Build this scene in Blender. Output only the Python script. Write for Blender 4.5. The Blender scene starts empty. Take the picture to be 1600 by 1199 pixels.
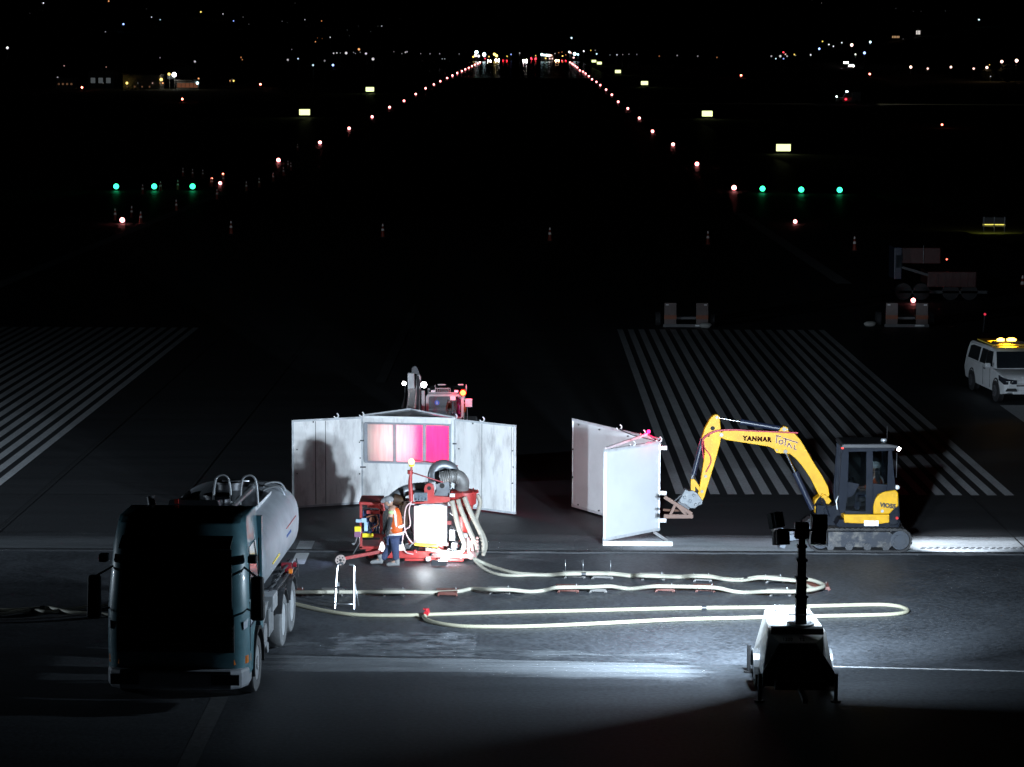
import bpy, bmesh, math, random
from mathutils import Vector, Matrix, noise
random.seed(11)
R = math.radians
SC = bpy.context.scene
COL = SC.collection
# ------------------------------------------------------------------ camera
F = 4200.0; CAMH = 10.87
TILT = math.atan(491.5/F); ROLL = R(0.2); YAW = 17.3*math.cos(TILT)/F
camd = bpy.data.cameras.new('camera'); camd.sensor_width = 36; camd.lens = F/1600*36
camd.clip_start = 0.5; camd.clip_end = 20000
cam = bpy.data.objects.new('camera', camd); COL.objects.link(cam); SC.camera = cam
CM = Matrix.Rotation(YAW, 4, 'Z') @ Matrix.Rotation(math.pi/2-TILT, 4, 'X') @ Matrix.Rotation(ROLL, 4, 'Z')
CM.translation = Vector((0, 0, CAMH)); cam.matrix_world = CM
# ------------------------------------------------------------------ night sky, exposure
w = bpy.data.worlds.new('World'); SC.world = w; w.use_nodes = True
wn = w.node_tree.nodes; wl = w.node_tree.links
sky = wn.new('ShaderNodeTexSky'); sky.sky_type = 'NISHITA'; sky.sun_disc = False
sky.sun_elevation = R(-5); sky.sun_rotation = R(150)
wl.new(sky.outputs[0], wn['Background'].inputs[0]); wn['Background'].inputs[1].default_value = 0.004
vs = SC.view_settings; vs.view_transform = 'Standard'; vs.look = 'None'; vs.gamma = 1; vs.use_curve_mapping = False; vs.exposure = 0
cy = SC.cycles; cy.use_denoising = True; cy.max_bounces = 6; cy.sample_clamp_indirect = 4; cy.sample_clamp_direct = 0
try: cy.use_light_tree = True
except Exception: pass

# ------------------------------------------------------------------ picture -> place
def ray(px, py):
    d = CM.to_3x3() @ Vector(((px-800)/F, -(py-599.5)/F, -1)); return d
def W(px, py, Y):                       # the point of that sight line at distance Y
    d = ray(px, py); t = Y/d.y; return Vector((d.x*t, Y, CAMH+d.z*t))
def G(px, py, z=0.0):                   # on the level plane z
    d = ray(px, py); t = (z-CAMH)/d.z; return Vector((d.x*t, d.y*t, z))
PROF = [(-100, 0), (250, 0), (311, .29), (368, .81), (428, 1.42), (487, 2.2), (546, 3.1), (663, 4.64), (1390, 14.4), (1600, 16.4), (20000, 16.5)]
def sm(a, b, x):
    t = max(0, min(1, (x-a)/(b-a))); return t*t*(3-2*t)
def prof(Y):
    for (a, za), (b, zb) in zip(PROF, PROF[1:]):
        if Y <= b: return za+(zb-za)*(Y-a)/(b-a)
    return 16.5
def zg(X, Y):
    z = prof(Y)
    if Y > 1000:
        s = abs(X-20)
        z += sm(1650, 4200, Y)*(45+130*sm(60, 620, s))*(1+.12*noise.noise(Vector((X/300, Y/400, 0))))
        z += sm(1000, 1500, Y)*sm(170, 420, s)*14
    return z
def T(px, py, dz=0.0):                  # first place along the sight line that is dz above the terrain
    d = ray(px, py); Y = 40.0; prev = Y
    while Y < 6000:
        t = Y/d.y; z = CAMH+d.z*t
        if z <= zg(d.x*t, Y)+dz:
            lo, hi = prev, Y
            for _ in range(20):
                m = (lo+hi)/2; t = m/d.y
                if CAMH+d.z*t <= zg(d.x*t, m)+dz: hi = m
                else: lo = m
            t = hi/d.y; return Vector((d.x*t, hi, CAMH+d.z*t-dz))
        prev = Y; Y *= 1.004
    return Vector((d.x*4200/d.y, 4200, zg(d.x*4200/d.y, 4200)))

# lamp powers (W)
FLOOD = {50: 560, 22: 900, -12: 300}; FLOODR = 1300; MACH = 60; WINL = (40, 170)
# ------------------------------------------------------------------ materials
MATS = {}
def nd(nt, t, **k):
    n = nt.nodes.new(t)
    for a, b in k.items(): setattr(n, a, b)
    return n
def mat(name, col, rough=.5, metal=0, var=.12, scale=6, bump=0, dirt=0, dirtcol=(.06, .055, .05), spec=None, emit=None, estr=0, trans=0, alpha=1, dscale=2.2, coat=0, stretch=None):
    if name in MATS: return MATS[name]
    m = bpy.data.materials.new(name); m.use_nodes = True; nt = m.node_tree; b = nt.nodes['Principled BSDF']
    tc = nd(nt, 'ShaderNodeTexCoord'); n1 = nd(nt, 'ShaderNodeTexNoise'); n1.inputs['Scale'].default_value = scale; n1.inputs['Detail'].default_value = 5
    vec = tc.outputs['Object']
    if stretch:
        mpg = nd(nt, 'ShaderNodeMapping'); mpg.inputs['Scale'].default_value = stretch; nt.links.new(vec, mpg.inputs['Vector']); vec = mpg.outputs[0]
    nt.links.new(vec, n1.inputs['Vector'])
    r = nd(nt, 'ShaderNodeValToRGB'); c = Vector(col)
    r.color_ramp.elements[0].position = .3; r.color_ramp.elements[0].color = (*[max(0, x*(1-var)) for x in c], 1)
    r.color_ramp.elements[1].position = .7; r.color_ramp.elements[1].color = (*[min(1, x*(1+var)) for x in c], 1)
    nt.links.new(n1.outputs['Fac'], r.inputs['Fac']); out = r.outputs['Color']
    if dirt:
        n2 = nd(nt, 'ShaderNodeTexNoise'); n2.inputs['Scale'].default_value = dscale; n2.inputs['Detail'].default_value = 8; n2.inputs['Roughness'].default_value = .7
        nt.links.new(vec, n2.inputs['Vector'])
        r2 = nd(nt, 'ShaderNodeValToRGB'); r2.color_ramp.elements[0].position = .48; r2.color_ramp.elements[1].position = .68
        r2.color_ramp.elements[1].color = (dirt, dirt, dirt, 1)
        nt.links.new(n2.outputs['Fac'], r2.inputs['Fac'])
        mx = nd(nt, 'ShaderNodeMix', data_type='RGBA'); nt.links.new(r2.outputs['Color'], mx.inputs['Factor'])
        nt.links.new(out, mx.inputs['A']); mx.inputs['B'].default_value = (*dirtcol, 1); out = mx.outputs['Result']
    nt.links.new(out, b.inputs['Base Color'])
    b.inputs['Roughness'].default_value = rough; b.inputs['Metallic'].default_value = metal
    if spec is not None: b.inputs['Specular IOR Level'].default_value = spec
    if bump:
        bp = nd(nt, 'ShaderNodeBump'); bp.inputs['Strength'].default_value = bump; bp.inputs['Distance'].default_value = .01
        nt.links.new(n1.outputs['Fac'], bp.inputs['Height']); nt.links.new(bp.outputs['Normal'], b.inputs['Normal'])
    if emit: b.inputs['Emission Color'].default_value = (*emit, 1); b.inputs['Emission Strength'].default_value = estr
    if trans: b.inputs['Transmission Weight'].default_value = trans
    if alpha < 1: b.inputs['Alpha'].default_value = alpha
    if coat: b.inputs['Coat Weight'].default_value = coat
    MATS[name] = m; return m
def emat(name, col, s, sample=False):
    if name in MATS: return MATS[name]
    m = bpy.data.materials.new(name); m.use_nodes = True; nt = m.node_tree; nt.nodes.clear()
    e = nd(nt, 'ShaderNodeEmission'); e.inputs[0].default_value = (*col, 1); e.inputs[1].default_value = s
    o = nd(nt, 'ShaderNodeOutputMaterial'); nt.links.new(e.outputs[0], o.inputs[0])
    m.cycles.emission_sampling = 'AUTO' if sample else 'NONE'
    MATS[name] = m; return m

# ------------------------------------------------------------------ mesh builder
class MB:
    def __init__(s): s.bm = bmesh.new(); s.mi = 0
    def _f(s, vs, smooth=False):
        try: f = s.bm.faces.new(vs); f.material_index = s.mi; f.smooth = smooth
        except ValueError: pass
    def box(s, x0, x1, y0, y1, z0, z1, m=None):
        v = [Vector((x, y, z)) for x in (x0, x1) for y in (y0, y1) for z in (z0, z1)]
        if m is not None: v = [m @ p for p in v]
        v = [s.bm.verts.new(p) for p in v]
        for q in ((0, 1, 3, 2), (4, 6, 7, 5), (0, 4, 5, 1), (2, 3, 7, 6), (0, 2, 6, 4), (1, 5, 7, 3)): s._f([v[i] for i in q])
        return s
    def hexa(s, p):                     # eight corners: bottom ring of four, top ring of four
        v = [s.bm.verts.new(Vector(q)) for q in p]
        for q in ((3, 2, 1, 0), (4, 5, 6, 7), (0, 1, 5, 4), (1, 2, 6, 5), (2, 3, 7, 6), (3, 0, 4, 7)): s._f([v[i] for i in q])
        return s
    def cyl(s, p0, p1, r0, r1=None, seg=14, caps=True):
        p0 = Vector(p0); p1 = Vector(p1); r1 = r0 if r1 is None else r1
        d = (p1-p0).normalized(); a = d.orthogonal().normalized(); b = d.cross(a)
        A = []; B = []
        for i in range(seg):
            t = 2*math.pi*i/seg; o = a*math.cos(t)+b*math.sin(t)
            A.append(s.bm.verts.new(p0+o*r0)); B.append(s.bm.verts.new(p1+o*r1))
        for i in range(seg): s._f([A[i], A[(i+1) % seg], B[(i+1) % seg], B[i]], True)
        if caps: s._f(A[::-1]); s._f(B)
        return s
    def tube(s, pts, r, seg=8):
        pts = [Vector(p) for p in pts]; rings = []; a = None
        rr = r if isinstance(r, (list, tuple)) else [r]*len(pts)
        for i, p in enumerate(pts):
            d = (pts[min(i+1, len(pts)-1)]-pts[max(i-1, 0)]).normalized()
            a = d.orthogonal().normalized() if a is None else (a-d*a.dot(d)).normalized()
            b = d.cross(a)
            rings.append([s.bm.verts.new(p+(a*math.cos(2*math.pi*k/seg)+b*math.sin(2*math.pi*k/seg))*rr[i]) for k in range(seg)])
        for A, B in zip(rings, rings[1:]):
            for k in range(seg): s._f([A[k], A[(k+1) % seg], B[(k+1) % seg], B[k]], True)
        s._f(rings[0][::-1]); s._f(rings[-1]); return s
    def bar(s, p0, p1, w_, h_=None):    # square bar
        p0 = Vector(p0); p1 = Vector(p1); h_ = h_ or w_; d = (p1-p0).normalized()
        up = Vector((0, 0, 1)) if abs(d.z) < .95 else Vector((0, 1, 0))
        a = d.cross(up).normalized()*w_/2; b = a.cross(d).normalized()*h_/2
        return s.hexa([p0-a-b, p0+a-b, p1+a-b, p1-a-b, p0-a+b, p0+a+b, p1+a+b, p1-a+b])
    def sph(s, c, r, sc=(1, 1, 1), u=14, v=9):
        m = Matrix.Translation(Vector(c)) @ Matrix.Diagonal((r*sc[0], r*sc[1], r*sc[2], 1))
        g = bmesh.ops.create_uvsphere(s.bm, u_segments=u, v_segments=v, radius=1, matrix=m)
        for vv in g['verts']:
            for f in vv.link_faces: f.smooth = True; f.material_index = s.mi
        return s
    def prism(s, pts, y0, y1, axis='y'):     # outline (a,b) -> thickness along the axis
        def P(a, b, c): return {'y': (a, c, b), 'x': (c, a, b), 'z': (a, b, c)}[axis]
        A = [s.bm.verts.new(P(a, b, y0)) for a, b in pts]; B = [s.bm.verts.new(P(a, b, y1)) for a, b in pts]
        n = len(pts); s._f(A[::-1]); s._f(B)
        for i in range(n): s._f([A[i], A[(i+1) % n], B[(i+1) % n], B[i]])
        return s
    def lathe(s, c, prof_, seg=20, axis='z'):
        c = Vector(c); rings = []
        for r_, h in prof_:
            ring = []
            for k in range(seg):
                t = 2*math.pi*k/seg; x, y = r_*math.cos(t), r_*math.sin(t)
                o = {'z': (x, y, h), 'y': (x, h, y), 'x': (h, x, y)}[axis]; ring.append(s.bm.verts.new(c+Vector(o)))
            rings.append(ring)
        for A, B in zip(rings, rings[1:]):
            for k in range(seg): s._f([A[k], A[(k+1) % seg], B[(k+1) % seg], B[k]], True)
        s._f(rings[0][::-1]); s._f(rings[-1]); return s
    def torus(s, c, R_, r, nrm=(0, 0, 1), seg=20, sg=8, a0=0, a1=2*math.pi):
        n = Vector(nrm).normalized(); a = n.orthogonal().normalized(); b = n.cross(a); N = seg
        pts = [Vector(c)+(a*math.cos(a0+(a1-a0)*i/N)+b*math.sin(a0+(a1-a0)*i/N))*R_ for i in range(N+1)]
        return s.tube(pts, r, sg)
    def build(s, name, m, parent=None, bevel=0, mats=None, link=True, sub=0):
        bmesh.ops.recalc_face_normals(s.bm, faces=s.bm.faces)
        for e in s.bm.edges:
            if len(e.link_faces) == 2 and e.calc_face_angle(0) > R(38): e.smooth = False
        me = bpy.data.meshes.new(name); s.bm.to_mesh(me); s.bm.free()
        if parent is not None:
            r = parent
            while r.parent: r = r.parent
            L = r.location
            if L.length > 1e-6: me.transform(Matrix.Translation(-L))
        for mm in (mats or [m]): me.materials.append(mm)
        o = bpy.data.objects.new(name, me)
        if link: COL.objects.link(o)
        if parent is not None: o.parent = parent
        if bevel:
            md = o.modifiers.new('bevel', 'BEVEL'); md.width = bevel; md.segments = 2; md.limit_method = 'ANGLE'; md.angle_limit = R(40); md.harden_normals = False
        return o
def tag(o, label, cat, group=None, kind=None):
    if label: o['label'] = label
    if cat: o['category'] = cat
    if group: o['group'] = group
    if kind: o['kind'] = kind
    return o
def thing(name, label, cat, loc=(0, 0, 0), group=None):
    o = bpy.data.objects.new(name, None); COL.objects.link(o); o.location = Vector(loc); o.empty_display_size = .3
    return tag(o, label, cat, group)
def dup(root, loc, rz=None, label=None, group=None, scale=None, cat=None):
    def cp(o, par):
        c = o.copy(); COL.objects.link(c)
        if par is not None: c.parent = par
        for ch in o.children: cp(ch, c)
        return c
    c = cp(root, None); c.location = Vector(loc)
    if rz is not None: c.rotation_euler = (0, 0, rz)
    if scale is not None: c.scale = (scale,)*3
    if label: c['label'] = label
    if group: c['group'] = group
    if cat: c['category'] = cat
    return c
def light(name, kind, loc, parent, energy, col=(1, 1, 1), aim=None, size=.1, spot=None, blend=.5, sizey=None, spread=None):
    d = bpy.data.lights.new(name, kind); d.energy = energy; d.color = col
    if kind == 'AREA':
        d.size = size
        if sizey: d.shape = 'RECTANGLE'; d.size_y = sizey
        if spread: d.spread = spread
    else: d.shadow_soft_size = size
    if kind == 'SPOT': d.spot_size = spot; d.spot_blend = blend
    o = bpy.data.objects.new(name, d); COL.objects.link(o)
    L = Vector((0, 0, 0))
    if parent is not None:
        r = parent
        while r.parent: r = r.parent
        L = r.location.copy(); o.parent = parent
    o.location = Vector(loc)-L
    if aim is not None: o.rotation_euler = (Vector(aim)-Vector(loc)).to_track_quat('-Z', 'Y').to_euler()
    return o
def txt(body, parent, m, origin, xdir, updir, size, name='lettering', extr=.004, bold=.0, spacing=1.0):
    cu = bpy.data.curves.new(name, 'FONT'); cu.body = body; cu.size = size; cu.extrude = extr; cu.offset = bold; cu.space_character = spacing
    cu.resolution_u = 3
    t = bpy.data.objects.new('tmp', cu); COL.objects.link(t)
    bpy.context.view_layer.update()
    me = bpy.data.meshes.new_from_object(t.evaluated_get(bpy.context.evaluated_depsgraph_get()))
    bpy.data.objects.remove(t)
    x = Vector(xdir).normalized(); u = Vector(updir); u = (u-x*u.dot(x)).normalized(); n = x.cross(u)
    M = Matrix.Identity(4)
    for i in range(3): M[i][0] = x[i]; M[i][1] = u[i]; M[i][2] = n[i]
    M.translation = Vector(origin); me.transform(M)
    r = parent
    while r.parent: r = r.parent
    me.transform(Matrix.Translation(-r.location)); me.materials.clear(); me.materials.append(m)
    o = bpy.data.objects.new(name, me); COL.objects.link(o); o.parent = parent; return o
ORD = 'zeroth first second third fourth fifth sixth seventh eighth ninth tenth eleventh twelfth thirteenth fourteenth fifteenth sixteenth seventeenth eighteenth nineteenth twentieth'.split()
def od(n):
    if n <= 20: return ORD[n]
    if n < 30: return 'twenty-'+ORD[n-20]
    if n == 30: return 'thirtieth'
    return 'thirty-'+ORD[n-30]
def bez(pts, n=8):                      # Catmull-Rom through points
    pts = [Vector(p) for p in pts]; P = [pts[0]*2-pts[1]]+pts+[pts[-1]*2-pts[-2]]; out = []
    for i in range(1, len(P)-2):
        for k in range(n):
            t = k/n; a, b, c, d = P[i-1], P[i], P[i+1], P[i+2]
            out.append(.5*((2*b)+(c-a)*t+(2*a-5*b+4*c-d)*t*t+(3*b-a-3*c+d)*t**3))
    out.append(pts[-1]); return out

# common materials
BLACK = mat('black_rubber', (.018, .018, .02), .8, var=.25, bump=.3)
DKMET = mat('dark_steel', (.05, .052, .058), .45, .4, dirt=.5)
STEEL = mat('bare_steel', (.5, .52, .54), .35, .9, dirt=.3)
GALV = mat('galvanised', (.42, .44, .46), .45, .5, dirt=.3)
WHITE = mat('white_paint', (.75, .76, .76), .45, dirt=.25, dirtcol=(.4, .38, .35))
GLASS = mat('dark_glass', (.02, .025, .03), .12, spec=.5)
CHROME = mat('chrome_rod', (.8, .82, .85), .12, 1)
# ================================================================== THE GROUND
def ground_mat(name, base, spot, rough, sc=40, speck=0, specc=(.5, .5, .5), stain=None, spec=.5, bump=.4, streak=False):
    m = bpy.data.materials.new(name); m.use_nodes = True; nt = m.node_tree; b = nt.nodes['Principled BSDF']; L = nt.links.new
    tc = nd(nt, 'ShaderNodeTexCoord')
    n = nd(nt, 'ShaderNodeTexNoise'); n.inputs['Scale'].default_value = sc; n.inputs['Detail'].default_value = 6; L(tc.outputs['Object'], n.inputs['Vector'])
    n2 = nd(nt, 'ShaderNodeTexNoise'); n2.inputs['Scale'].default_value = .55; n2.inputs['Detail'].default_value = 7; n2.inputs['Roughness'].default_value = .65
    mp = nd(nt, 'ShaderNodeMapping'); mp.inputs['Scale'].default_value = (.12, 1.6, 1) if streak else (1, 1, 1); L(tc.outputs['Object'], mp.inputs['Vector']); L(mp.outputs[0], n2.inputs['Vector'])
    r = nd(nt, 'ShaderNodeValToRGB'); r.color_ramp.elements[0].position = .3; r.color_ramp.elements[1].position = .72
    r.color_ramp.elements[0].color = (*base, 1); r.color_ramp.elements[1].color = (*spot, 1)
    mm = nd(nt, 'ShaderNodeMath', operation='MULTIPLY_ADD'); mm.inputs[1].default_value = .62; L(n.outputs['Fac'], mm.inputs[0])
    h = nd(nt, 'ShaderNodeMath', operation='MULTIPLY'); h.inputs[1].default_value = .38; L(n2.outputs['Fac'], h.inputs[0]); L(h.outputs[0], mm.inputs[2])
    L(mm.outputs[0], r.inputs['Fac']); out = r.outputs['Color']
    if speck:
        v = nd(nt, 'ShaderNodeTexVoronoi'); v.inputs['Scale'].default_value = 30; L(tc.outputs['Object'], v.inputs['Vector'])
        v.inputs['Scale'].default_value = 11; vr = nd(nt, 'ShaderNodeValToRGB'); vr.color_ramp.elements[0].position = .0; vr.color_ramp.elements[0].color = (speck,)*3+(1,); vr.color_ramp.elements[1].position = .22; vr.color_ramp.elements[1].color = (0, 0, 0, 1)
        L(v.outputs['Distance'], vr.inputs['Fac']); mx = nd(nt, 'ShaderNodeMix', data_type='RGBA'); L(vr.outputs['Color'], mx.inputs['Factor']); L(out, mx.inputs['A']); mx.inputs['B'].default_value = (*specc, 1); out = mx.outputs['Result']
    L(out, b.inputs['Base Color'])
    rr = nd(nt, 'ShaderNodeMapRange'); rr.inputs['To Min'].default_value = rough-.1; rr.inputs['To Max'].default_value = rough+.12; L(n2.outputs['Fac'], rr.inputs['Value']); L(rr.outputs[0], b.inputs['Roughness'])
    b.inputs['Specular IOR Level'].default_value = spec
    bp = nd(nt, 'ShaderNodeBump'); bp.inputs['Strength'].default_value = bump; bp.inputs['Distance'].default_value = .006; L(n.outputs['Fac'], bp.inputs['Height']); L(bp.outputs[0], b.inputs['Normal'])
    MATS[name] = m; return m, out, nt, b
RUN, _, _, _ = ground_mat('runway_asphalt', (.012, .0135, .016), (.034, .037, .043), .62, 13, streak=True)
FARR, _, _, _ = ground_mat('wet_far_asphalt', (.012, .012, .013), (.022, .022, .024), .5, 30, spec=.05, bump=0)
TRE, _, _, _ = ground_mat('fresh_asphalt', (.006, .007, .009), (.095, .106, .122), .55, 14, speck=.35, specc=(.22, .25, .28))
NEAR, _, _, _ = ground_mat('near_asphalt', (.007, .0085, .011), (.062, .07, .08), .6, 12, speck=.2, specc=(.2, .2, .2), streak=True)
PAINT, _, _, _ = ground_mat('worn_white_paint', (.42, .44, .46), (.84, .86, .88), .6, 14)
GRASS, _, _, _ = ground_mat('dark_grass', (.02, .03, .012), (.05, .06, .022), .9, 8)
HILLM, _, _, _ = ground_mat('hill_bush', (.02, .03, .015), (.04, .05, .02), .95, .3)

def sheet(name, X0, X1, Ys, mt, dz=0., skirt=None, edge0=0, edge1=0, nx=24, kind='structure'):
    M = MB(); rows = []
    for j, Y in enumerate(Ys):
        row = []
        for i in range(nx+1):
            X = X0+(X1-X0)*i/nx; y = Y
            if j == 0 and edge0: y += edge0*noise.noise(Vector((X*1.3, 3, 0)))+.5*edge0*noise.noise(Vector((X*6, 7, 0)))
            if j == len(Ys)-1 and edge1: y += edge1*noise.noise(Vector((X*1.3, 9, 0)))+.5*edge1*noise.noise(Vector((X*6, 1, 0)))
            row.append(M.bm.verts.new((X, y, zg(X, Y)+dz)))
        rows.append(row)
    for A, B in zip(rows, rows[1:]):
        for i in range(nx): M._f([A[i], A[i+1], B[i+1], B[i]])
    if skirt:
        for row in (rows[0], rows[-1]):
            low = [M.bm.verts.new(v.co-Vector((0, 0, skirt))) for v in row]
            for i in range(nx): M._f([row[i], row[i+1], low[i+1], low[i]])
    o = M.build(name, mt); tag(o, None, None, kind=kind); return o
# the far edge of the resurfaced strip runs along Y=60.1, its near edge from 49.4 to 47.8
YE = 60.1
M = MB()
ys = [20, 45, 49, 70, 100, 140, 190, 250, 311, 368, 428, 487, 546, 663, 900, 1000]+[1000+60*i for i in range(1, 80)]
xs = [-3000, -2400, -1900, -1500, -1200, -1000, -850, -700, -600, -500, -420, -350, -280, -220, -160, -110, -70, -35, 0, 20, 60, 100, 150, 210, 270, 340, 420, 500, 600, 700, 850, 1000, 1200, 1500, 1900, 2400, 3000]
gv = [[M.bm.verts.new((x, y, zg(x, y)-.12)) for x in xs] for y in ys]
for A, B in zip(gv, gv[1:]):
    for i in range(len(xs)-1): M._f([A[i], A[i+1], B[i+1], B[i]], A[0].co.y > 900)
tag(M.build('ground', GRASS), None, None, kind='structure')
fy = [YE, 64, 70, 80, 95, 110, 130, 160, 200]
sheet('runway', -38, 30, fy, RUN, 0, .1, edge0=.10, nx=220)
sheet('wet_runway', -38, 30, [200, 250, 311, 368, 428, 487, 546, 663, 900], FARR, 0, nx=12)
WETF, _, _, _ = ground_mat('puddled_far_asphalt', (.01, .01, .011), (.02, .02, .022), .22, 30, spec=.35, bump=0)
_nt = WETF.node_tree; _g = nd(_nt, 'ShaderNodeNewGeometry'); _x = nd(_nt, 'ShaderNodeSeparateXYZ'); _m = nd(_nt, 'ShaderNodeMapRange')
_m.inputs['From Min'].default_value = 900; _m.inputs['From Max'].default_value = 1380; _m.inputs['To Min'].default_value = .02; _m.inputs['To Max'].default_value = .4
_nt.links.new(_g.outputs['Position'], _x.inputs[0]); _nt.links.new(_x.outputs[1], _m.inputs['Value']); _nt.links.new(_m.outputs[0], _nt.nodes['Principled BSDF'].inputs['Specular IOR Level'])
sheet('wet_runway_end', -38, 30, [900, 1150, 1390, 1600], WETF, 0, nx=12)
sheet('resurfaced_runway', -38, 30, [44, 52, 56, 60.6], TRE, -.035, nx=12)
M = MB(); a = []; b = []; N = 260
for i in range(N+1):
    X = -38+68*i/N; y = 48.9-.105*X*.9+.06*noise.noise(Vector((X*1.2, 0, 0)))+.04*noise.noise(Vector((X*7, 4, 0)))
    a.append(M.bm.verts.new((X, 20, 0))); b.append((X, y))
mid = [[M.bm.verts.new((X, 20+(y-20)*t, 0)) for X, y in b] for t in (.5, 1)]
for A, B in ((a, mid[0]), (mid[0], mid[1])):
    for i in range(N): M._f([A[i], A[i+1], B[i+1], B[i]])
low = [M.bm.verts.new((v.co.x, v.co.y, -.1)) for v in mid[1]]
for i in range(N): M._f([mid[1][i], mid[1][i+1], low[i+1], low[i]])
tag(M.build('pavement', NEAR), None, None, kind='structure')

# pale dust with light pools painted into its colour along both edges, and blotchy old surface showing through the fresh strip: alpha broken up by noise
def blotch(name, col, X0, X1, Y0, Y1, z, thr, soft, sc=(1, 1), fall=.35, seed=0, nx=40, amount=1.0, skew=0.0):
    m = bpy.data.materials.new(name+'_surface'); m.use_nodes = True; nt = m.node_tree; b = nt.nodes['Principled BSDF']; L = nt.links.new
    tc = nd(nt, 'ShaderNodeTexCoord'); mp = nd(nt, 'ShaderNodeMapping'); mp.inputs['Scale'].default_value = (sc[0], sc[1], 1); mp.inputs['Location'].default_value = (seed, seed, 0)
    L(tc.outputs['Object'], mp.inputs['Vector'])
    n = nd(nt, 'ShaderNodeTexNoise'); n.inputs['Scale'].default_value = 1; n.inputs['Detail'].default_value = 9; n.inputs['Roughness'].default_value = .68; L(mp.outputs[0], n.inputs['Vector'])
    # distance to the rim of the patch
    sx = nd(nt, 'ShaderNodeSeparateXYZ'); L(tc.outputs['Object'], sx.inputs[0])
    def edge(sock, a, b_, s0, s1):
        lo = nd(nt, 'ShaderNodeMapRange'); lo.inputs['From Min'].default_value = a; lo.inputs['From Max'].default_value = a+s0; L(sock, lo.inputs['Value'])
        hi = nd(nt, 'ShaderNodeMapRange'); hi.inputs['From Min'].default_value = b_; hi.inputs['From Max'].default_value = b_-s1; L(sock, hi.inputs['Value'])
        mu = nd(nt, 'ShaderNodeMath', operation='MULTIPLY'); L(lo.outputs[0], mu.inputs[0]); L(hi.outputs[0], mu.inputs[1]); return mu.outputs[0]
    f = fall if isinstance(fall, tuple) else (fall*(X1-X0), fall*(X1-X0), fall*(Y1-Y0), fall*(Y1-Y0))
    ex = edge(sx.outputs[0], X0, X1, f[0], f[1]); sk = nd(nt, 'ShaderNodeMath', operation='MULTIPLY_ADD'); sk.inputs[1].default_value = skew; L(sx.outputs[0], sk.inputs[0]); L(sx.outputs[1], sk.inputs[2]); ey = edge(sk.outputs[0], Y0, Y1, f[2], f[3])
    e = nd(nt, 'ShaderNodeMath', operation='MULTIPLY'); L(ex, e.inputs[0]); L(ey, e.inputs[1])
    ad = nd(nt, 'ShaderNodeMath', operation='ADD'); L(n.outputs['Fac'], ad.inputs[0]); L(e.outputs[0], ad.inputs[1])
    mr = nd(nt, 'ShaderNodeMapRange'); mr.inputs['From Min'].default_value = 1+thr; mr.inputs['From Max'].default_value = 1+thr+soft; mr.inputs['To Max'].default_value = amount; L(ad.outputs[0], mr.inputs['Value'])
    L(mr.outputs[0], b.inputs['Alpha'])
    n3 = nd(nt, 'ShaderNodeTexNoise'); n3.inputs['Scale'].default_value = 18; L(tc.outputs['Object'], n3.inputs['Vector'])
    r = nd(nt, 'ShaderNodeValToRGB'); r.color_ramp.elements[0].color = (*[c*.65 for c in col], 1); r.color_ramp.elements[1].color = (*[min(1, c*1.3) for c in col], 1); L(n3.outputs['Fac'], r.inputs['Fac'])
    L(r.outputs[0], b.inputs['Base Color']); b.inputs['Roughness'].default_value = .85
    M = MB(); M._f([M.bm.verts.new((x, y-skew*x, z)) for x, y in ((X0, Y0), (X1, Y0), (X1, Y1), (X0, Y1))])
    o = M.build(name, m); tag(o, None, None, kind='structure'); return o
blotch('pavement_dust_painted_light', (.24, .26, .28), -38, 30, YE+.12, 64.2, .006, .15, .9, (.25, 1.2), (.5, .5, .05, 3.0), 3)
blotch('pavement_dust_painted_light', (.42, .45, .48), 1.2, 30, YE+.12, 62.9, .009, -.02, .55, (.4, 1.5), (1.5, .5, .04, 1.3), 8)  # paler stretch paints the light pool around the excavator
blotch('old_asphalt_surface', (.27, .29, .32), -5.4, -.45, 48.9, 54.2, -.030, .43, .24, (1.7, 2.9), (1.9, .45, .4, 3.0), 5, skew=0)
blotch('old_asphalt_surface', (.14, .155, .17), -6.4, 6, 49.0, 50.9, -.027, .47, .22, (.8, 2.6), (1.5, 3, .1, .9), 15, skew=.0945)
blotch('pavement_dust_painted_light', (.30, .325, .35), -7, 4.8, 46.0, 48.85, .005, .22, .7, (.35, 3.2), (3, 2, 1.8, .15), 21, skew=.0945)  # floodlit band and its fade towards the camera, painted into the colour
blotch('pavement_dust_painted_light', (.30, .325, .35), -4, 5, 47.3, 48.86, .009, .34, .5, (.5, 6), (2.5, 2.6, .7, .06), 31, skew=.0945)
# thin pale rim along the near step
M = MB()
for i in range(130):
    X = 5.6+9.4*i/130; y = 48.9-.0945*X+.05; X2 = X+9.4/130; 
    M.box(X, X2+.001, y-.05+.012*math.sin(i*1.7), y+.0+.012*math.sin(i*.9), .002, .008)
tag(M.build('pavement_edge_line', PAINT), None, None, kind='structure')
# track marks of the crawler in the dust
M = MB()
for k in range(2):
    for i in range(26):
        x = 9.1+i*.16+k*.06; y = 60.62+k*.16
        M.box(x, x+.10, y, y+.055, .011, .016)
tag(M.build('pavement_track_marks', RUN), None, None, kind='structure')

# saw-cut joints
JNT = mat('joint_seal', (.008, .009, .01), .7)
M = MB()
for y, z in ((62.35, .013), (68.0, .012)): M._f([M.bm.verts.new((x, yy-(.0945*x*.4 if y < 50 else 0), z)) for x, yy in ((-38, y), (30, y), (30, y+.03), (-38, y+.03))])
for x in (-12.4, -8.7, 11.5): M._f([M.bm.verts.new(q) for q in ((x, 60.3, .013), (x+.04, 60.3, .013), (x+.04, 112, .013), (x, 112, .013))])
tag(M.build('pavement_joint', JNT), None, None, kind='structure')
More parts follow.
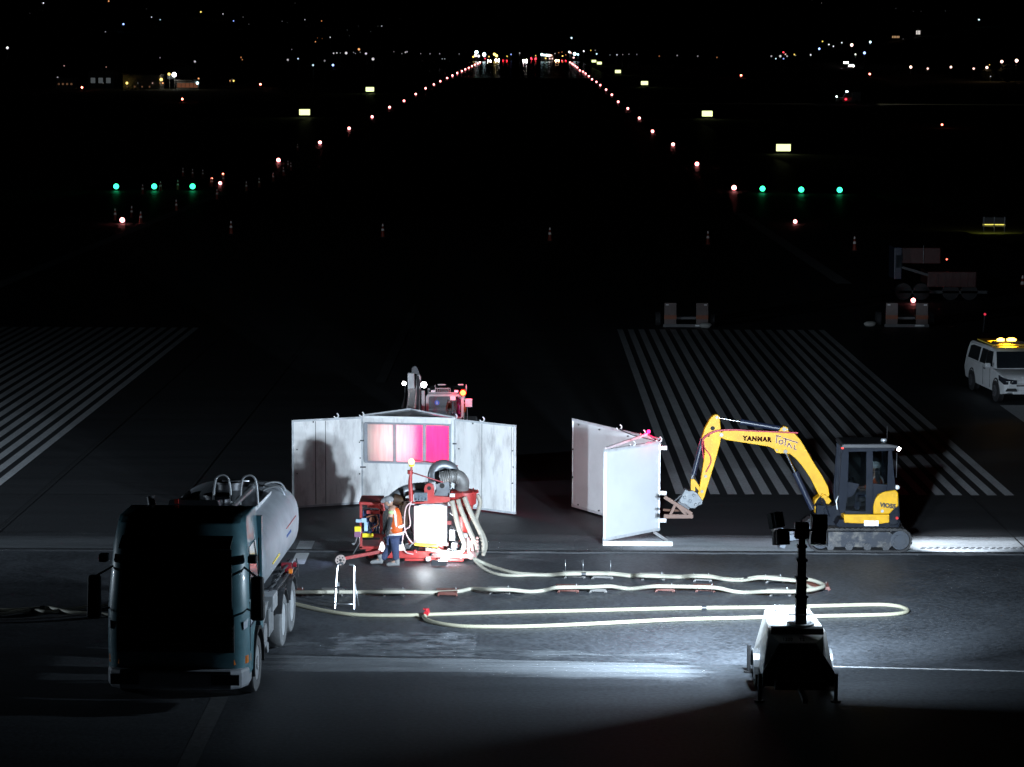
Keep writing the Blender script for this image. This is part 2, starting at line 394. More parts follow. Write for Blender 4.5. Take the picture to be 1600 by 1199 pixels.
# painted markings (4 mm above the surface)
def mark(rects, mt=PAINT):
    M = MB()
    for x0, x1, y0, y1, z in rects:
        n = max(1, int((y1-y0)/8)) if y1 > 200 else 1
        for i in range(n):
            a_, b_ = y0+(y1-y0)*i/n, y0+(y1-y0)*(i+1)/n
            v = [M.bm.verts.new((x, y, zg(x, y)+z)) for x, y in ((x0, a_), (x1, a_), (x1, b_), (x0, b_))]; M._f(v)
    return tag(M.build('runway_marking', mt), None, None, kind='structure')
PITCH = .446
mark([(3.95+i*PITCH, 3.95+i*PITCH+.245, 68.5, 112.7, .004) for i in range(20)])
mark([(-13.9-i*PITCH, -13.9-i*PITCH+.245, 68.5, 112.7, .004) for i in range(24)])
mark([(-26.75, -25.95, 60.4, 236, .004), (16.05, 16.85, 137.5, 205, .004), (15.6, 16.9, 60.4, 87.3, .004)])
mark([(-5.15, -4.8, 60.3, 61.35, .004)])
FADED, _, _, _ = ground_mat('faded_paint', (.03, .033, .036), (.10, .106, .112), .6, 9)
mark([(-5.4, -5.1, 30, 46.0, .004), (-5.15, -4.8, 93, 124.4, .004), (-5.15, -4.85, 153, 183, .004)], FADED)
mark([(-5.12, -4.82, 58.6, 60.0, -.031)])
# ================================================================== LIGHT TOWER (its floods light the whole work site)
def light_tower():
    t = thing('light_tower', 'white trailer light tower with black telescopic mast and four floodlights', 'light tower', (4.78, 46.6, 0))
    body = mat('tower_canopy_white', (.72, .72, .70), .4, dirt=.3, dirtcol=(.4, .38, .33))
    blk = mat('tower_black', (.015, .015, .016), .5)
    X = 4.78
    # canopy: six-sided tapering hood
    M = MB()
    b = [(X-.63, 45.55, .42), (X+.63, 45.55, .42), (X+.60, 47.75, .42), (X-.60, 47.75, .42)]
    tp = [(X-.50, 45.95, 1.20), (X+.50, 45.95, 1.20), (X+.40, 47.65, 1.24), (X-.40, 47.65, 1.24)]
    M.hexa(b+tp); o = M.build('canopy', body, t, .03)
    M = MB(); M.hexa([(X-.46, 45.86, 1.14), (X+.46, 45.86, 1.14), (X+.44, 46.0, 1.20), (X-.44, 46.0, 1.20), (X-.45, 45.84, 1.24), (X+.45, 45.84, 1.24), (X+.45, 45.98, 1.26), (X-.45, 45.98, 1.26)]); M.build('canopy_band', blk, t)
    M = MB(); M.hexa([(X-.62, 45.50, .55), (X+.62, 45.50, .55), (X+.62, 45.56, .55), (X-.62, 45.56, .55), (X-.32, 45.72, 1.0), (X+.32, 45.72, 1.0), (X+.32, 45.78, 1.0), (X-.32, 45.78, 1.0)])
    M.hexa([(X-.62, 45.50, .30), (X+.62, 45.50, .30), (X+.62, 45.60, .30), (X-.62, 45.60, .30), (X-.62, 45.50, .548), (X+.62, 45.50, .548), (X+.62, 45.56, .548), (X-.62, 45.56, .548)])
    M.build('rear_panel', blk, t, .01)
    M = MB(); M.hexa([(X-.45, 45.80, 1.135), (X+.45, 45.80, 1.135), (X+.45, 45.86, 1.135), (X-.45, 45.86, 1.135), (X-.45, 45.82, 1.138), (X+.45, 45.82, 1.138), (X+.45, 45.90, 1.138), (X-.45, 45.90, 1.138)])
    M.hexa([(X-.31, 45.69, 1.02), (X+.31, 45.69, 1.02), (X+.31, 45.75, 1.0), (X-.31, 45.75, 1.0), (X-.45, 45.80, 1.134), (X+.45, 45.80, 1.134), (X+.45, 45.86, 1.134), (X-.45, 45.86, 1.134)])
    M.build('control_hood', body, t)
    txt('1200', t, blk, (X-.27, 45.708, 1.055), (1, 0, 0), (0, .1, .11), .09); txt('T2', t, blk, (X+.02, 45.708, 1.055), (1, 0, 0), (0, .1, .11), .09)
    M = MB(); M.box(X-.2, X+.2, 45.62, 45.64, .78, .9); M.box(X+.19, X+.23, 45.55, 45.66, .75, 1.02); M.build('door_latch', DKMET, t)
    M = MB(); M.box(X-.42, X+.42, 45.3, 48.1, .28, .42); M.bar((X, 45.4, .33), (X, 44.4, .3), .08); M.build('chassis', blk, t)
    for s in (-1, 1):
        M = MB(); M.cyl((X+s*.66, 46.75, .31), (X+s*.48, 46.75, .31), .31, seg=24); wh = M.build('wheel', BLACK, t)
        M = MB(); M.cyl((X+s*.665, 46.75, .31), (X+s*.6, 46.75, .31), .17, seg=18); M.build('rim', GALV, wh)
        M = MB()
        for k in range(9):
            a0 = math.pi*k/9; a1 = math.pi*(k+1)/9
            M.hexa([(X+s*.52, 46.75+.36*math.cos(a0), .31+.36*math.sin(a0)), (X+s*.70, 46.75+.36*math.cos(a0), .31+.36*math.sin(a0)), (X+s*.70, 46.75+.36*math.cos(a1), .31+.36*math.sin(a1)), (X+s*.52, 46.75+.36*math.cos(a1), .31+.36*math.sin(a1)),
                    (X+s*.52, 46.75+.38*math.cos(a0), .31+.38*math.sin(a0)), (X+s*.70, 46.75+.38*math.cos(a0), .31+.38*math.sin(a0)), (X+s*.70, 46.75+.38*math.cos(a1), .31+.38*math.sin(a1)), (X+s*.52, 46.75+.38*math.cos(a1), .31+.38*math.sin(a1))])
        M.build('mudguard', GALV, t)
        for y in (45.62, 47.9):
            M = MB(); M.bar((X+s*.4, y, .36), (X+s*.66, y, .36), .07); M.cyl((X+s*.66, y, .0), (X+s*.66, y, .5), .035); M.cyl((X+s*.66, y, 0), (X+s*.66, y, .03), .09); M.build('outrigger', blk, t)
    # recess collar and lifting bail
    M = MB(); M.cyl((X+.08, 46.12, 1.2), (X+.08, 46.12, 1.29), .24, seg=26); M.build('mast_collar', GALV, t)
    M = MB(); M.torus((X+.08, 46.2, 1.42), .2, .012, (0, .2, 1)); M.build('lifting_bail', body, t)
    for xa, xb in ((X-.25, X-.08), (X+.1, X+.27)): M = MB(); M.box(xa, xb, 47.0, 47.5, 1.22, 1.32); M.build('filler_hatch', body, t)
    mx, my = X+.08, 46.1
    z = 1.22; ms = t
    for i, (wd, z1) in enumerate(((.19, 1.78), (.17, 2.1), (.15, 2.42), (.13, 2.66), (.11, 3.02))):
        M = MB(); M.box(mx-wd/2, mx+wd/2, my-wd/2, my+wd/2, z, z1); M.box(mx-wd/2-.02, mx+wd/2+.02, my-wd/2-.02, my+wd/2+.02, z1-.03, z1+.012); M.build('mast_section', blk, t); z = z1-.02
    M = MB(); M.box(mx-.13, mx+.12, my-.08, my+.12, 2.78, 3.06); M.cyl((mx-.02, my-.08, 2.9), (mx-.02, my-.16, 2.9), .05); M.build('mast_head', blk, t, .02)
    M = MB(); M.cyl((mx-.42, my, 2.93), (mx+.38, my, 2.93), .025); M.build('crossbar', blk, t)
    lens = emat('flood_lens', (.85, .93, 1), 60)
    #  four floods: two turned towards the truck, two straight ahead
    for cx, cz, yaw, pit in ((mx-.44, 3.10, 50, 13), (mx-.35, 2.80, 22, 8), (mx+.30, 3.06, 4, 5), (mx+.30, 2.79, -12, 21)):
        Mx = Matrix.Translation((cx, my+.02, cz)) @ Matrix.Rotation(R(yaw), 4, 'Z') @ Matrix.Rotation(R(-pit), 4, 'X')
        M = MB(); M.box(-.125, .125, -.06, .05, -.13, .13, Mx)
        for k in range(7): M.box(-.11, .11, -.09, -.06, -.11+k*.035, -.10+k*.035, Mx)
        M.box(-.135, .135, .05, .09, .13, .14, Mx); M.box(-.145, -.135, .0, .09, -.13, .14, Mx); M.box(.135, .145, .0, .09, -.13, .14, Mx)
        fl = M.build('floodlight', blk, t)
        M = MB(); M.box(-.115, .115, .051, .056, -.12, .12, Mx); M.build('lens', lens, fl)
        l = light('flood_lamp', 'AREA', (0, 0, 0), fl, FLOOD.get(yaw, FLOODR), (.70, .85, 1), size=.22, spread=R({50: 150, 22: 124, -12: 170}.get(yaw, 112)))
        wm = Mx @ Matrix.Translation((0, .11, 0)) @ Matrix.Rotation(R(90), 4, 'X')
        l.matrix_parent_inverse = Matrix.Identity(4); wm2 = Matrix.Translation(-t.location) @ wm
        l.matrix_local = wm2
    return t

lt = light_tower()
# the sister tower that lights the threshold bars from the tanker side
dup(lt, (-32, 57.5, 0), rz=R(-70), label='second white trailer light tower lighting the threshold bars from beyond the tanker')

# ================================================================== TANKER TRUCK (front axle at its own origin, +y is backwards)
def tanker():
    t = thing('tanker_truck', 'teal cab tanker truck with rounded silver tank, three axles', 'truck', (0, 0, 0))
    blue = mat('teal_cab_paint', (.10, .235, .28), .35, dirt=.35, dirtcol=(.08, .13, .15), coat=.3)
    strip = mat('cab_stripe_white', (.45, .52, .6), .4); navy = mat('cab_stripe_navy', (.02, .035, .07), .4)
    tank = mat('tank_aluminium', (.37, .395, .43), .42, .3, var=.1, scale=1.2, dirt=.35, dirtcol=(.13, .14, .16), dscale=1.3)
    dk = mat('truck_black', (.02, .021, .023), .55)
    tyre = mat('dusty_tyre', (.12, .125, .13), .9, dirt=.4, dirtcol=(.25, .26, .27)); rim = mat('painted_rim', (.42, .44, .46), .5, .2, dirt=.4)
    # cab shell: side outline (y,z) extruded in x, narrower at the roof
    M = MB()
    sec = [(-1.30, .55), (-1.34, 1.15), (-1.30, 1.75), (-1.08, 2.75), (-.85, 3.12), (-.45, 3.2), (.62, 3.2), (.72, 3.05), (.74, 1.0), (.52, 1.0), (.50, .95), (.42, 1.15), (.22, 1.3), (-.22, 1.3), (-.45, 1.15), (-.56, .9), (-.6, .55)]
    hw = lambda z: 1.22-.06*max(0, z-1.7)-(.03 if z > 2.9 else 0)
    def slab(f0, f1, x0, x1):
        a_ = [M.bm.verts.new((x0(z), f0(y), z)) for y, z in sec]; b_ = [M.bm.verts.new((x1(z), f1(y), z)) for y, z in sec]
        return a_, b_
    st = []
    for kx, ky in ((-1, .30), (-.93, .10), (-.80, .0), (.80, .0), (.93, .10), (1, .30)):
        st.append([M.bm.verts.new((kx*hw(z), (y+ky*(1 if y < -.7 else 0)), z)) for y, z in sec])
    for A, B in zip(st, st[1:]):
        for i in range(len(sec)): M._f([A[i], A[(i+1) % len(sec)], B[(i+1) % len(sec)], B[i]], True)
    M._f(st[0][::-1]); M._f(st[-1])
    cab = M.build('cab', blue, t, .05)
    M = MB(); M.hexa([(-.96, -1.335, 1.72), (.96, -1.335, 1.72), (.96, -1.28, 1.72), (-.96, -1.28, 1.72), (-.93, -1.11, 2.72), (.93, -1.11, 2.72), (.93, -1.05, 2.72), (-.93, -1.05, 2.72)]); M.build('windscreen', GLASS, t, .01)
    M = MB(); M.box(-1.0, 1.0, -1.42, -1.33, 1.0, 1.6)
    for k in range(6): M.box(-.98, .98, -1.44, -1.42, 1.04+k*.09, 1.09+k*.09)
    M.build('grille', dk, t)
    M = MB(); M.hexa([(-.95, -1.25, 2.86), (.95, -1.25, 2.86), (.95, -1.05, 2.95), (-.95, -1.05, 2.95), (-.95, -1.42, 2.78), (.95, -1.42, 2.78), (.95, -1.4, 2.82), (-.95, -1.4, 2.82)]); M.build('sun_visor', dk, t)
    M = MB(); M.prism([(-.95, -1.48), (.95, -1.48), (1.12, -1.36), (1.21, -1.12), (1.21, -.72), (-1.21, -.72), (-1.21, -1.12), (-1.12, -1.36)], .36, .70, 'z'); M.build('bumper', mat('bumper_grey', (.35, .38, .42), .45, dirt=.3), t, .06)
    for s in (-1, 1):
        M = MB(); M.box(s*.62, s*1.1, -1.53, -1.49, .46, .64); M.build('headlight', GLASS, t)
        M = MB(); M.hexa([(s*.98, -1.32, .76), (s*1.19, -1.14, .76), (s*1.225, -.92, .76), (s*.98, -.92, .76), (s*.98, -1.32, .90), (s*1.19, -1.14, .90), (s*1.225, -.92, .90), (s*.98, -.92, .90)]); M.build('turn_signal', mat('amber_lens', (.8, .22, .03), .3), t, .01)
        # door window and door outline
        xo = s*1.2
        M = MB(); M.hexa([(s*1.19, -.88, 1.82), (s*1.225, -.88, 1.82), (s*1.225, .18, 1.82), (s*1.19, .18, 1.82), (s*1.12, -.62, 2.68), (s*1.168, -.62, 2.68), (s*1.168, .18, 2.68), (s*1.12, .18, 2.68)]); M.build('side_window', GLASS, t)
        M = MB(); M.box(s*1.2, s*1.226, -1.0, -.985, .95, 1.8); M.build('door_gap', dk, t); M = MB(); M.box(s*1.2, s*1.226, .23, .245, 1.28, 2.7); M.build('door_gap', dk, t); M = MB(); M.box(s*1.2, s*1.24, .02, .16, 1.55, 1.6); M.build('door_handle', dk, t)
        M = MB(); M.box(s*1.2, s*1.228, -.95, .72, 1.40, 1.54)
        c1, c2 = (s*1.225, -.98), (s*1.145, -1.235)
        M.hexa([(c2[0], c2[1], 1.36), (c1[0], c1[1], 1.40), (c1[0]-.03*s, c1[1], 1.40), (c2[0]-.03*s, c2[1]+.02, 1.36), (c2[0], c2[1], 1.5), (c1[0], c1[1], 1.54), (c1[0]-.03*s, c1[1], 1.54), (c2[0]-.03*s, c2[1]+.02, 1.5)]); M.build('stripe', strip, t)
        M = MB(); M.box(s*1.2, s*1.229, -.95, .72, 1.58, 1.61); M.box(s*1.2, s*1.229, -.95, .72, 1.35, 1.375); M.build('stripe_line', navy, t)
        M = MB(); M.hexa([(s*1.28, -1.42, 1.55), (s*1.52, -1.42, 1.55), (s*1.52, -1.25, 1.55), (s*1.28, -1.25, 1.55), (s*1.28, -1.36, 2.3), (s*1.5, -1.36, 2.3), (s*1.5, -1.22, 2.3), (s*1.28, -1.22, 2.3)])
        mi = M.build('mirror', dk, t, .05)
        M = MB(); M.tube([(s*1.15, -1.05, 1.7), (s*1.4, -1.3, 1.66)], .018); M.tube([(s*1.12, -.98, 2.4), (s*1.4, -1.26, 2.26)], .018); M.build('mirror_arm', dk, mi)
        M = MB(); M.box(s*1.2, s*1.36, -1.12, -.92, 2.48, 2.62); M.build('kerb_mirror', dk, t, .03)
        # front wheel arch
        M = MB()
        for k in range(10):
            a0 = math.pi*(-.05+1.1*k/10); a1 = math.pi*(-.05+1.1*(k+1)/10); c = lambda a_, r: (r*math.cos(a_), .52+r*math.sin(a_))
            p = [c(a0, .60), c(a1, .60), c(a1, .66), c(a0, .66)]
            M.hexa([(s*.85, p[0][0], p[0][1]), (s*1.25, p[0][0], p[0][1]), (s*1.25, p[1][0], p[1][1]), (s*.85, p[1][0], p[1][1]), (s*.85, p[3][0], p[3][1]), (s*1.25, p[3][0], p[3][1]), (s*1.25, p[2][0], p[2][1]), (s*.85, p[2][0], p[2][1])])
        M.build('wheel_arch', dk, t)
        M = MB()
        M.box(s*1.05, s*1.2, .72, .82, 1.25, 3.0); M.build('cab_fairing', blue, t)
        for y in (0, 3.72, 5.05):
            M = MB(); r = .52; M.lathe((0, y, r), [(.30, s*.86), (.44, s*.86), (.50, s*.89), (r, s*.94), (r, s*1.14), (.50, s*1.19), (.44, s*1.22), (.31, s*1.21), (.30, s*1.1)], 30, 'x')
            for k in range(30):
                a_ = 2*math.pi*k/30; M.box(-.012, .012, -.005, .012, 0, .02, Matrix.Translation((s*1.1, y+.515*math.cos(a_), r+.515*math.sin(a_))) @ Matrix.Rotation(math.pi/2-a_, 4, 'X'))
            wh = M.build('wheel', tyre, t)
            M = MB(); off = 1.13 if y == 0 else 1.02
            M.lathe((0, y, r), [(.305, s*1.2), (.29, s*1.18), (.25, s*(off)), (.12, s*(off+.02)), (.12, s*(off+.09)), (.06, s*(off+.10))], 24, 'x')
            for k in range(10):
                a_ = 2*math.pi*k/10; M.cyl((s*(off+.0), y+.2*math.cos(a_), r+.2*math.sin(a_)), (s*(off+.035), y+.2*math.cos(a_), r+.2*math.sin(a_)), .018, seg=6)
            M.build('rim', rim, wh)
    for s in (-.45, .45):
        M = MB(); M.box(s-.04, s+.04, -.9, 6.5, .78, 1.02); M.build('chassis_rail', DKMET, t)
    M = MB(); M.box(-.9, .9, 3.6, 3.8, .45, .6); M.box(-.9, .9, 4.95, 5.15, .45, .6); M.box(-1.0, 1.0, -.1, .1, .42, .55); M.build('axle', dk, t)
    # tank: rounded box section swept along y
    def sec_pts(w_, h_, cz, n=40):
        out = []
        for i in range(n):
            a_ = 2*math.pi*i/n; c, s_ = math.cos(a_), math.sin(a_); e = .72
            out.append((w_*math.copysign(abs(c)**e, c), cz+h_*math.copysign(abs(s_)**e, s_)))
        return out
    M = MB(); rings = []
    for y, k in ((1.25, .80), (1.30, .92), (1.42, .985), (1.55, 1), (3.0, 1), (4.6, 1), (6.3, 1), (6.5, .985), (6.6, .94), (6.68, .85)):
        rings.append([M.bm.verts.new((x, y, z)) for x, z in sec_pts(1.19*k, .78*k, 2.02-.03*(y-1.2)/5)])
    n = 40
    for A, B in zip(rings, rings[1:]):
        for i in range(n): M._f([A[i], A[(i+1) % n], B[(i+1) % n], B[i]], True)
    M._f(rings[0][::-1]); M._f(rings[-1]); tk = M.build('tank', tank, t)
    M = MB()
    for y in (2.2, 3.6, 5.0, 6.3):
        q = sec_pts(1.20, .79, 2.0, 40); M.tube([(x, y, z) for x, z in q]+[(q[0][0], y, q[0][1])], .012, 5)
    M.bm.free()
    # red + yellow decals along the tank flank
    rd = mat('red_decal', (.55, .06, .05), .5); ye = mat('yellow_decal', (.8, .6, .1), .5)
    M = MB(); M.box(1.178, 1.20, 2.3, 3.3, 1.84, 1.87); M.build('decal', ye, tk); M = MB(); M.box(1.178, 1.197, 4.4, 5.9, 2.14, 2.15); M.build('decal', rd, tk)
    M = MB()
    for k in range(7): M.box(1.178, 1.198, 4.4+k*.10, 4.45+k*.10, 1.97, 2.02)
    M.build('decal', mat('blue_decal', (.05, .1, .3), .5), tk)
    # top walkway coaming
    for x in (-.74, .74):
        e_ = .05 if x > 0 else -.05
        M = MB(); M.hexa([(x-.012, 1.6, 2.60), (x+.012, 1.6, 2.60), (x+.012, 5.2, 2.52), (x-.012, 5.2, 2.52), (x-.012+e_, 1.6, 2.84), (x+.012+e_, 1.6, 2.84), (x+.012+e_, 5.2, 2.74), (x-.012+e_, 5.2, 2.74)]); M.build('walkway_board', mat('board_grey', (.5, .52, .54), .5, dirt=.3), t)
    M = MB(); M.box(-.4, .4, 1.7, 6.0, 2.70, 2.76); M.build('walkway', DKMET, t)
    for y in (2.1, 3.6, 5.2):
        M = MB(); M.cyl((0, y, 2.72), (0, y, 2.88), .24, seg=20); M.cyl((0, y, 2.88), (0, y, 2.92), .27, seg=20); M.build('hatch', DKMET, t)
    # hoop rails, big pipe, rear ladder rails
    for x in (.14, .64):
        M = MB(); pts = [(x-.17, 3.2, 2.75), (x-.15, 3.2, 3.1)]+[(x+.13*math.cos(a_), 3.2, 3.22+.13*math.sin(a_)) for a_ in [math.pi*(1-i/8) for i in range(9)]]+[(x+.15, 3.2, 3.1), (x+.17, 3.2, 2.75)]
        M.tube(pts, .02, 8); M.build('handrail_hoop', GALV, t)
    M = MB(); M.tube([(.14, 3.2, 3.24), (.64, 3.2, 3.24)], .016); M.build('handrail', STEEL, t)
    M = MB(); M.tube(bez([(.44, 1.9, 2.70), (.45, 2.0, 2.86), (.47, 2.4, 2.92), (.50, 4.2, 2.90), (.52, 4.5, 2.92)]), .06, 12); M.cyl((.52, 4.45, 2.92), (.54, 4.65, 2.94), .08); M.build('filler_pipe', STEEL, t)
    M = MB(); M.tube(bez([(.55, 5.7, 2.6), (.6, 5.8, 2.78), (.85, 6.1, 2.76), (.98, 6.3, 2.5)]), .02); M.tube(bez([(.62, 5.2, 2.6), (.66, 5.25, 2.76), (.88, 5.7, 2.74), (1.0, 5.9, 2.5)]), .02); M.build('rear_rail', STEEL, t)
    M = MB(); M.tube([(-.75, .9, 1.2), (-.75, .9, 3.0), (-.82, 1.0, 3.28)], .07, 12); M.build('exhaust_stack', DKMET, t)
    M = MB(); M.hexa([(-.55, .8, 2.95), (.5, .8, 2.95), (.5, 1.1, 2.9), (-.55, 1.1, 2.9), (-.45, .85, 3.25), (.4, .85, 3.25), (.4, 1.1, 3.22), (-.45, 1.1, 3.22)]); M.build('air_cowl', mat('cowl_grey', (.06, .065, .075), .5), t)
    M = MB(); M.box(-.35, -.28, .75, .8, 3.2, 3.28); M.build('marker_lamp', mat('dull_red_lens', (.6, .04, .03), .3), t)
    # side gear under the tank: locker, pipe rack, mudguards, red hose reel lamp
    for s in (-1, 1):
        M = MB(); M.box(s*.8, s*1.2, 2.3, 2.9, .95, 1.25); M.build('side_locker', GALV, t, .02)
        M = MB()
        M.bar((s*1.12, 2.9, 1.18), (s*1.12, 6.5, 1.1), .05); M.bar((s*1.12, 2.9, 1.02), (s*1.12, 6.5, .98), .04)
        for k in range(14): M.bar((s*1.12, 2.9+k*.27, 1.02), (s*1.12, 3.03+k*.27, 1.17), .025)
        for k in range(6): M.tube(bez([(s*.9, 2.6+k*.6, 1.1), (s*1.1, 2.8+k*.6, 1.28), (s*1.0, 3.1+k*.6, 1.2)], 4), .022, 6)
        M.build('pipe_rack', DKMET, t)
        M = MB(); M.hexa([(s*.9, .75, .95), (s*1.18, .75, .95), (s*1.14, 1.5, .95), (s*.9, 1.5, .95), (s*.9, .9, 1.3), (s*1.2, .9, 1.3), (s*1.2, 1.6, 1.3), (s*.9, 1.6, 1.3)])
        M.cyl((s*.8, 1.2, .75), (s*1.2, 1.2, .75), .22, seg=18); M.cyl((s*1.1, 1.35, .5), (s*1.22, 1.35, .5), .1); M.build('battery_box', GALV, t, .01)
        M = MB()
        for k in range(5): M.box(s*.95, s*1.15, 2.0+k*.14, 2.1+k*.14, .55, 1.05)
        M.build('step_frame', GALV, t)
        for y in (3.72, 5.05):
            M = MB()
            for k in range(8):
                a0 = math.pi*(.12+.76*k/8); a1 = math.pi*(.12+.76*(k+1)/8); c = lambda a_, r: (y+r*math.cos(a_), .52+r*math.sin(a_))
                p = [c(a0, .57), c(a1, .57), c(a1, .6), c(a0, .6)]
                M.hexa([(s*.85, p[0][0], p[0][1]), (s*1.24, p[0][0], p[0][1]), (s*1.24, p[1][0], p[1][1]), (s*.85, p[1][0], p[1][1]), (s*.85, p[3][0], p[3][1]), (s*1.24, p[3][0], p[3][1]), (s*1.24, p[2][0], p[2][1]), (s*.85, p[2][0], p[2][1])])
            M.build('mudguard', DKMET, t)
    M = MB(); M.cyl((.98, 5.3, 1.2), (1.17, 5.3, 1.2), .12, seg=20); M.cyl((1.2, 5.3, 1.28), (1.26, 5.3, 1.28), .05, seg=12); M.build('hose_reel', mat('reel_red', (.22, .005, .015), .5), t)
    M = MB(); M.box(1.15, 1.22, 5.0, 5.1, 1.16, 1.24); M.build('side_marker', mat('amber_lens', (.8, .22, .03), .3), t)
    M = MB(); M.box(-1.15, 1.15, 6.55, 6.65, .8, 1.05); M.build('rear_beam', DKMET, t)
    t.location = (-5.84, 46.25, 0); t.rotation_euler = (0, 0, R(-2.0))
    return t
tanker()

# ================================================================== YELLOW EXCAVATOR
def digger():
    t = thing('mini_excavator', 'yellow tracked mini excavator with grey cab, lettered boom raised', 'excavator', (7.6, 60.9, 0))
    yel = mat('digger_yellow', (.62, .325, .007), .5, spec=.25, dirt=.2, dirtcol=(.26, .14, .03), coat=.2)
    gry = mat('digger_grey', (.008, .0105, .017), .6, spec=.1, dirt=.25, dirtcol=(.045, .045, .045))
    trk = mat('track_rubber', (.02, .02, .022), .8, dirt=.5, dirtcol=(.08, .075, .07))
    mud = mat('undercarriage', (.022, .026, .036), .7, dirt=.85, dirtcol=(.18, .165, .145), dscale=5)
    YN = 60.35
    def P(px, py, Y=YN): v = W(px, py, Y); return (v.x, v.z)
    def out(l, Y=YN, sc=None):
        return [P(a/3.478+1000, b/3.478+620, Y) for a, b in l]
    for k, (y0, y1) in enumerate(((60.2, 60.58), (61.62, 62.0))):
        x0, x1, h = 6.50, 8.84, .54; r = h/2
        M = MB(); n = 16
        po = [(x0+r+r*math.cos(a_), r+r*math.sin(a_)) for a_ in [math.pi/2+math.pi*i/n for i in range(n+1)]]+[(x1-r+r*math.cos(a_), r+r*math.sin(a_)) for a_ in [-math.pi/2+math.pi*i/n for i in range(n+1)]]
        pi_ = [(x0+r+(r-.045)*math.cos(a_), r+(r-.045)*math.sin(a_)) for a_ in [math.pi/2+math.pi*i/n for i in range(n+1)]]+[(x1-r+(r-.045)*math.cos(a_), r+(r-.045)*math.sin(a_)) for a_ in [-math.pi/2+math.pi*i/n for i in range(n+1)]]
        N = len(po)
        vs_ = [[M.bm.verts.new((a_, y, b_)) for a_, b_ in q] for q, y in ((po, y0), (po, y1), (pi_, y1), (pi_, y0))]
        for j in range(4):
            A, B = vs_[j], vs_[(j+1) % 4]
            for i in range(N): M._f([A[i], A[(i+1) % N], B[(i+1) % N], B[i]])
        # grouser lugs around the belt
        per = [Vector(p) for p in po]; L = [0]
        for i in range(N): L.append(L[-1]+(per[(i+1) % N]-per[i]).length)
        tot = L[-1]; nl = 44
        for q in range(nl):
            s_ = tot*q/nl; i = max(j for j in range(N) if L[j] <= s_); p = per[i].lerp(per[(i+1) % N], (s_-L[i])/max(1e-6, L[i+1]-L[i])); d = (per[(i+1) % N]-per[i]).normalized()
            ang = math.atan2(d.y, d.x); Mx = Matrix.Translation((p.x, 0, p.y)) @ Matrix.Rotation(-ang, 4, 'Y')
            M.box(-.03, .03, y0-.004, y1+.004, -.012, .016 if .02 < p.y else .001, Mx)
        tr = M.build('track', trk, t)
        M = MB(); M.prism([(x0+.3, .10), (x1-.45, .10), (x1-.42, .40), (x1-.5, .46), (x0+.35, .46), (x0+.25, .38)], y0+.05, y1-.05); M.build('track_frame', mud, tr, .02)
        for cx, rr in ((x0+r, .20), (x1-r, .215)):
            M = MB(); M.cyl((cx, y0+.03, r), (cx, y1-.03, r), rr, seg=26); M.cyl((cx, y0+.0, r), (cx, y0+.03, r), rr*.62, seg=22)
            for q in range(12):
                a_ = 2*math.pi*q/12; M.cyl((cx+rr*.8*math.cos(a_), y0+.01, r+rr*.8*math.sin(a_)), (cx+rr*.8*math.cos(a_), y0+.03, r+rr*.8*math.sin(a_)), .016, seg=6)
            M.build('drive_wheel', mat('sprocket_grey', (.035, .042, .055), .6, .2, dirt=.5), tr)
        for q in range(4):
            M = MB(); cx = x0+.5+q*.42; M.cyl((cx, y0+.02, .115), (cx, y1-.02, .115), .085, seg=16); M.cyl((cx, y0+.0, .125), (cx, y0+.02, .125), .03, seg=10); M.build('roller', DKMET, tr)
    M = MB(); M.box(7.0, 8.5, 60.56, 61.64, .22, .5); M.cyl((7.75, 61.1, .5), (7.75, 61.1, .66), .5, seg=30); M.build('carbody', mud, t, .02)
    # dozer blade at the front
    M = MB(); M.prism([(5.83, .12), (5.95, .08), (6.0, .2), (5.97, .45), (5.9, .56), (5.86, .54), (5.9, .4), (5.88, .2)], 60.15, 62.05)
    M.bar((6.0, 60.75, .22), (6.9, 60.75, .34), .1, .14); M.bar((6.0, 61.45, .22), (6.9, 61.45, .34), .1, .14); M.build('dozer_blade', mat('blade_steel', (.14, .16, .19), .5, .3, dirt=.4), t)
    # slewing body
    y0, y1 = 60.28, 61.95
    M = MB(); M.prism([P(1306, 822), P(1312, 812), P(1408, 814), P(1404, 826), P(1380, 829), P(1315, 827)], y0+.1, y1-.1); M.build('slew_deck', gry, t, .02)
    # lower yellow skirt
    M = MB(); M.prism([P(1317.5, 803.5), P(1389, 803.5), P(1389, 816), P(1372, 818.5), P(1319, 816.5)], y0, y1); M.build('side_skirt', yel, t, .015)
    M = MB(); M.box(*[f for f in (P(1365, 0)[0], P(1388, 0)[0])], y0-.012, y0, P(0, 815.5)[1], P(0, 807)[1]); M.build('white_decal', mat('decal_white', (.8, .8, .8), .4), t)
    # rear: counterweight, yellow engine cover
    cw = [P(1389, 803), P(1389, 818), P(1391, 822), P(1403, 820), P(1406, 806), P(1405, 780), P(1400, 772), P(1393, 790)]
    M = MB(); M.prism(cw, y0+.02, y1-.02); M.build('counterweight', gry, t, .04)
    n = 8; arc = [P(1364+24*(1-math.cos(math.pi/2*i/n)), 792-25*math.sin(math.pi/2*i/n)) for i in range(n+1)]
    M = MB(); M.prism([P(1364, 803)]+arc+[P(1399, 765), P(1403, 770), P(1403.5, 790), P(1397, 795), P(1389, 803)], y0+.0, y1); M.build('engine_cover', yel, t, .03)
    txt('ViO55', t, mat('letter_black', (.01, .01, .01), .5), (P(1374, 791)[0], y0-.006, P(1374, 791)[1]), (1, 0, -.12), (0, 0, 1), .135, bold=.008)
    M = MB(); M.cyl((P(1378, 798)[0], y0-.005, P(1378, 798)[1]), (P(1378, 798)[0], y0, P(1378, 798)[1]), .035); M.build('maker_badge', GALV, t)
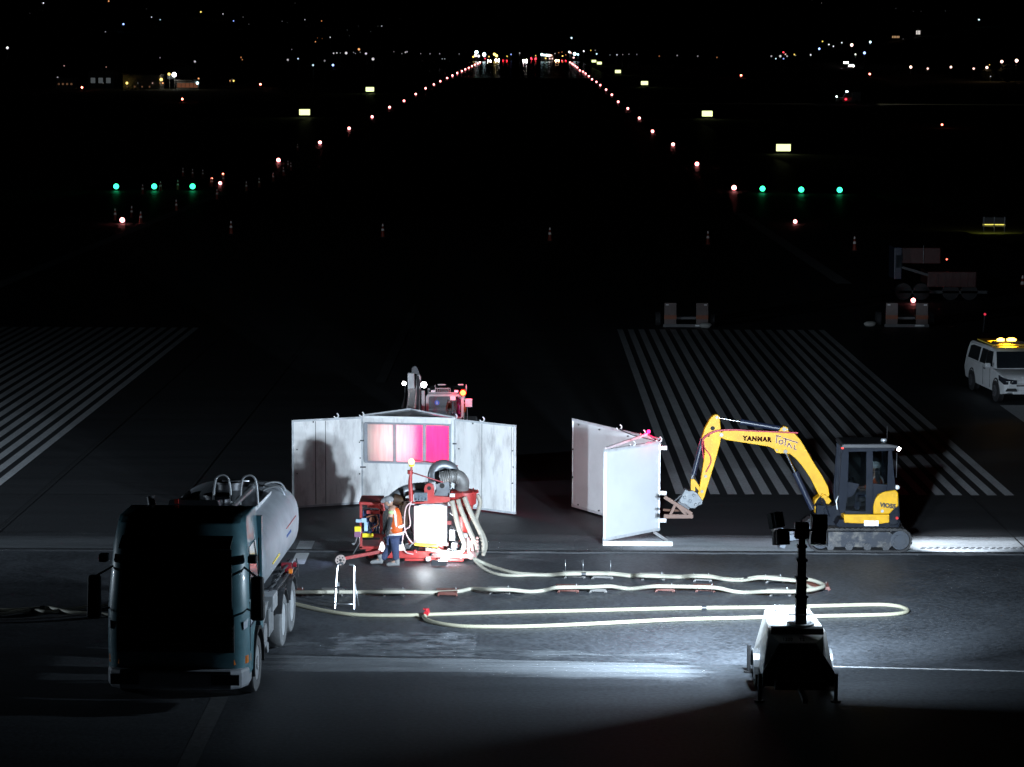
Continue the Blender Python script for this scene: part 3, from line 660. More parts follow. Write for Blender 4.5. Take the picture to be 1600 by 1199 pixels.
    M = MB(); c = P(1401, 809); M.cyl((c[0], y0-.0, c[1]), (c[0], y0+.03, c[1]), .035); M.build('rear_reflector', mat('red_lens', (.6, .02, .02), .3), t)
    M = MB(); c = P(1402, 762); M.sph((c[0], y0+.1, c[1]), .06, (1, .8, .9)); M.build('fuel_cap', WHITE, t)
    # cab: posts, roof, panels, glazing, open enough to look in
    ca = {'a': P(1311.5, 803), 'b': P(1309.5, 780), 'c': P(1314, 712), 'd': P(1318, 698), 'e': P(1397, 699), 'f': P(1399, 765), 'g': P(1364, 793), 'h': P(1362, 803)}
    cy1 = 61.35
    for yy in (y0+.01, cy1-.05):
        ye = yy+.05
        M = MB()
        M.prism([ca['a'], ca['b'], ca['c'], ca['d'], P(1328, 698), P(1326, 706), P(1324, 775), P(1320, 800)], yy, ye)
        M.prism([P(1326, 698), P(1397, 699), P(1397, 704), P(1326, 706)], yy, ye)
        M.prism([P(1353.5, 704), P(1363.5, 704), P(1363.5, 803), P(1352, 803)], yy, ye)
        M.prism([P(1320.3, 797), P(1352.5, 799), P(1352.5, 803), P(1320, 803)], yy, ye)
        M.prism([P(1363.5, 755), P(1386, 757), P(1384, 767), P(1370, 772), P(1366, 782), P(1363.5, 792)], yy, ye)
        M.prism([P(1387.5, 703.5), P(1393, 703.5), P(1399, 765), P(1384, 767), P(1386, 757)], yy, ye)
        M.prism([P(1322, 752), P(1343, 756), P(1332, 775), P(1322, 778)], yy+.003, ye-.003)
        M.build('cab_frame', gry, t, .008)
        M = MB(); M.prism([P(1324, 705), P(1354, 705), P(1353, 800), P(1320, 798)], yy+.02, yy+.026); M.prism([P(1363, 704), P(1388, 704), P(1387, 758), P(1363, 758)], yy+.02, yy+.026)
        g = M.build('cab_glass', mat('tinted_glass', (.55, .65, .68), .03, trans=1, var=0), t)
    M = MB(); M.box(ca['c'][0]-.0, ca['c'][0]+.05, y0+.06, y0+.12, .9, 2.35); M.box(ca['c'][0], ca['c'][0]+.05, cy1-.12, cy1-.06, .9, 2.35); M.build('front_post', gry, t)
    M = MB(); M.prism([P(1313, 697.5), P(1317, 693), P(1386, 693), P(1403, 696), P(1403, 700), P(1315, 700)], y0-.03, cy1+.03); M.build('cab_roof', mat('roof_black', (.02, .02, .023), .5), t, .02)
    M = MB(); c = P(1384, 691); M.lathe((c[0], y0+.4, c[1]-.02), [(.07, 0), (.07, .04), (.05, .06)], 16); M.build('beacon_base', GALV, t)
    M = MB(); c = P(1390, 690); M.cyl((c[0], y0+.5, c[1]), (c[0], y0+.5, c[1]+.3), .006, seg=5); M.build('aerial', BLACK, t)
    M = MB(); c = P(1316, 699); M.sph((c[0], y0, c[1]), .03); M.build('front_marker', emat('red_lamp', (1, .04, .03), 6), t)
    M = MB(); c = P(1403, 701); M.cyl((c[0], y0+.1, c[1]), (c[0]+.05, y0+.08, c[1]-.03), .045, seg=14)
    wl_ = M.build('work_lamp', emat('work_lamp_lens', (.9, .95, 1), 14), t)
    light('work_lamp_beam', 'SPOT', (c[0]+.25, y0-.15, c[1]+.02), t, 900, (.85, .92, 1), aim=(10.0, 61.3, 0), size=.03, spot=R(56), blend=.6)
    M = MB(); M.cyl((P(1400, 740)[0], y0, P(0, 740)[1]), (P(1400, 740)[0], y0-.0, P(0, 702)[1]), .012, seg=6); M.build('grab_rail', DKMET, t)
    # seat and controls inside
    M = MB(); c = P(1372, 760); M.box(c[0]-.42, c[0]+.05, 60.6, 61.1, c[1]-.42, c[1]-.30); M.box(c[0]-.02, c[0]+.08, 60.6, 61.1, c[1]-.3, c[1]+.35); M.build('driver_seat', mat('seat_black', (.03, .03, .035), .8), t, .03)
    M = MB(); c = P(1335, 760); M.box(c[0]-.12, c[0]+.05, 60.55, 60.75, c[1]-.45, c[1]); M.cyl((c[0], 60.65, c[1]), (c[0]-.03, 60.65, c[1]+.14), .012); M.box(c[0]-.2, c[0]+.6, 60.4, 61.25, c[1]-.65, c[1]-.6); M.build('control_console', gry, t)
    # boom swing bracket
    M = MB(); M.prism(out([(945, 555), (970, 535), (985, 520), (1020, 540), (1035, 560), (1015, 585), (990, 600), (975, 640), (950, 650), (945, 600)], 61.4), 61.2, 61.6)
    c = P(1287, 777, 61.3); M.cyl((c[0], 61.15, c[1]), (c[0], 61.65, c[1]), .075, seg=16); M.build('swing_bracket', yel, t, .01)
    M = MB(); M.box(6.75, 7.1, 60.95, 61.85, .55, .95); M.prism(out([(990, 600), (1050, 580), (1080, 560), (1100, 700), (1010, 700)], 61.2), 60.9, 61.3)
    for k in range(5): M.tube(bez([(7.05, 60.9+k*.07, .7), (6.9, 60.85+k*.08, 1.0+.03*k), (6.72, 61.2, .9)], 5), .018, 6)
    M.build('front_frame', gry, t, .01)
    YB = 61.4
    # boom
    bo = [(432, 205), (445, 190), (470, 185), (560, 184), (700, 188), (752, 188), (765, 172), (785, 160), (805, 170), (808, 188), (840, 200), (872, 235), (905, 290), (945, 360), (990, 430), (1022, 490), (1030, 535), (1012, 560), (985, 560), (965, 520), (925, 440), (880, 375), (845, 335), (815, 312), (780, 308), (762, 310), (740, 305), (728, 285), (700, 272), (640, 262), (560, 250), (470, 236), (440, 225)]
    M = MB(); M.prism(out(bo, YB-.13), YB-.13, YB+.13); bm_ = M.build('boom', yel, t, .012)
    M = MB()
    for q in ((442, 207), (783, 176), (790, 298), (1003, 545)):
        c = out([q], YB-.13)[0]; M.cyl((c[0], YB-.16, c[1]), (c[0], YB+.16, c[1]), .045, seg=16)
    for q in ((744, 290), (800, 178)):
        c = out([q], YB-.13)[0]; M.cyl((c[0], YB-.134, c[1]), (c[0], YB+.134, c[1]), .022, seg=12)
    M.build('pivot_pins', mat('pin_grey', (.22, .20, .17), .5, .3, dirt=.5), bm_)
    lb = mat('letter_brown', (.022, .002, .001), .8, spec=.1)
    def bl(s, q, sz, nm, dirv, m_=lb, bold=.012, sp=1.0, up=(0, 0, 1)):
        c = out([q], YB-.15)[0]; txt(s, bm_, m_, (c[0], YB-.136, c[1]), dirv, up, sz, nm, bold=bold, spacing=sp)
    bl('YANMAR', (560, 237), .14, 'lettering', (1, 0, -.05), sp=1.2, bold=.010)
    wh_ = mat('letter_violet', (.06, .035, .07), .8, spec=.1)
    halo = mat('letter_backing', (.62, .36, .14), .5)
    def st_(x, y): v = W(1120+x/10.67, 640+y/10.67, YB-.136); return v
    for wd, mm, dy in ((.040, halo, 0), (.020, wh_, -.003)):
        M = MB(); o_ = Vector((0, dy, 0))
        for a_, b_ in (((992, 435), (1072, 455)), ((1003, 440), (992, 560)), ((1100, 475), (1352, 558)), ((1150, 490), (1136, 608)), ((1172, 630), (1205, 560)), ((1205, 560), (1248, 648)), ((1300, 590), (1285, 655)), ((1285, 655), (1325, 668))):
            p_ = st_(*a_)+o_; q_ = st_(*b_)+o_; nn = (q_-p_).cross(Vector((0, 1, 0))).normalized()*wd/2; th = Vector((0, .003, 0))
            M.hexa([p_-nn, q_-nn, q_-nn+th, p_-nn+th, p_+nn, q_+nn, q_+nn+th, p_+nn+th])
        c = st_(1070, 545)+o_; pr_ = wd/2
        for k in range(16):
            a0, a1 = 2*math.pi*k/16, 2*math.pi*(k+1)/16; f_ = lambda r_, a_: c+Vector((r_*math.cos(a_), 0, r_*math.sin(a_))); g_ = Vector((0, .003, 0))
            M.hexa([f_(.045-pr_, a0), f_(.045-pr_, a1), f_(.045-pr_, a1)+g_, f_(.045-pr_, a0)+g_, f_(.045+pr_, a0), f_(.045+pr_, a1), f_(.045+pr_, a1)+g_, f_(.045+pr_, a0)+g_])
        M.build('lettering', mm, bm_)
    # arm
    ar = [(335, 228), (352, 175), (378, 125), (398, 102), (418, 96), (432, 108), (436, 150), (442, 205), (436, 250), (415, 330), (385, 430), (350, 545), (338, 568), (318, 560), (310, 545), (322, 500), (345, 360), (352, 300), (345, 250)]
    M = MB(); M.prism(out(ar, YB-.10), YB-.10, YB+.10); am = M.build('arm', yel, t, .012)
    M = MB()
    for q, r_ in (((395, 172), .05), ((372, 212), .03)):
        c = out([q], YB-.1)[0]; M.cyl((c[0], YB-.103, c[1]), (c[0], YB+.103, c[1]), r_, seg=16)
    M.build('arm_hole', mat('hole_black', (.008, .008, .008), .8), am)
    M = MB()
    for q in ((418, 112), (357, 432), (337, 515), (442, 207)):
        c = out([q], YB-.1)[0]; M.cyl((c[0], YB-.125, c[1]), (c[0], YB+.125, c[1]), .035, seg=14)
    M.build('arm_pins', mat('pin_grey', (.22, .20, .17), .5, .3, dirt=.5), am)
    # rams
    def ram(a_, b_, f, r, Y, nm):
        A = out([a_], Y)[0]; B = out([b_], Y)[0]; A = Vector((A[0], Y, A[1])); B = Vector((B[0], Y, B[1]))
        M = MB(); M.cyl(A, A.lerp(B, f), r*.45, seg=12); M.build('ram_rod', CHROME, t)
        M = MB(); M.cyl(A.lerp(B, f), B, r, seg=16); M.cyl(A.lerp(B, f-.02), A.lerp(B, f+.03), r*1.15, seg=16); M.build('ram_barrel', mat('ram_navy', (.01, .014, .03), .35), t)
    ram((425, 115), (775, 176), .36, .065, YB, 'a'); ram((793, 305), (938, 612), .36, .07, YB, 'b'); ram((285, 447), (342, 225), .12, .06, YB, 'c')
    # bucket link
    M = MB(); M.prism(out([(275, 448), (290, 445), (303, 455), (335, 510), (325, 520), (300, 485), (298, 520), (275, 515)], YB), YB-.08, YB+.08); M.build('bucket_link', yel, t, .005)
    M = MB(); M.prism(out([(232, 520), (245, 498), (262, 508), (285, 505), (310, 520), (338, 560), (335, 580), (312, 588), (296, 602), (270, 600), (245, 580), (222, 572), (210, 560), (222, 540)], YB), YB-.16, YB+.16)
    for q in ((240, 540), (270, 560), (300, 580), (322, 575), (290, 530)):
        c = out([q], YB)[0]; M.cyl((c[0], YB-.2, c[1]), (c[0], YB+.2, c[1]), .035, seg=12)
    M.build('tilt_coupler', mat('coupler_grey', (.11, .12, .13), .5, .3, dirt=.5, dirtcol=(.25, .25, .25), dscale=9), t, .01)
    hs = mat('red_hose', (.35, .02, .04), .5)
    M = MB()
    for off in (0, 7):
        q = [(345, 330+off), (338, 250+off), (355, 215+off), (400, 190+off*.6), (440, 182+off*.5), (520, 180+off*.4), (620, 186+off*.2), (858, 196+off*.3)]
        M.tube(bez([(out([p], YB-.16)[0][0], YB-.16, out([p], YB-.16)[0][1]) for p in q], 5), .014, 6)
    q = [(345, 240), (352, 280), (378, 315), (386, 350), (372, 385), (358, 410)]
    M.tube(bez([(out([p], YB-.14)[0][0], YB-.14, out([p], YB-.14)[0][1]) for p in q], 5), .013, 6)
    M.build('hydraulic_hoses', hs, t)
    # side mirror bracket and steps seen at the cab front
    M = MB(); c = P(1308, 775); M.tube([(c[0]+.02, y0+.02, c[1]), (c[0]-.03, y0-.02, c[1]-.1), (c[0]+.0, y0-.02, c[1]-.3)], .014, 6); M.build('grab_handle', GALV, t)
    return t
digger()

# brown timber-like lifting frame hung from the coupler
def lift_frame():
    br = mat('brown_frame', (.16, .085, .06), .6, dirt=.3)
    def p(x, y, Y): v = W(1000+x/6.307, 640+y/6.307, Y); return v
    t = thing('lifting_frame', 'brown triangulated steel lifting frame held by the excavator', 'frame', (3.6, 61.4, .5))
    for Y in (61.2, 61.75):
        M = MB(); M.bar(p(235, 1052, Y), p(520, 1052, Y), .09); M.build('bottom_rail', br, t)
        M = MB(); M.bar(p(240, 860, Y), p(510, 1030, Y), .08); M.build('top_rail', br, t)
        M = MB(); M.bar(p(300, 1035, Y), p(350, 930, Y), .06); M.bar(p(355, 930, Y), p(450, 1035, Y), .06); M.build('brace', br, t)
    M = MB()
    for q in ((250, 1050), (510, 1050), (345, 925)): M.bar(p(*q, 61.2), p(*q, 61.75), .07)
    M.bar(p(235, 990, 61.2), p(470, 1000, 61.75), .05); M.build('cross_rail', br, t)
    M = MB(); M.cyl(p(340, 905, 61.4), p(400, 850, 61.4), .02); M.bar(p(385, 900, 61.4), p(480, 980, 61.4), .12); M.build('coupler_hook', DKMET, t)
lift_frame()
# ================================================================== FOLDING SCREEN AND ENCLOSURE
def eye(M, p, r=.07):                   # lifting eye standing on a top rail
    M.torus((p[0], p[1], p[2]+r), r, .016, (0, 1, 0), 14, 6, -.5, math.pi+.5)
PW = mat('screen_white', (.56, .575, .59), .4, var=.04, scale=1.5, dirt=.15, dirtcol=(.40, .40, .39), dscale=1)
PF = mat('screen_frame', (.60, .62, .64), .45, .3, dirt=.25)
PG = mat('screen_back_grey', (.70, .72, .74), .6, var=.05, scale=1.2, dirt=.2, dirtcol=(.3, .29, .29), dscale=1)
def panel(M, a, b, z0, z1, th=.03):
    a = Vector((a[0], a[1])); b = Vector((b[0], b[1])); d = (b-a).normalized(); n = Vector((d.y, -d.x))*th/2
    q = [a-n, b-n, b+n, a+n]
    M.hexa([(v.x, v.y, z0) for v in q]+[(v.x, v.y, z1) for v in q])
def framed(t, a, b, z0, z1, skin, fr=PF, nm='panel', fw=.06, bolts=True):
    M = MB(); panel(M, a, b, z0, z1, .03); p = M.build(nm, skin, t)
    a = Vector(a); b = Vector(b); d = (b-a).normalized(); A = lambda s, z: (a.x+d.x*s, a.y+d.y*s, z); L = (b-a).length
    M = MB()
    M.bar(A(0, z1-fw/2), A(L, z1-fw/2), .055, fw); M.bar(A(0, z0+fw/2), A(L, z0+fw/2), .055, fw)
    M.bar(A(fw/2, z0+fw), A(fw/2, z1-fw), fw, .05); M.bar(A(L-fw/2, z0+fw), A(L-fw/2, z1-fw), fw, .05)
    M.build('panel_frame', fr, p)
    return p
def screen():
    t = thing('folding_screen', 'white folding screen with two tall panels hinged in a V', 'screen', (2.3, 62.5, 0))
    a = (1.87, 60.95); b = (3.22, 62.45); c = (1.245, 66.15)
    pf = framed(t, a, b, .10, 2.22, PW); pr = framed(t, c, (3.20, 62.6), .05, 2.27, PG)
    M = MB()
    for s in (.08, .33, .66, .95):
        v = Vector(c).lerp(Vector((3.2, 62.6)), s)
        for z in (.15, 2.15): M.cyl((v.x-.02, v.y-.04, z), (v.x-.03, v.y-.06, z), .02, seg=6)
    for z in (.8, 1.5): M.cyl((1.25, 66.1, z), (1.23, 66.05, z), .025, seg=6)
    M.build('bolts', DKMET, pr)
    M = MB()
    for s in (.5, .98): v = Vector(a).lerp(Vector(b), s); eye(M, (v.x, v.y, 2.2), .06)
    for s in (.55, .82): v = Vector(c).lerp(Vector((3.2, 62.6)), s); eye(M, (v.x, v.y, 2.25), .06)
    M.build('lifting_eye', WHITE, t)
    M = MB(); M.bar((1.9, 61.0, 2.24), (2.95, 63.05, 2.30), .04, .05); M.build('brace_rod', mat('brace_paint', (.7, .6, .62), .4), t)
    M = MB(); M.tube([(2.3, 64.15, 2.27), (2.6, 63.0, 2.28), (3.1, 62.5, 2.22)], .012); M.tube([(2.95, 63.05, 2.3), (3.2, 62.5, 2.2)], .02); M.build('brace_cable', DKMET, t)
    M = MB(); M.sph((2.98, 63.05, 2.36), .045); M.build('red_lamp', emat('pink_red_lamp', (1, .02, .16), 7), t)
    light('red_lamp_glow', 'POINT', (2.98, 62.92, 2.42), t, 22, (1, .02, .10), size=.04)
    light('red_lamp_glow', 'POINT', (3.05, 62.0, 2.5), t, 9, (1, .03, .08), size=.04)
    M = MB(); M.bar((1.85, 60.9, .06), (3.45, 60.9, .06), .10, .10); M.bar((3.42, 60.92, .06), (3.1, 62.4, .06), .05, .05); M.build('foot_beam', WHITE, t)
    for z in (.30, .95, 2.02): M = MB(); M.box(3.22, 3.38, 62.36, 62.46, z, z+.09); M.build('hinge_bracket', WHITE, t)
screen()

def enclosure():
    t = thing('work_enclosure', 'weathered white panel enclosure with a wide three-light window and splayed wings', 'enclosure', (-2.9, 66.2, 0))
    A, B, Cc, D, E = (-5.70, 65.8), (-3.99, 66.55), (-2.87, 67.6), (-1.69, 66.2), (-.17, 65.03)
    skin = mat('weathered_panel', (.76, .745, .73), .6, var=.10, scale=3, dirt=.75, dirtcol=(.38, .36, .36), dscale=3.5, stretch=(1, 1, .28))
    H_ = 2.24
    for nm, a, b in (('wing_panel', A, B), ('wing_panel', D, E)):
        p = framed(t, a, b, .04, H_, skin, mat('weathered_frame', (.48, .5, .52), .5, dirt=.5), nm, .05)
        M = MB()
        for s in (.33, .47) if a == A else (.45, .93):
            v = Vector(a).lerp(Vector(b), s); M.box(v.x-.006, v.x+.006, v.y-.022, v.y-.014, .1, 2.18)
        for s, z in ((.07, 1.5), (.07, .9), (.3, 2.17), (.95, 1.6), (.95, .8), (.96, 1.2)):
            v = Vector(a).lerp(Vector(b), s); M.cyl((v.x, v.y-.045, z), (v.x, v.y-.02, z), .018, seg=6)
        M.build('seam', DKMET, p)
    # front wall round the window
    Bv, Dv = Vector(B), Vector(D); L = (Dv-Bv).length
    at = lambda s: (Bv.lerp(Dv, s).x, Bv.lerp(Dv, s).y)
    zb, zt = 1.10, 2.08
    M = MB(); panel(M, at(0), at(1), .04, zb); panel(M, at(0), at(1), zt, H_); panel(M, at(0), at(.03), zb, zt); panel(M, at(.955), at(1), zb, zt); M.build('front_wall', skin, t)
    M = MB()
    f = lambda s, z: (at(s)[0], at(s)[1]-.02, z)
    M.bar(f(0, H_), f(1, H_), .06, .05); M.bar(f(.975, .1), f(.975, 2.2), .05, .05); M.build('wall_frame', WHITE, t)
    wnd = MB()
    for s in (.03, .345, .67, .955): wnd.bar(f(s, zb), f(s, zt), .085, .06)
    wnd.bar(f(.02, zb), f(.965, zb), .05, .05); wnd.bar(f(.02, zt), f(.965, zt), .05, .05)
    wf = wnd.build('window_frame', mat('window_frame_grey', (.30, .31, .34), .5), t)
    pm = bpy.data.materials.new('frosted_pane'); pm.use_nodes = True; nt = pm.node_tree; nt.nodes.clear(); o = nd(nt, 'ShaderNodeOutputMaterial')
    tr = nd(nt, 'ShaderNodeBsdfTranslucent'); tr.inputs[0].default_value = (.9, .9, .9, 1); df = nd(nt, 'ShaderNodeBsdfDiffuse'); df.inputs[0].default_value = (.5, .5, .5, 1)
    mx = nd(nt, 'ShaderNodeMixShader'); mx.inputs[0].default_value = .12; nt.links.new(tr.outputs[0], mx.inputs[1]); nt.links.new(df.outputs[0], mx.inputs[2]); nt.links.new(mx.outputs[0], o.inputs[0])
    n_ = nd(nt, 'ShaderNodeTexNoise'); n_.inputs['Scale'].default_value = 5; tc = nd(nt, 'ShaderNodeTexCoord'); mp = nd(nt, 'ShaderNodeMapping'); mp.inputs['Scale'].default_value = (3, 1, .3)
    nt.links.new(tc.outputs['Object'], mp.inputs[0]); nt.links.new(mp.outputs[0], n_.inputs['Vector']); rp = nd(nt, 'ShaderNodeValToRGB'); rp.color_ramp.elements[0].color = (.55, .55, .55, 1); rp.color_ramp.elements[1].color = (1, 1, 1, 1); nt.links.new(n_.outputs['Fac'], rp.inputs[0]); nt.links.new(rp.outputs[0], tr.inputs[0])
    for s0, s1 in ((.035, .335), (.355, .66), (.68, .95)):
        M = MB(); M._f([M.bm.verts.new((*at(s_), z_)) for s_, z_ in ((s0, zb+.02), (s1, zb+.02), (s1, zt-.02), (s0, zt-.02))]); M.build('window_pane', pm, wf)
    # roof wedge behind the front wall and ridge bars
    M = MB(); M.hexa([(*B, H_-.03), (*D, H_-.03), (*Cc, H_+.0), (*Cc, H_+.0), (*B, H_+.0), (*D, H_+.0), (*Cc, H_+.03), (*Cc, H_+.03)])
    M.bar((*B, H_+.03), (*Cc, H_+.06), .04); M.bar((*D, H_+.03), (*Cc, H_+.06), .04); M.build('roof', PF, t)
    M = MB()
    for s, (a, b) in ((.62, (A, B)), (.98, (A, B)), (.45, (D, E)), (.0, (D, E))):
        v = Vector(a).lerp(Vector(b), s); eye(M, (v.x, v.y, H_), .055)
    M.build('lifting_eye', WHITE, t)
    M = MB()
    for z in (.95, 1.62): v = Vector(B); M.box(v.x-.07, v.x+.07, v.y-.06, v.y-.02, z, z+.035)
    for z in (1.6,): v = Vector(D); M.box(v.x-.05, v.x+.05, v.y-.06, v.y-.02, z, z+.035)
    M.build('hinge', DKMET, t)
enclosure()

# ================================================================== PEOPLE
SKIN = mat('skin', (.42, .25, .18), .55)
ORG = mat('hi_vis_orange', (.62, .095, .01), .6); SIL = mat('reflective_tape', (.72, .72, .74), .35)
NVY = mat('work_trousers', (.035, .05, .11), .85, dirt=.3); GRN = mat('lime_shirt', (.42, .55, .25), .8); GLV = mat('black_glove', (.02, .02, .022), .7)
BOOT = mat('dusty_boot', (.22, .22, .22), .8, dirt=.4); HAIR = mat('dark_hair', (.03, .02, .015), .8)
def skin(name, pts, edges, m, parent, root=0, sub=2):
    me = bpy.data.meshes.new(name); me.from_pydata([p[0] for p in pts], edges, [])
    o = bpy.data.objects.new(name, me); COL.objects.link(o); o.parent = parent; me.materials.append(m)
    r = parent
    while r.parent: r = r.parent
    me.transform(Matrix.Translation(-r.location))
    md = o.modifiers.new('skin', 'SKIN'); md.use_smooth_shade = True
    for i, p in enumerate(pts):
        sv = me.skin_vertices[0].data[i]; rad = p[1]; sv.radius = rad if isinstance(rad, tuple) else (rad, rad); sv.use_root = (i == root)
    s = o.modifiers.new('sub', 'SUBSURF'); s.levels = sub; s.render_levels = sub
    return o
def hand_mb(M, wrist, d, side, sc=1.0, curl=.5):     # palm, four curled fingers, a thumb from the palm's side
    wrist = Vector(wrist); d = Vector(d).normalized(); s = Vector(side).normalized(); s = (s-d*s.dot(d)).normalized(); n = d.cross(s)
    M.tube([wrist-d*.02, wrist+d*.02, wrist+d*.06, wrist+d*.09], [.026*sc, .032*sc, .036*sc, .03*sc], 8)
    for k, (off, ln) in enumerate(((-.027, .068), (-.009, .078), (.009, .074), (.027, .058))):
        b = wrist+d*.085*sc+s*off*sc; p = [b]; dd = d.copy()
        for q in range(3):
            dd = (dd*math.cos(curl*.6)+n*math.sin(curl*.6)).normalized(); p.append(p[-1]+dd*ln/3*1.1*sc)
        M.tube(p, [.0095*sc, .009*sc, .008*sc, .0065*sc], 6)
    b = wrist+d*.03*sc+s*-.03*sc; M.tube([b, b-s*.02*sc+d*.025*sc, b-s*.022*sc+d*.05*sc+n*.01, b-s*.015*sc+d*.068*sc+n*.02], [.012*sc, .011*sc, .0095*sc, .008*sc], 6)
def head_obj(t, c, fwd, up, m=SKIN):
    fwd = Vector(fwd).normalized(); up = Vector(up); up = (up-fwd*up.dot(fwd)).normalized(); s = up.cross(fwd)
    Mx = Matrix.Identity(4)
    for i in range(3): Mx[i][0] = fwd[i]; Mx[i][1] = s[i]; Mx[i][2] = up[i]
    Mx.translation = Vector(c)
    M = MB(); g = bmesh.ops.create_icosphere(M.bm, subdivisions=3, radius=1)
    for v in g['verts']:
        p = v.co.copy(); x, y, z = p.x*.098, p.y*.077, p.z*.118
        if z < 0: x *= 1-.25*(-z/.118)**1.5*(1 if x > 0 else 1.6); y *= 1-.42*(-z/.118)**1.5
        if x > 0:
            x += .022*math.exp(-((y/.014)**2)-((z+.018)/.022)**2)            # nose
            x -= .010*(math.exp(-(((abs(y)-.032)/.016)**2)-((z-.008)/.014)**2))   # eye sockets
            x += .007*math.exp(-((y/.028)**2)-((z+.062)/.01)**2)+.010*math.exp(-((y/.02)**2)-((z+.10)/.014)**2)  # lips, chin
        v.co = Mx @ Vector((x, y, z))
    for f in M.bm.faces: f.smooth = True
    for k in (-1, 1): M.sph(Mx @ Vector((-.005, k*.077, -.01)), .022, (.6, .5, 1))
    h = M.build('head', m, t)
    M = MB()
    for k in (-1, 1): M.sph(Mx @ Vector((.080, k*.031, .008)), .010, (1, 1, 1), 8, 6)
    M.build('eyes', mat('eye_dark', (.05, .04, .04), .3), h)
    M = MB(); M.tube([Mx @ Vector((.088, -.022, -.052)), Mx @ Vector((.095, 0, -.054)), Mx @ Vector((.088, .022, -.052))], .004, 6); M.build('mouth', mat('lip', (.3, .10, .08), .5), h)
    return h, Mx
def worker():
    Y = 58.45
    def p(cx, cy, dy=0): return W(520+cx/8.564, 760+cy/8.564, Y+dy)
    t = thing('person', 'person walking in orange vest, blue trousers and grey cap beside the red machine', 'person', (-2.92, 58.5, 0))
    pel = p(820, 690); ch = p(815, 400); nk = p(785, 262); hd = p(748, 205)
    zf = -.035
    def gz(v, z): return Vector((v.x, v.y, z))
    sL = p(785, 315, -.17); eL = p(768, 470, -.22); hL = p(738, 600, -.20)
    sR = p(800, 320, .2); eR = p(740, 470, .26); hR = p(690, 590, .2)
    pl, pr = p(825, 705, -.09), p(810, 705, .09)
    kL, kR = p(840, 880, -.1), p(735, 870, .1)
    aL, aR = gz(p(848, 1050, -.1), .09), gz(p(630, 1010, .1), .10)
    tL, tR = gz(p(735, 1080, -.12), .01), gz(p(555, 1000, .1), .03)
    body = [(pel, .13), (ch, (.15, .12)), (p(800, 300), (.12, .09)), (nk, .055), (hd, .06), (sL, .065), (eL, .045), (hL, .03), (sR, .065), (eR, .045), (hR, .03), (pl, .09), (kL, .06), (aL, .04), (pr, .09), (kR, .06), (aR, .04), (tL, .03), (tR, .03)]
    ed = [(0, 1), (1, 2), (2, 3), (3, 4), (2, 5), (5, 6), (6, 7), (2, 8), (8, 9), (9, 10), (0, 11), (11, 12), (12, 13), (0, 14), (14, 15), (15, 16), (13, 17), (16, 18)]
    skin('body', body, ed, SKIN, t)
    skin('trousers', [(p(820, 660), (.165, .14)), (pl, .12), (kL, .085), (p(850, 1000, -.1), .075), (pr, .12), (kR, .085), (p(655, 985, .1), .075)], [(0, 1), (1, 2), (2, 3), (0, 4), (4, 5), (5, 6)], NVY, t)
    skin('vest', [(p(838, 655), (.20, .165)), (p(845, 560), (.19, .16)), (p(845, 440), (.19, .155)), (p(828, 340), (.18, .135)), (p(800, 285), (.12, .10))], [(0, 1), (1, 2), (2, 3), (3, 4)], ORG, t)
    skin('sleeve', [(sL, .085), (p(778, 390, -.2), .07)], [(0, 1)], GRN, t); skin('sleeve', [(sR, .085), (p(775, 400, .24), .07)], [(0, 1)], GRN, t)
    skin('arm_guard', [(p(776, 400, -.2), .056), (eL, .056), (hL, .042)], [(0, 1), (1, 2)], GLV, t); skin('arm_guard', [(p(775, 400, .24), .056), (eR, .056), (hR, .042)], [(0, 1), (1, 2)], GLV, t)
    for h, e in ((hL, eL), (hR, eR)):
        M = MB(); hand_mb(M, h, h-e, (0, -1, 0) if h is hL else (0, 1, 0), 1.1, .7); M.build('glove', GLV, t)
    # tape: belts and shoulder bands
    M = MB()
    def ring(c, rx, ry, h_):
        pr_ = [Vector((c.x+rx*math.cos(a_), c.y+ry*math.sin(a_), c.z+.03*math.cos(a_))) for a_ in [2*math.pi*k/28 for k in range(28)]]
        A = [M.bm.verts.new(q) for q in pr_]; B = [M.bm.verts.new(q+Vector((0, 0, h_))) for q in pr_]; Cv = [M.bm.verts.new(q*1+Vector((0, 0, h_*.5))+(q-c).normalized()*.008) for q in pr_]
        for k in range(28): M._f([A[k], A[(k+1) % 28], Cv[(k+1) % 28], Cv[k]], True); M._f([Cv[k], Cv[(k+1) % 28], B[(k+1) % 28], B[k]], True)
    ring(p(840, 655), .185, .168, .06); ring(p(847, 555), .178, .162, .055)
    for dy in (-.10, .10):
        q = [p(850, 540, dy*1.55), p(838, 450, dy*1.6), p(830, 360, dy*1.5), p(805, 290, dy*1.1)]
        M.tube(bez(q, 4), .026, 6)
    M.build('reflective_tape', SIL, t)
    for a_, to in ((aL, tL), (aR, tR)):
        M = MB(); d = (to-a_); d.z = 0; d.normalize()
        M.tube([a_+Vector((0, 0, .10)), a_+Vector((0, 0, .02))-d*.02, a_-Vector((0, 0, .05))-d*.02], [.06, .062, .058], 10)
        M.tube([a_-Vector((0, 0, .06))-d*.07, a_-Vector((0, 0, .055))+d*.05, a_-Vector((0, 0, .07))+d*.17, a_-Vector((0, 0, .075))+d*.21], [.045, .052, .046, .025], 10); M.build('boot', BOOT, t)
    h, Mx = head_obj(t, hd, (-1, -.15, -.30), (-.3, 0, 1))
    cp = mat('grey_cap', (.2, .2, .21), .8)
    M = MB(); M.sph(Mx @ Vector((-.012, 0, .045)), .112, (1.02, .86, .75)); M.tube([Mx @ Vector((.06, 0, .06)), Mx @ Vector((.12, 0, .052)), Mx @ Vector((.165, 0, .04))], [.06, .05, .03], 10); M.build('cap', cp, t)
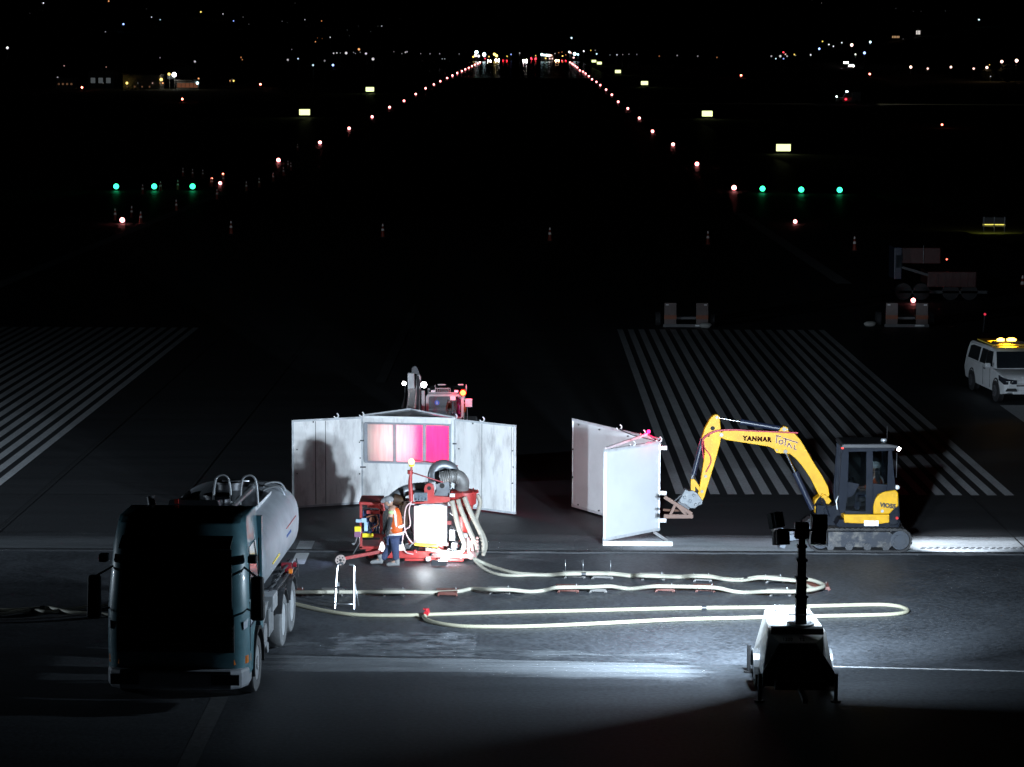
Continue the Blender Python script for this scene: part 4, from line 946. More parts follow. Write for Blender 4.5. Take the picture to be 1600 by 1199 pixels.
    M = MB(); M.torus(Mx @ Vector((-.01, -.085, -.005)), .026, .018, (0, 1, 0)); M.sph(Mx @ Vector((-.01, -.09, -.005)), .03, (1, .6, 1.2)); M.sph(Mx @ Vector((-.01, .09, -.005)), .03, (1, .6, 1.2)); M.build('ear_defenders', mat('defender_grey', (.4, .4, .4), .4), t)
worker()
def seated(label, seat, face, col, helmet=None, s=1.0):
    t = thing('person', label, 'person', seat)
    S = Vector(seat); f = Vector(face).normalized(); l = Vector((-f.y, f.x, 0)); U = Vector((0, 0, 1))
    q = lambda a, b, c: S+f*a*s+l*b*s+U*c*s
    body = [(q(0, 0, .08), .12), (q(0, 0, .38), (.15, .11)), (q(0, 0, .5), .09), (q(.02, 0, .58), .05), (q(.02, 0, .66), .05),
            (q(0, .19, .47), .05), (q(.1, .24, .24), .04), (q(.33, .2, .22), .028), (q(0, -.19, .47), .05), (q(.1, -.24, .24), .04), (q(.33, -.2, .22), .028),
            (q(.1, .09, .05), .085), (q(.42, .11, .08), .06), (q(.48, .11, -.32), .045), (q(.1, -.09, .05), .085), (q(.42, -.11, .08), .06), (q(.48, -.11, -.32), .045)]
    skin('body', body, [(0, 1), (1, 2), (2, 3), (3, 4), (2, 5), (5, 6), (6, 7), (2, 8), (8, 9), (9, 10), (0, 11), (11, 12), (12, 13), (0, 14), (14, 15), (15, 16)], SKIN, t)
    skin('jacket', [(q(0, 0, .05), .165), (q(0, 0, .35), (.18, .14)), (q(0, 0, .49), .12), (q(0, .19, .47), .075), (q(.1, .24, .24), .06), (q(.28, .205, .225), .045), (q(0, -.19, .47), .075), (q(.1, -.24, .24), .06), (q(.28, -.205, .225), .045)], [(0, 1), (1, 2), (2, 3), (3, 4), (4, 5), (2, 6), (6, 7), (7, 8)], col, t)
    skin('trousers', [(q(0, 0, .06), .15), (q(.1, .09, .05), .11), (q(.42, .11, .08), .08), (q(.48, .11, -.3), .06), (q(.1, -.09, .05), .11), (q(.42, -.11, .08), .08), (q(.48, -.11, -.3), .06)], [(0, 1), (1, 2), (2, 3), (0, 4), (4, 5), (5, 6)], NVY, t)
    M = MB(); hand_mb(M, q(.33, .2, .22), f, l, 1, 1.0); M.build('hand', SKIN, t); M = MB(); hand_mb(M, q(.33, -.2, .22), f, -l, 1, 1.0); M.build('hand', SKIN, t)
    M = MB()
    for k in (1, -1): M.tube([q(.44, k*.11, -.38), q(.56, k*.11, -.40), q(.68, k*.11, -.40)], [.05, .045, .03], 8)
    M.build('boots', GLV, t)
    h, Mx = head_obj(t, q(.04, 0, .74), f, U)
    if helmet: M = MB(); M.sph(Mx @ Vector((0, 0, .05)), .115, (1.1, .95, .8)); M.build('helmet', helmet, t)
    else: M = MB(); M.sph(Mx @ Vector((-.014, 0, .035)), .102, (1, .84, .9)); M.build('hair', HAIR, t)
    M = MB()
    for k in (1, -1): M.tube(bez([q(.14, k*.09, .1), q(.155, k*.09, .35), q(.05, k*.1, .53), q(-.12, k*.09, .48), q(-.165, k*.09, .1)], 4), .022, 6)
    M.build('reflective_tape', SIL, t)
seated('person in orange and white vest seated in the yellow excavator cab', (8.10, 60.85, 1.15), (-1, 0, 0), ORG, WHITE, .95)

# ================================================================== RED VACUUM / HYDROBLASTING MACHINE
def machine():
    t = thing('hydroblasting_machine', 'red wheeled pavement cleaning machine with grey fan duct and hopper hoses', 'machine', (-2.3, 59.3, 0))
    red = mat('machine_red', (.34, .028, .026), .45, dirt=.45, dirtcol=(.28, .12, .10), dscale=5)
    gr = mat('duct_grey', (.14, .15, .165), .45, .5, dirt=.4, dirtcol=(.3, .3, .3), dscale=5); wh = mat('louvre_white', (.6, .61, .62), .4, dirt=.15)
    hose = mat('beige_hose', (.26, .24, .20), .6, dirt=.3); tnt = mat('engine_blue', (.03, .06, .16), .5, dirt=.4); pk = mat('pink_hose', (.6, .42, .42), .5)
    lab = mat('yellow_label', (.8, .65, .02), .5)
    Yf, Yb = 58.85, 60.05; Ym = 59.4; zt = -.035
    def q(cx, cy, Y=Yf): return W(520+cx/5.714, 700+cy/5.714, Y)
    def P(cx, cy, Y=Yf): v = q(cx, cy, Y); return (v.x, v.z)
    def bx(M, c0, c1, r0, r1, y0, y1):
        a = P(c0, r1, y0); b = P(c1, r0, y0); M.box(a[0], b[0], y0, y1, a[1], b[1]); return M
    # chassis
    M = MB(); bx(M, 420, 1200, 925, 985, Yf, Yf+.09); bx(M, 420, 1200, 925, 985, Yb-.09, Yb); bx(M, 420, 480, 925, 985, Yf+.09, Yb-.09); bx(M, 1150, 1200, 925, 985, Yf+.09, Yb-.09); bx(M, 760, 800, 925, 985, Yf+.09, Yb-.09)
    bx(M, 640, 1170, 990, 1012, Yf+.05, Yf+.3); M.build('chassis', red, t, .01)
    for cx, cy_, Y in ((990, 1030, Yf-.02), (340, 985, Yf+.2), (990, 1030, Yb-.1), (340, 985, Yb-.1)):
        c = P(cx, 0, Y); r = .135
        M = MB(); M.cyl((c[0], Y, zt+r), (c[0], Y+.09, zt+r), r, seg=24); wl_ = M.build('wheel', BLACK if cx < 500 else mat('red_wheel', (.4, .1, .1), .6, dirt=.4), t)
        M = MB(); M.cyl((c[0], Y-.006, zt+r), (c[0], Y+.096, zt+r), r*.55, seg=18)
        for k in range(5): a_ = 2*math.pi*k/5; M.cyl((c[0]+.05*math.cos(a_), Y-.014, zt+r+.05*math.sin(a_)), (c[0]+.05*math.cos(a_), Y, zt+r+.05*math.sin(a_)), .014, seg=6)
        M.build('rim', red, wl_)
        M = MB(); M.bar((c[0]-.12, Y+.05, zt+.25), (c[0]+.14, Y+.05, zt+.25), .16, .08); M.build('wheel_fork', red, t)
    # tow bar and castor
    M = MB(); M.bar(q(430, 925, 58.7), q(110, 985, 58.55), .06, .07); M.bar(q(430, 925, 59.9), q(110, 985, 58.6), .04, .05); M.build('tow_bar', red, t)
    M = MB(); c = P(65, 0, 58.5); M.cyl((c[0], 58.5, zt+.115), (c[0], 58.56, zt+.115), .115, seg=26); cw = M.build('castor_wheel', mat('castor_tan', (.45, .36, .33), .6, dirt=.4), t)
    M = MB()
    for k in range(7): a_ = 2*math.pi*k/7; M.cyl((c[0]+.07*math.cos(a_), 58.494, zt+.115+.07*math.sin(a_)), (c[0]+.07*math.cos(a_), 58.5, zt+.115+.07*math.sin(a_)), .016, seg=8)
    M.cyl((c[0], 58.49, zt+.115), (c[0], 58.5, zt+.115), .03, seg=10); M.build('castor_holes', BLACK, cw)
    # front engine frame (dark block with red cage)
    M = MB(); bx(M, 240, 262, 500, 900, Yf+.1, Yf+.14); bx(M, 420, 445, 500, 900, Yf+.1, Yf+.14); bx(M, 240, 262, 500, 900, Yb-.3, Yb-.26); bx(M, 420, 445, 500, 900, Yb-.3, Yb-.26)
    bx(M, 240, 445, 880, 905, Yf+.1, Yb-.26); bx(M, 250, 470, 770, 800, Yf+.08, Yf+.14); bx(M, 300, 450, 560, 590, Yf+.1, Yf+.16); M.build('front_cage', red, t, .005)
    M = MB(); bx(M, 232, 440, 484, 512, Yf+.05, Yb-.2); M.prism([P(300, 512), P(450, 512), P(460, 580), P(430, 600), P(400, 560), P(300, 555)], Yf+.3, Yf+.7); M.build('top_plate', red, t, .02)
    M = MB(); bx(M, 265, 418, 590, 760, Yf+.2, Yb-.35); M.cyl(q(300, 650, Yf+.12), q(300, 650, Yf+.22), .09); M.cyl(q(380, 700, Yf+.1), q(380, 700, Yf+.22), .07); bx(M, 270, 330, 560, 600, Yf+.2, Yf+.5)
    for k in range(6): M.tube(bez([q(270+k*22, 600+k*9, Yf+.15), q(300+k*18, 680, Yf+.08), q(260+k*30, 740, Yf+.12)], 5), .014, 6)
    eb = M.build('engine', tnt, t, .01)
    M = MB(); M.tube(bez([q(300, 620, Yf+.05), q(380, 600, Yf+.05), q(400, 680, Yf+.05), q(340, 720, Yf+.05)], 6), .02, 8); M.cyl(q(350, 640, Yf+.02), q(350, 640, Yf+.15), .06, seg=14); M.build('engine_pipe', mat('copper_tone', (.25, .10, .06), .5, .4, dirt=.4), eb)
    M = MB(); bx(M, 205, 250, 640, 668, Yf-.05, Yf+.03); bx(M, 280, 310, 665, 745, Yf+.0, Yf+.05); bx(M, 255, 300, 630, 668, Yf, Yf+.06); M.build('meter_box', mat('pale_blue_box', (.35, .50, .62), .4), t, .005)
    M = MB(); bx(M, 195, 250, 705, 748, Yf-.06, Yf+.05); bx(M, 265, 360, 765, 800, Yf+.04, Yf+.075); M.build('warning_label', lab, t)
    M = MB(); bx(M, 192, 248, 748, 800, Yf-.06, Yf+.05); M.build('valve_body', mat('valve_violet', (.22, .10, .18), .5), t, .01)
    M = MB(); M.tube([q(215, 800), q(200, 850), q(170, 858)], .016, 8); M.tube([q(255, 720), q(235, 820), q(240, 850), q(180, 950)], .012, 6); M.sph(q(185, 858), .03); M.build('lever', STEEL, t)
    # mast with beacon and stay rods
    M = MB(); M.tube([q(700, 480), q(697, 420), q(690, 300), q(703, 170)], [.05, .05, .045, .02], 10); M.cyl(q(690, 235), q(690, 200), .06); M.build('beacon_mast', red, t)
    M = MB(); M.sph(q(703, 125), .068, (1, 1, 1.05)); b = M.build('beacon', emat('amber_beacon', (1, .78, .42), 3.0, True), t)
    M = MB(); M.cyl(q(703, 165), q(703, 148), .06, seg=16); M.build('beacon_base', lab, b)
    M = MB(); M.tube([q(715, 108), q(960, 140, 59.4)], .014); M.tube([q(700, 218), q(985, 308)], .014); M.tube([q(1030, 140, 59.6), q(1115, 165, 59.6)], .02); M.tube([q(1050, 125, 59.6), q(1040, 150, 59.6)], .012); M.build('stay_rod', mat('rod_maroon', (.25, .04, .05), .5), t)
    # louvred housing
    M = MB(); bx(M, 737, 1018, 520, 860, Yf, Yb-.25); M.prism([P(745, 522), P(800, 505), P(960, 505), P(1015, 522)], Yf+.02, Yb-.27); lh = M.build('fan_housing', wh, t, .03)
    M = MB()
    for k in range(26): c0 = P(745, 555+k*11.5); c1 = P(905, 555+k*11.5); M.box(c0[0], c1[0], Yf-.012, Yf+.001, c0[1], c0[1]+.013)
    M.build('louvre_slats', mat('louvre_edge', (.6, .62, .65), .5), lh)
    M = MB(); bx(M, 725, 740, 520, 860, Yf-.01, Yb-.25); bx(M, 725, 1030, 855, 872, Yf-.01, Yf+.1); M.bar(q(770, 600, Yf-.02), q(820, 640, Yf-.02), .02); M.build('housing_trim', mat('pink_trim', (.6, .42, .42), .5), lh)
    # upper deck: red bracket, grey motor
    M = MB(); n = 8; arc = [P(860+45*math.cos(math.pi*(1-k/n)), 362-45*math.sin(math.pi*(1-k/n))) for k in range(n+1)]
    M.prism([P(700, 490), P(815, 480)]+arc+[P(905, 430), P(1040, 440), P(1050, 485), P(850, 500), P(700, 500)], Yf+.02, Yf+.12); M.prism([P(905, 435), P(1040, 440), P(1050, 480), P(905, 480)], Yf+.14, Yb-.2); M.build('deck_bracket', red, t, .008)
    M = MB(); c = P(860, 362); M.cyl((c[0], Yf+.015, c[1]), (c[0], Yf+.13, c[1]), .045, seg=16); c = P(975, 345); M.cyl((c[0], Yf+.09, c[1]), (c[0], Yf+.2, c[1]), .055, seg=18); M.build('bracket_hole', mat('hole_black', (.008, .008, .008), .8), t)
    M = MB(); bx(M, 725, 845, 400, 475, Yf+.0, Yf+.35)
    for k in range(4): M.cyl(q(745+k*28, 395, Yf+.1), q(745+k*28, 470, Yf-.02), .018)
    M.bar(q(770, 420, Yf-.01), q(840, 475, Yf-.01), .02); M.bar(q(775, 470, Yf-.01), q(775, 420, Yf-.01), .02); M.build('motor', mat('motor_slate', (.10, .13, .16), .5, .3, dirt=.4), t, .01)
    M = MB(); M.prism([P(915, 330), P(1035, 310), P(1045, 400), P(1030, 435), P(900, 435), P(925, 390)], Yf+.1, Yb-.3)
    # fan scroll: fat curved duct
    pts = [q(905, 300, 59.3), q(900, 235, 59.3), q(930, 175, 59.35), q(990, 158, 59.4), q(1060, 185, 59.45), q(1090, 245, 59.5)]
    M.tube(bez(pts, 6), .13, 16); M.build('fan_scroll', gr, t)
    M = MB(); pts = bez([q(960, 270, 59.05), q(1010, 262, 59.05), q(1060, 255, 59.05), q(1120, 262, 59.1), q(1155, 310, 59.15), q(1150, 360, 59.2)], 8)
    rr = [(.135 if i % 3 else .15) if i < 20 else .16 for i in range(len(pts))]; M.tube(pts, rr, 18)
    M.torus(q(1050, 256, 59.05), .16, .012, (1, 0, .1), 24, 6); M.build('elbow_duct', mat('flex_duct', (.18, .175, .17), .5, .3, dirt=.4), t)
    M = MB(); pts = bez([q(470, 520, 59.3), q(540, 455, 59.3), q(620, 395, 59.35), q(720, 365, 59.4), q(860, 350, 59.4)], 10); M.tube(pts, [.12+.008*(i % 2) for i in range(len(pts))], 16); M.build('intake_duct', gr, t)
    M = MB(); M.cyl(q(540, 455, 59.2), q(640, 480, 59.2), .13, seg=16); bx(M, 590, 680, 470, 700, Yf+.25, Yf+.6); M.build('gearbox', mat('gear_brown', (.04, .02, .012), .55, .3, dirt=.6, dirtcol=(.12, .07, .02), dscale=9), t, .01)
    # hopper
    M = MB(); c = q(1160, 385, 59.25); z0 = c.z
    M.lathe((c.x, 59.25, 0), [(.05, z0+.03), (.28, z0+.02), (.36, z0-.0), (.36, z0-.03), (.31, z0-.04), (.30, z0-.28), (.24, z0-.32), (.10, z0-1.0), (.08, z0-1.05)], 28)
    for k in range(8): a_ = 2*math.pi*k/8; M.cyl((c.x+.33*math.cos(a_), 59.25+.33*math.sin(a_), z0-.05), (c.x+.33*math.cos(a_), 59.25+.33*math.sin(a_), z0+.03), .016, seg=6)
    M.build('hopper', red, t)
    M = MB(); bx(M, 1045, 1090, 410, 440, 58.86, 58.9); M.build('hopper_label', WHITE, t)
    # hoses
    for nm, l, r in (('suction_hose', [(1063, 470), (1085, 560), (1115, 680), (1150, 790), (1175, 860), (1150, 925), (1060, 940)], .058), ('suction_hose', [(1118, 460), (1140, 540), (1190, 660), (1240, 780), (1285, 870), (1285, 930), (1270, 960)], .052),
                     ('suction_hose', [(1175, 440), (1205, 520), (1260, 640), (1310, 740), (1345, 850), (1340, 930)], .055), ('suction_hose', [(1290, 420), (1315, 480), (1300, 560), (1280, 630), (1300, 700), (1350, 800), (1365, 880), (1340, 960)], .05)):
        yy = {0: 58.8, 1: 58.78, 2: 58.8, 3: 59.35}[('1063', '1118', '1175', '1290').index(str(l[0][0]))]
        M = MB(); M.tube(bez([q(a_, b_, yy) for a_, b_ in l], 6), r, 12); M.build(nm, hose, t)
    M = MB(); M.tube(bez([q(730, 860, 58.75), q(840, 870, 58.75), q(940, 875, 58.75)], 4), .035, 10); M.build('yellow_hose', mat('yellow_hose', (.75, .5, .05), .5), t)
    M = MB(); M.tube(bez([q(830, 905, 58.72), q(920, 915, 58.72), q(1050, 935, 58.74), q(1150, 925, 58.76)], 5), .04, 10); M.build('water_pipe', hose, t)
    for l in ([(690, 490), (655, 530), (640, 620), (645, 740), (690, 830), (740, 865)], [(700, 480), (680, 560), (690, 690), (640, 740), (620, 850), (650, 930), (720, 950)]):
        M = MB(); M.tube(bez([q(a_, b_, 58.76) for a_, b_ in l], 6), .014, 8); M.build('pressure_hose', pk, t)
    # manifold at the right foot: coupling, valves
    M = MB(); M.cyl(q(1205, 800, 58.85), q(1215, 930, 58.85), .05); M.cyl(q(1235, 830, 58.8), q(1255, 960, 58.75), .035); M.sph(q(1240, 960, 58.7), .10); M.cyl(q(1180, 960, 58.7), q(1280, 990, 58.65), .05)
    for k in range(5): M.cyl(q(1290, 800+k*30, 58.74), q(1292, 808+k*30, 58.70), .025)
    M.build('manifold', mat('manifold_pink', (.55, .32, .30), .45, .2, dirt=.3), t)
    M = MB(); bx(M, 1040, 1090, 730, 830, Yf, Yf+.3); bx(M, 1060, 1110, 850, 900, Yf-.05, Yf+.1); M.cyl(q(1180, 760, 58.9), q(1180, 800, 58.9), .08); bx(M, 830, 870, 975, 1015, Yf-.05, Yf); bx(M, 1130, 1190, 950, 985, Yf-.05, Yf+.1); M.build('pump_unit', wh, t, .02)
    rnd = random.Random(4); kinds = [red, DKMET, GALV, gr, mat('pipe_white', (.5, .5, .5), .4), mat('dark_maroon', (.12, .015, .015), .5)]
    for k in range(46):                      # the tangle of small pipes, valves and clamps between frame and hopper
        if k < 22: cx, cy_, yy = rnd.uniform(500, 1180), rnd.uniform(875, 945), rnd.uniform(58.78, 59.0)
        elif k < 34: cx, cy_, yy = rnd.uniform(560, 735), rnd.uniform(480, 860), rnd.uniform(59.0, 59.5)
        else: cx, cy_, yy = rnd.uniform(1030, 1190), rnd.uniform(560, 900), rnd.uniform(58.9, 59.2)
        a = q(cx, cy_, yy); M = MB(); d = Vector((rnd.uniform(-.16, .16), rnd.uniform(-.1, .1), rnd.uniform(-.12, .16))); typ = rnd.random()
        if typ < .45: M.tube(bez([a, a+d*.6+Vector((0, -.03, .03)), a+d*1.3, a+d*1.9+Vector((.03, .02, -.06))], 4), rnd.uniform(.008, .022), 7); nm = 'pipe'
        elif typ < .75: M.cyl(a, a+Vector((rnd.uniform(-.05, .05), -.09, rnd.uniform(-.03, .05))), rnd.uniform(.025, .05), seg=12); M.cyl(a+Vector((0, -.1, 0)), a+Vector((0, -.13, .01)), .018, seg=8); nm = 'valve'
        else: s_ = rnd.uniform(.03, .075); M.box(a.x-s_, a.x+s_, a.y-.03, a.y+.05, a.z-s_*.7, a.z+s_*.7); nm = 'clamp'
        if k < 22 and rnd.random() < .3: M.bm.free(); continue
        M.build(nm, rnd.choice(kinds), t, .004)
    for k in range(5):
        x = 300+k*28; M = MB(); M.cyl(q(x, 745, Yf+.1), q(x+4, 690-rnd.uniform(0, 40), Yf+.08), .018, seg=8); M.build('pipe', kinds[(k*2+1) % 6], t)
    # work lamps: two white cones low down, as the photograph shows
    for (cx, cy_) in ((440, 880), (610, 870)):
        c = q(cx, cy_, 58.75); M = MB(); M.lathe((c.x, 58.75, 0), [(.02, c.z+.10), (.045, c.z+.04), (.085, c.z-.10)], 16); M.build('work_lamp', emat('small_work_lens', (.95, .97, 1), 2.2), t)
    c = q(850, 960, 58.6)
    light('machine_lamp_and_fill', 'AREA', (c.x+.42, 58.35, .12), t, MACH, (.93, .96, 1), aim=(c.x+.40, 59.1, .55), size=.35, sizey=.12)
    light('machine_lamp_and_fill', 'SPOT', (c.x-.1, 58.62, .55), t, 48, (.85, .93, 1), aim=(c.x+.2, 58.2, 0), size=.05, spot=R(110), blend=.7)
    light('machine_lamp_and_fill', 'SPOT', (-.95, 59.55, .42), t, 70, (.8, .9, 1), aim=(1.0, 59.75, 0), size=.04, spot=R(58), blend=.6)
    light('machine_lamp_and_fill', 'SPOT', (-.72, 59.6, 1.1), t, 520, (.95, .93, 1), aim=(2.0, 64.5, 1.2), size=.04, spot=R(62), blend=.8)  # added fill spot, only brightens the rear screen panel
    light('machine_lamp_and_fill', 'SPOT', (-4.0, 59.1, .5), t, 26, (.5, .6, 1), aim=(-4.9, 58.5, 0), size=.04, spot=R(80), blend=.8)
    M = MB(); M.box(c.x+.08, c.x+.42, 58.36, 58.40, zt+.02, zt+.15); M.bar((c.x+.25, 58.4, zt+.05), (c.x+.25, 58.9, .1), .03); M.build('lamp_bar', DKMET, t)

machine()

# ================================================================== WHITE EXCAVATOR BEHIND THE ENCLOSURE
def white_digger():
    t = thing('crawler_excavator', 'white excavator behind the enclosure with bright work lamps and red beacon', 'excavator', (-2.6, 71.5, 0))
    wp = mat('excavator_white', (.36, .35, .35), .4, dirt=.3, dirtcol=(.3, .28, .28)); Y = 70.2
    def q(cx, cy, y=Y): return W(600+cx/10, 560+cy/10, y)
    def P(cx, cy, y=Y): v = q(cx, cy, y); return (v.x, v.z)
    # arm held upright, boom behind
    M = MB(); M.prism([P(330, 1000), P(372, 560), P(372, 235), P(400, 225), P(470, 230), P(480, 560), P(440, 850), P(400, 1000)], Y-.1, Y+.2); M.build('arm', wp, t, .01)
    M = MB(); M.cyl(q(478, 170), q(478, 170, Y+.2), .08, seg=14); M.prism([P(430, 225), P(440, 150), P(478, 120), P(520, 150), P(550, 225), P(540, 260)], Y-.03, Y+.1); M.build('arm_head', DKMET, t)
    M = MB(); M.prism([P(500, 560, 70.6), P(500, 300, 70.6), P(540, 240, 70.6), P(575, 300, 70.6), P(560, 1100, 70.6), P(505, 1100, 70.6)], 70.6, 70.85); M.build('boom', wp, t, .01)
    M = MB()
    for k in range(3): M.tube([q(330+k*0, 380, Y-.12), q(325, 600, Y-.14), q(300-k*12, 780, Y-.12)], .012); M.tube(bez([q(500+k*18, 270, Y-.1), q(520+k*14, 420, Y-.12), q(510+k*12, 800, Y-.1)], 4), .016, 6)
    M.build('hydraulic_hoses', BLACK, t)
    wlm = emat('excavator_lamp_lens', (1, .9, .92), 18)
    for (cx, cy_, r) in ((315, 392, .055), (622, 415, .08)):
        c = q(cx, cy_, Y-.15); M = MB(); M.cyl((c.x, Y-.16, c.z), (c.x, Y-.05, c.z), r*1.15, r*.7, seg=18); wl_ = M.build('work_lamp', DKMET, t)
        M = MB(); M.lathe((c.x, Y-.165, c.z), [(.0, -.02), (r*.7, -.01), (r, .004)], 16, 'y'); M.build('lens', wlm, wl_)
    # cab
    M = MB(); y0 = 70.3; y1 = 71.7
    M.prism([P(655, 1000, y0), P(650, 600, y0), P(680, 560, y0), P(1240, 560, y0), P(1240, 600, y0), P(715, 598, y0), P(700, 620, y0), P(700, 1000, y0)], y0, y0+.07)
    M.prism([P(1205, 600, y0), P(1250, 600, y0), P(1245, 1000, y0), P(1205, 1000, y0)], y0, y0+.07)
    M.prism([P(585, 500, y0), P(635, 500, y0), P(640, 1000, y0), P(585, 1000, y0)], y0-.05, y0+.1)
    M.box(P(655, 0, y0)[0], P(1250, 0, y0)[0], y0, y1, 1.0, P(0, 1000, y0)[1]+.15); M.box(P(655, 0, y0)[0], P(1250, 0, y0)[0], y1-.06, y1, 1.2, P(0, 560, y0)[1])
    M.build('cab_frame', wp, t, .01)
    M = MB(); M.prism([P(690, 1000, y0), P(690, 600, y0), P(1210, 600, y0), P(1210, 1000, y0)], y0+.03, y0+.034); M.build('cab_glass', mat('tinted_glass', (.55, .65, .68), .03, trans=1, var=0), t)
    M = MB(); M.box(P(700, 0, y0)[0], P(1290, 0, y0)[0], y0, y1+.1, P(0, 545, y0)[1], P(0, 530, y0)[1])
    for k in range(8): c = P(810+k*32, 520, y0); M.bar((c[0], y0-.02, P(0, 540, y0)[1]), (c[0], y0-.02, P(0, 470, y0)[1]), .012)
    M.bar(q(800, 470, y0-.02), q(1030, 470, y0-.02), .014); M.bar(q(840, 412, y0), q(965, 412, y0), .03); M.bar(q(1155, 412, y0), q(1240, 412, y0), .03); M.bar(q(1285, 412, y0), q(1285, 540, y0), .02); M.bar(q(800, 412, y0), q(800, 540, y0), .014)
    M.build('roof_guard', wp, t)
    for cx in (765, 1130):
        M = MB(); c = P(cx, 512, y0); M.box(c[0]-.05, c[0]+.05, y0-.05, y0+.02, c[1]-.025, c[1]+.025); M.build('roof_lamp', mat('lamp_white', (.8, .78, .8), .2), t)
    c = q(1235, 540, y0-.12); M = MB(); M.sph(c, .072); M.build('beacon', emat('red_beacon', (1, .09, .02), 16), t)
    M = MB(); M.sph(c+Vector((0, .03, 0)), .1, (1, .6, 1)); M.build('beacon_cowl', mat('red_cowl', (.7, .01, .01), .4), t)
    light('beacon_glow', 'POINT', (c.x, c.y-.15, c.z), t, 20, (1, .01, .06), size=.05)
    M = MB(); c2 = P(1325, 690, y0); M.box(c2[0]-.09, c2[0]+.09, y0-.1, y0-.06, c2[1]-.11, c2[1]+.11); M.tube([(c2[0]-.05, y0-.05, c2[1]), q(1240, 700, y0)], .014); M.build('mirror', mat('mirror_housing', (.5, .46, .5), .4), t, .02)
    M = MB(); M.box(c2[0]-.05, c2[0]-.03, y0, y0+.02, 1.2, c2[1]-.1); M.build('handrail', DKMET, t)
    M = MB(); c = P(1075, 625, y0); M.box(c[0]-.07, c[0]+.07, y0-.012, y0-.004, c[1]-.05, c[1]+.05); M.build('cab_notice', WHITE, t)
    M = MB(); c = P(828, 695, y0); M.cyl((c[0], y0-.006, c[1]), (c[0], y0+.0, c[1]), .065, seg=24); lb = M.build('cab_sticker', mat('sticker_blue', (.01, .09, .5), .4, emit=(.01, .12, .6), estr=.0), t)
    M = MB(); M.cyl((c[0], y0-.010, c[1]+.03), (c[0], y0-.007, c[1]+.03), .010, seg=10); M.box(c[0]-.009, c[0]+.009, y0-.010, y0-.007, c[1]-.04, c[1]+.012); M.build('sticker_mark', WHITE, lb)
    M = MB(); M.box(P(655, 0, y0)[0]-.1, P(1250, 0, y0)[0]+.3, 70.4, 73.2, .7, 1.4); M.build('engine_body', wp, t, .04)
    for x in (-3.3, -1.3):
        M = MB(); M.prism([(69.9, .25), (70.1, .0), (73.3, .0), (73.6, .3), (73.3, .62), (70.1, .62)], x-.22, x+.22, 'x'); M.build('track', BLACK, t, .03)
    # lamp that back-lights the window from the counter-side of the boom
    light('lower_work_lamp', 'SPOT', (-3.05, 67.2, 1.62), t, WINL[0], (1, .86, .84), aim=(-3.1, 66.4, 1.55), size=.05, spot=R(140), blend=.6)
    light('tail_lamp_glow', 'SPOT', (-2.02, 67.3, 1.68), t, WINL[1], (1, .0, .15), aim=(-2.15, 66.3, 1.6), size=.05, spot=R(140), blend=.6)
    M = MB(); M.box(-3.23, -3.09, 67.32, 67.42, 1.55, 1.69); M.box(-2.09, -1.95, 67.37, 67.47, 1.61, 1.75); M.bar((-3.16, 67.4, 1.62), (-2.9, 68.3, 1.6), .04); M.bar((-2.02, 67.45, 1.68), (-2.9, 68.3, 1.7), .04); M.build('lamp_housing', DKMET, t)
    # stick and hook that carry the enclosure, between the two lamps
    M = MB(); M.box(-2.95, -2.79, 66.95, 68.3, .7, 2.12); M.bar((-2.87, 68.2, 1.9), (-2.9, 70.2, 2.4), .2, .3); M.build('dipper', wp, t, .02)

white_digger()
seated('person in dark orange jacket seated in the white excavator cab', (W(1000+0, 0, 71.0).x-0.0, 71.0, 1.75) if False else (-1.78, 71.0, 1.62), (0, -1, 0), mat('dark_orange', (.45, .05, .01), .7), None, .95)

# ================================================================== STEP TRESTLE
def trestle():
    t = thing('step_stool', 'bare aluminium step frame standing over the hose beside the tanker', 'step stool', G(540, 948, -.035))
    Z = -.035
    al = STEEL
    pts = {k: G(*v, Z) for k, v in {'nl': (523, 951), 'nr': (553, 952), 'fl': (529, 945), 'fr': (560, 947)}.items()}
    M = MB()
    tl = W(527, 884, pts['nl'].y+.25); tr = W(553, 887, pts['nr'].y+.25)
    M.tube(bez([pts['nl'], pts['nl'].lerp(tl, .9), tl+Vector((.06, 0, .05)), tl.lerp(tr, .35)+Vector((0, 0, .04))], 5), .022, 8); M.build('front_leg', al, t)
    M = MB(); M.tube(bez([pts['nr'], pts['nr'].lerp(tr, .85), tr+Vector((0, 0, .03)), tr+Vector((-.1, 0, .06))], 5), .024, 8); M.build('front_leg', al, t)
    M = MB(); M.tube([pts['fl'], tl+Vector((.02, .05, -.35))], .016, 8); M.build('rear_leg', al, t)
    M = MB(); M.tube([pts['fr'], tr+Vector((.02, .05, -.35))], .018, 8); M.build('rear_leg', al, t)
    M = MB(); a = pts['nl']+Vector((0, 0, .10)); b = pts['nr']+Vector((0, 0, .10)); M.tube([a, b], .016); M.build('rung', al, t)
    M = MB(); c = pts['nl'].lerp(tl, .5); d = pts['nr'].lerp(tr, .5); M.bar(c, d, .10, .03); M.build('tread', DKMET, t)
trestle()

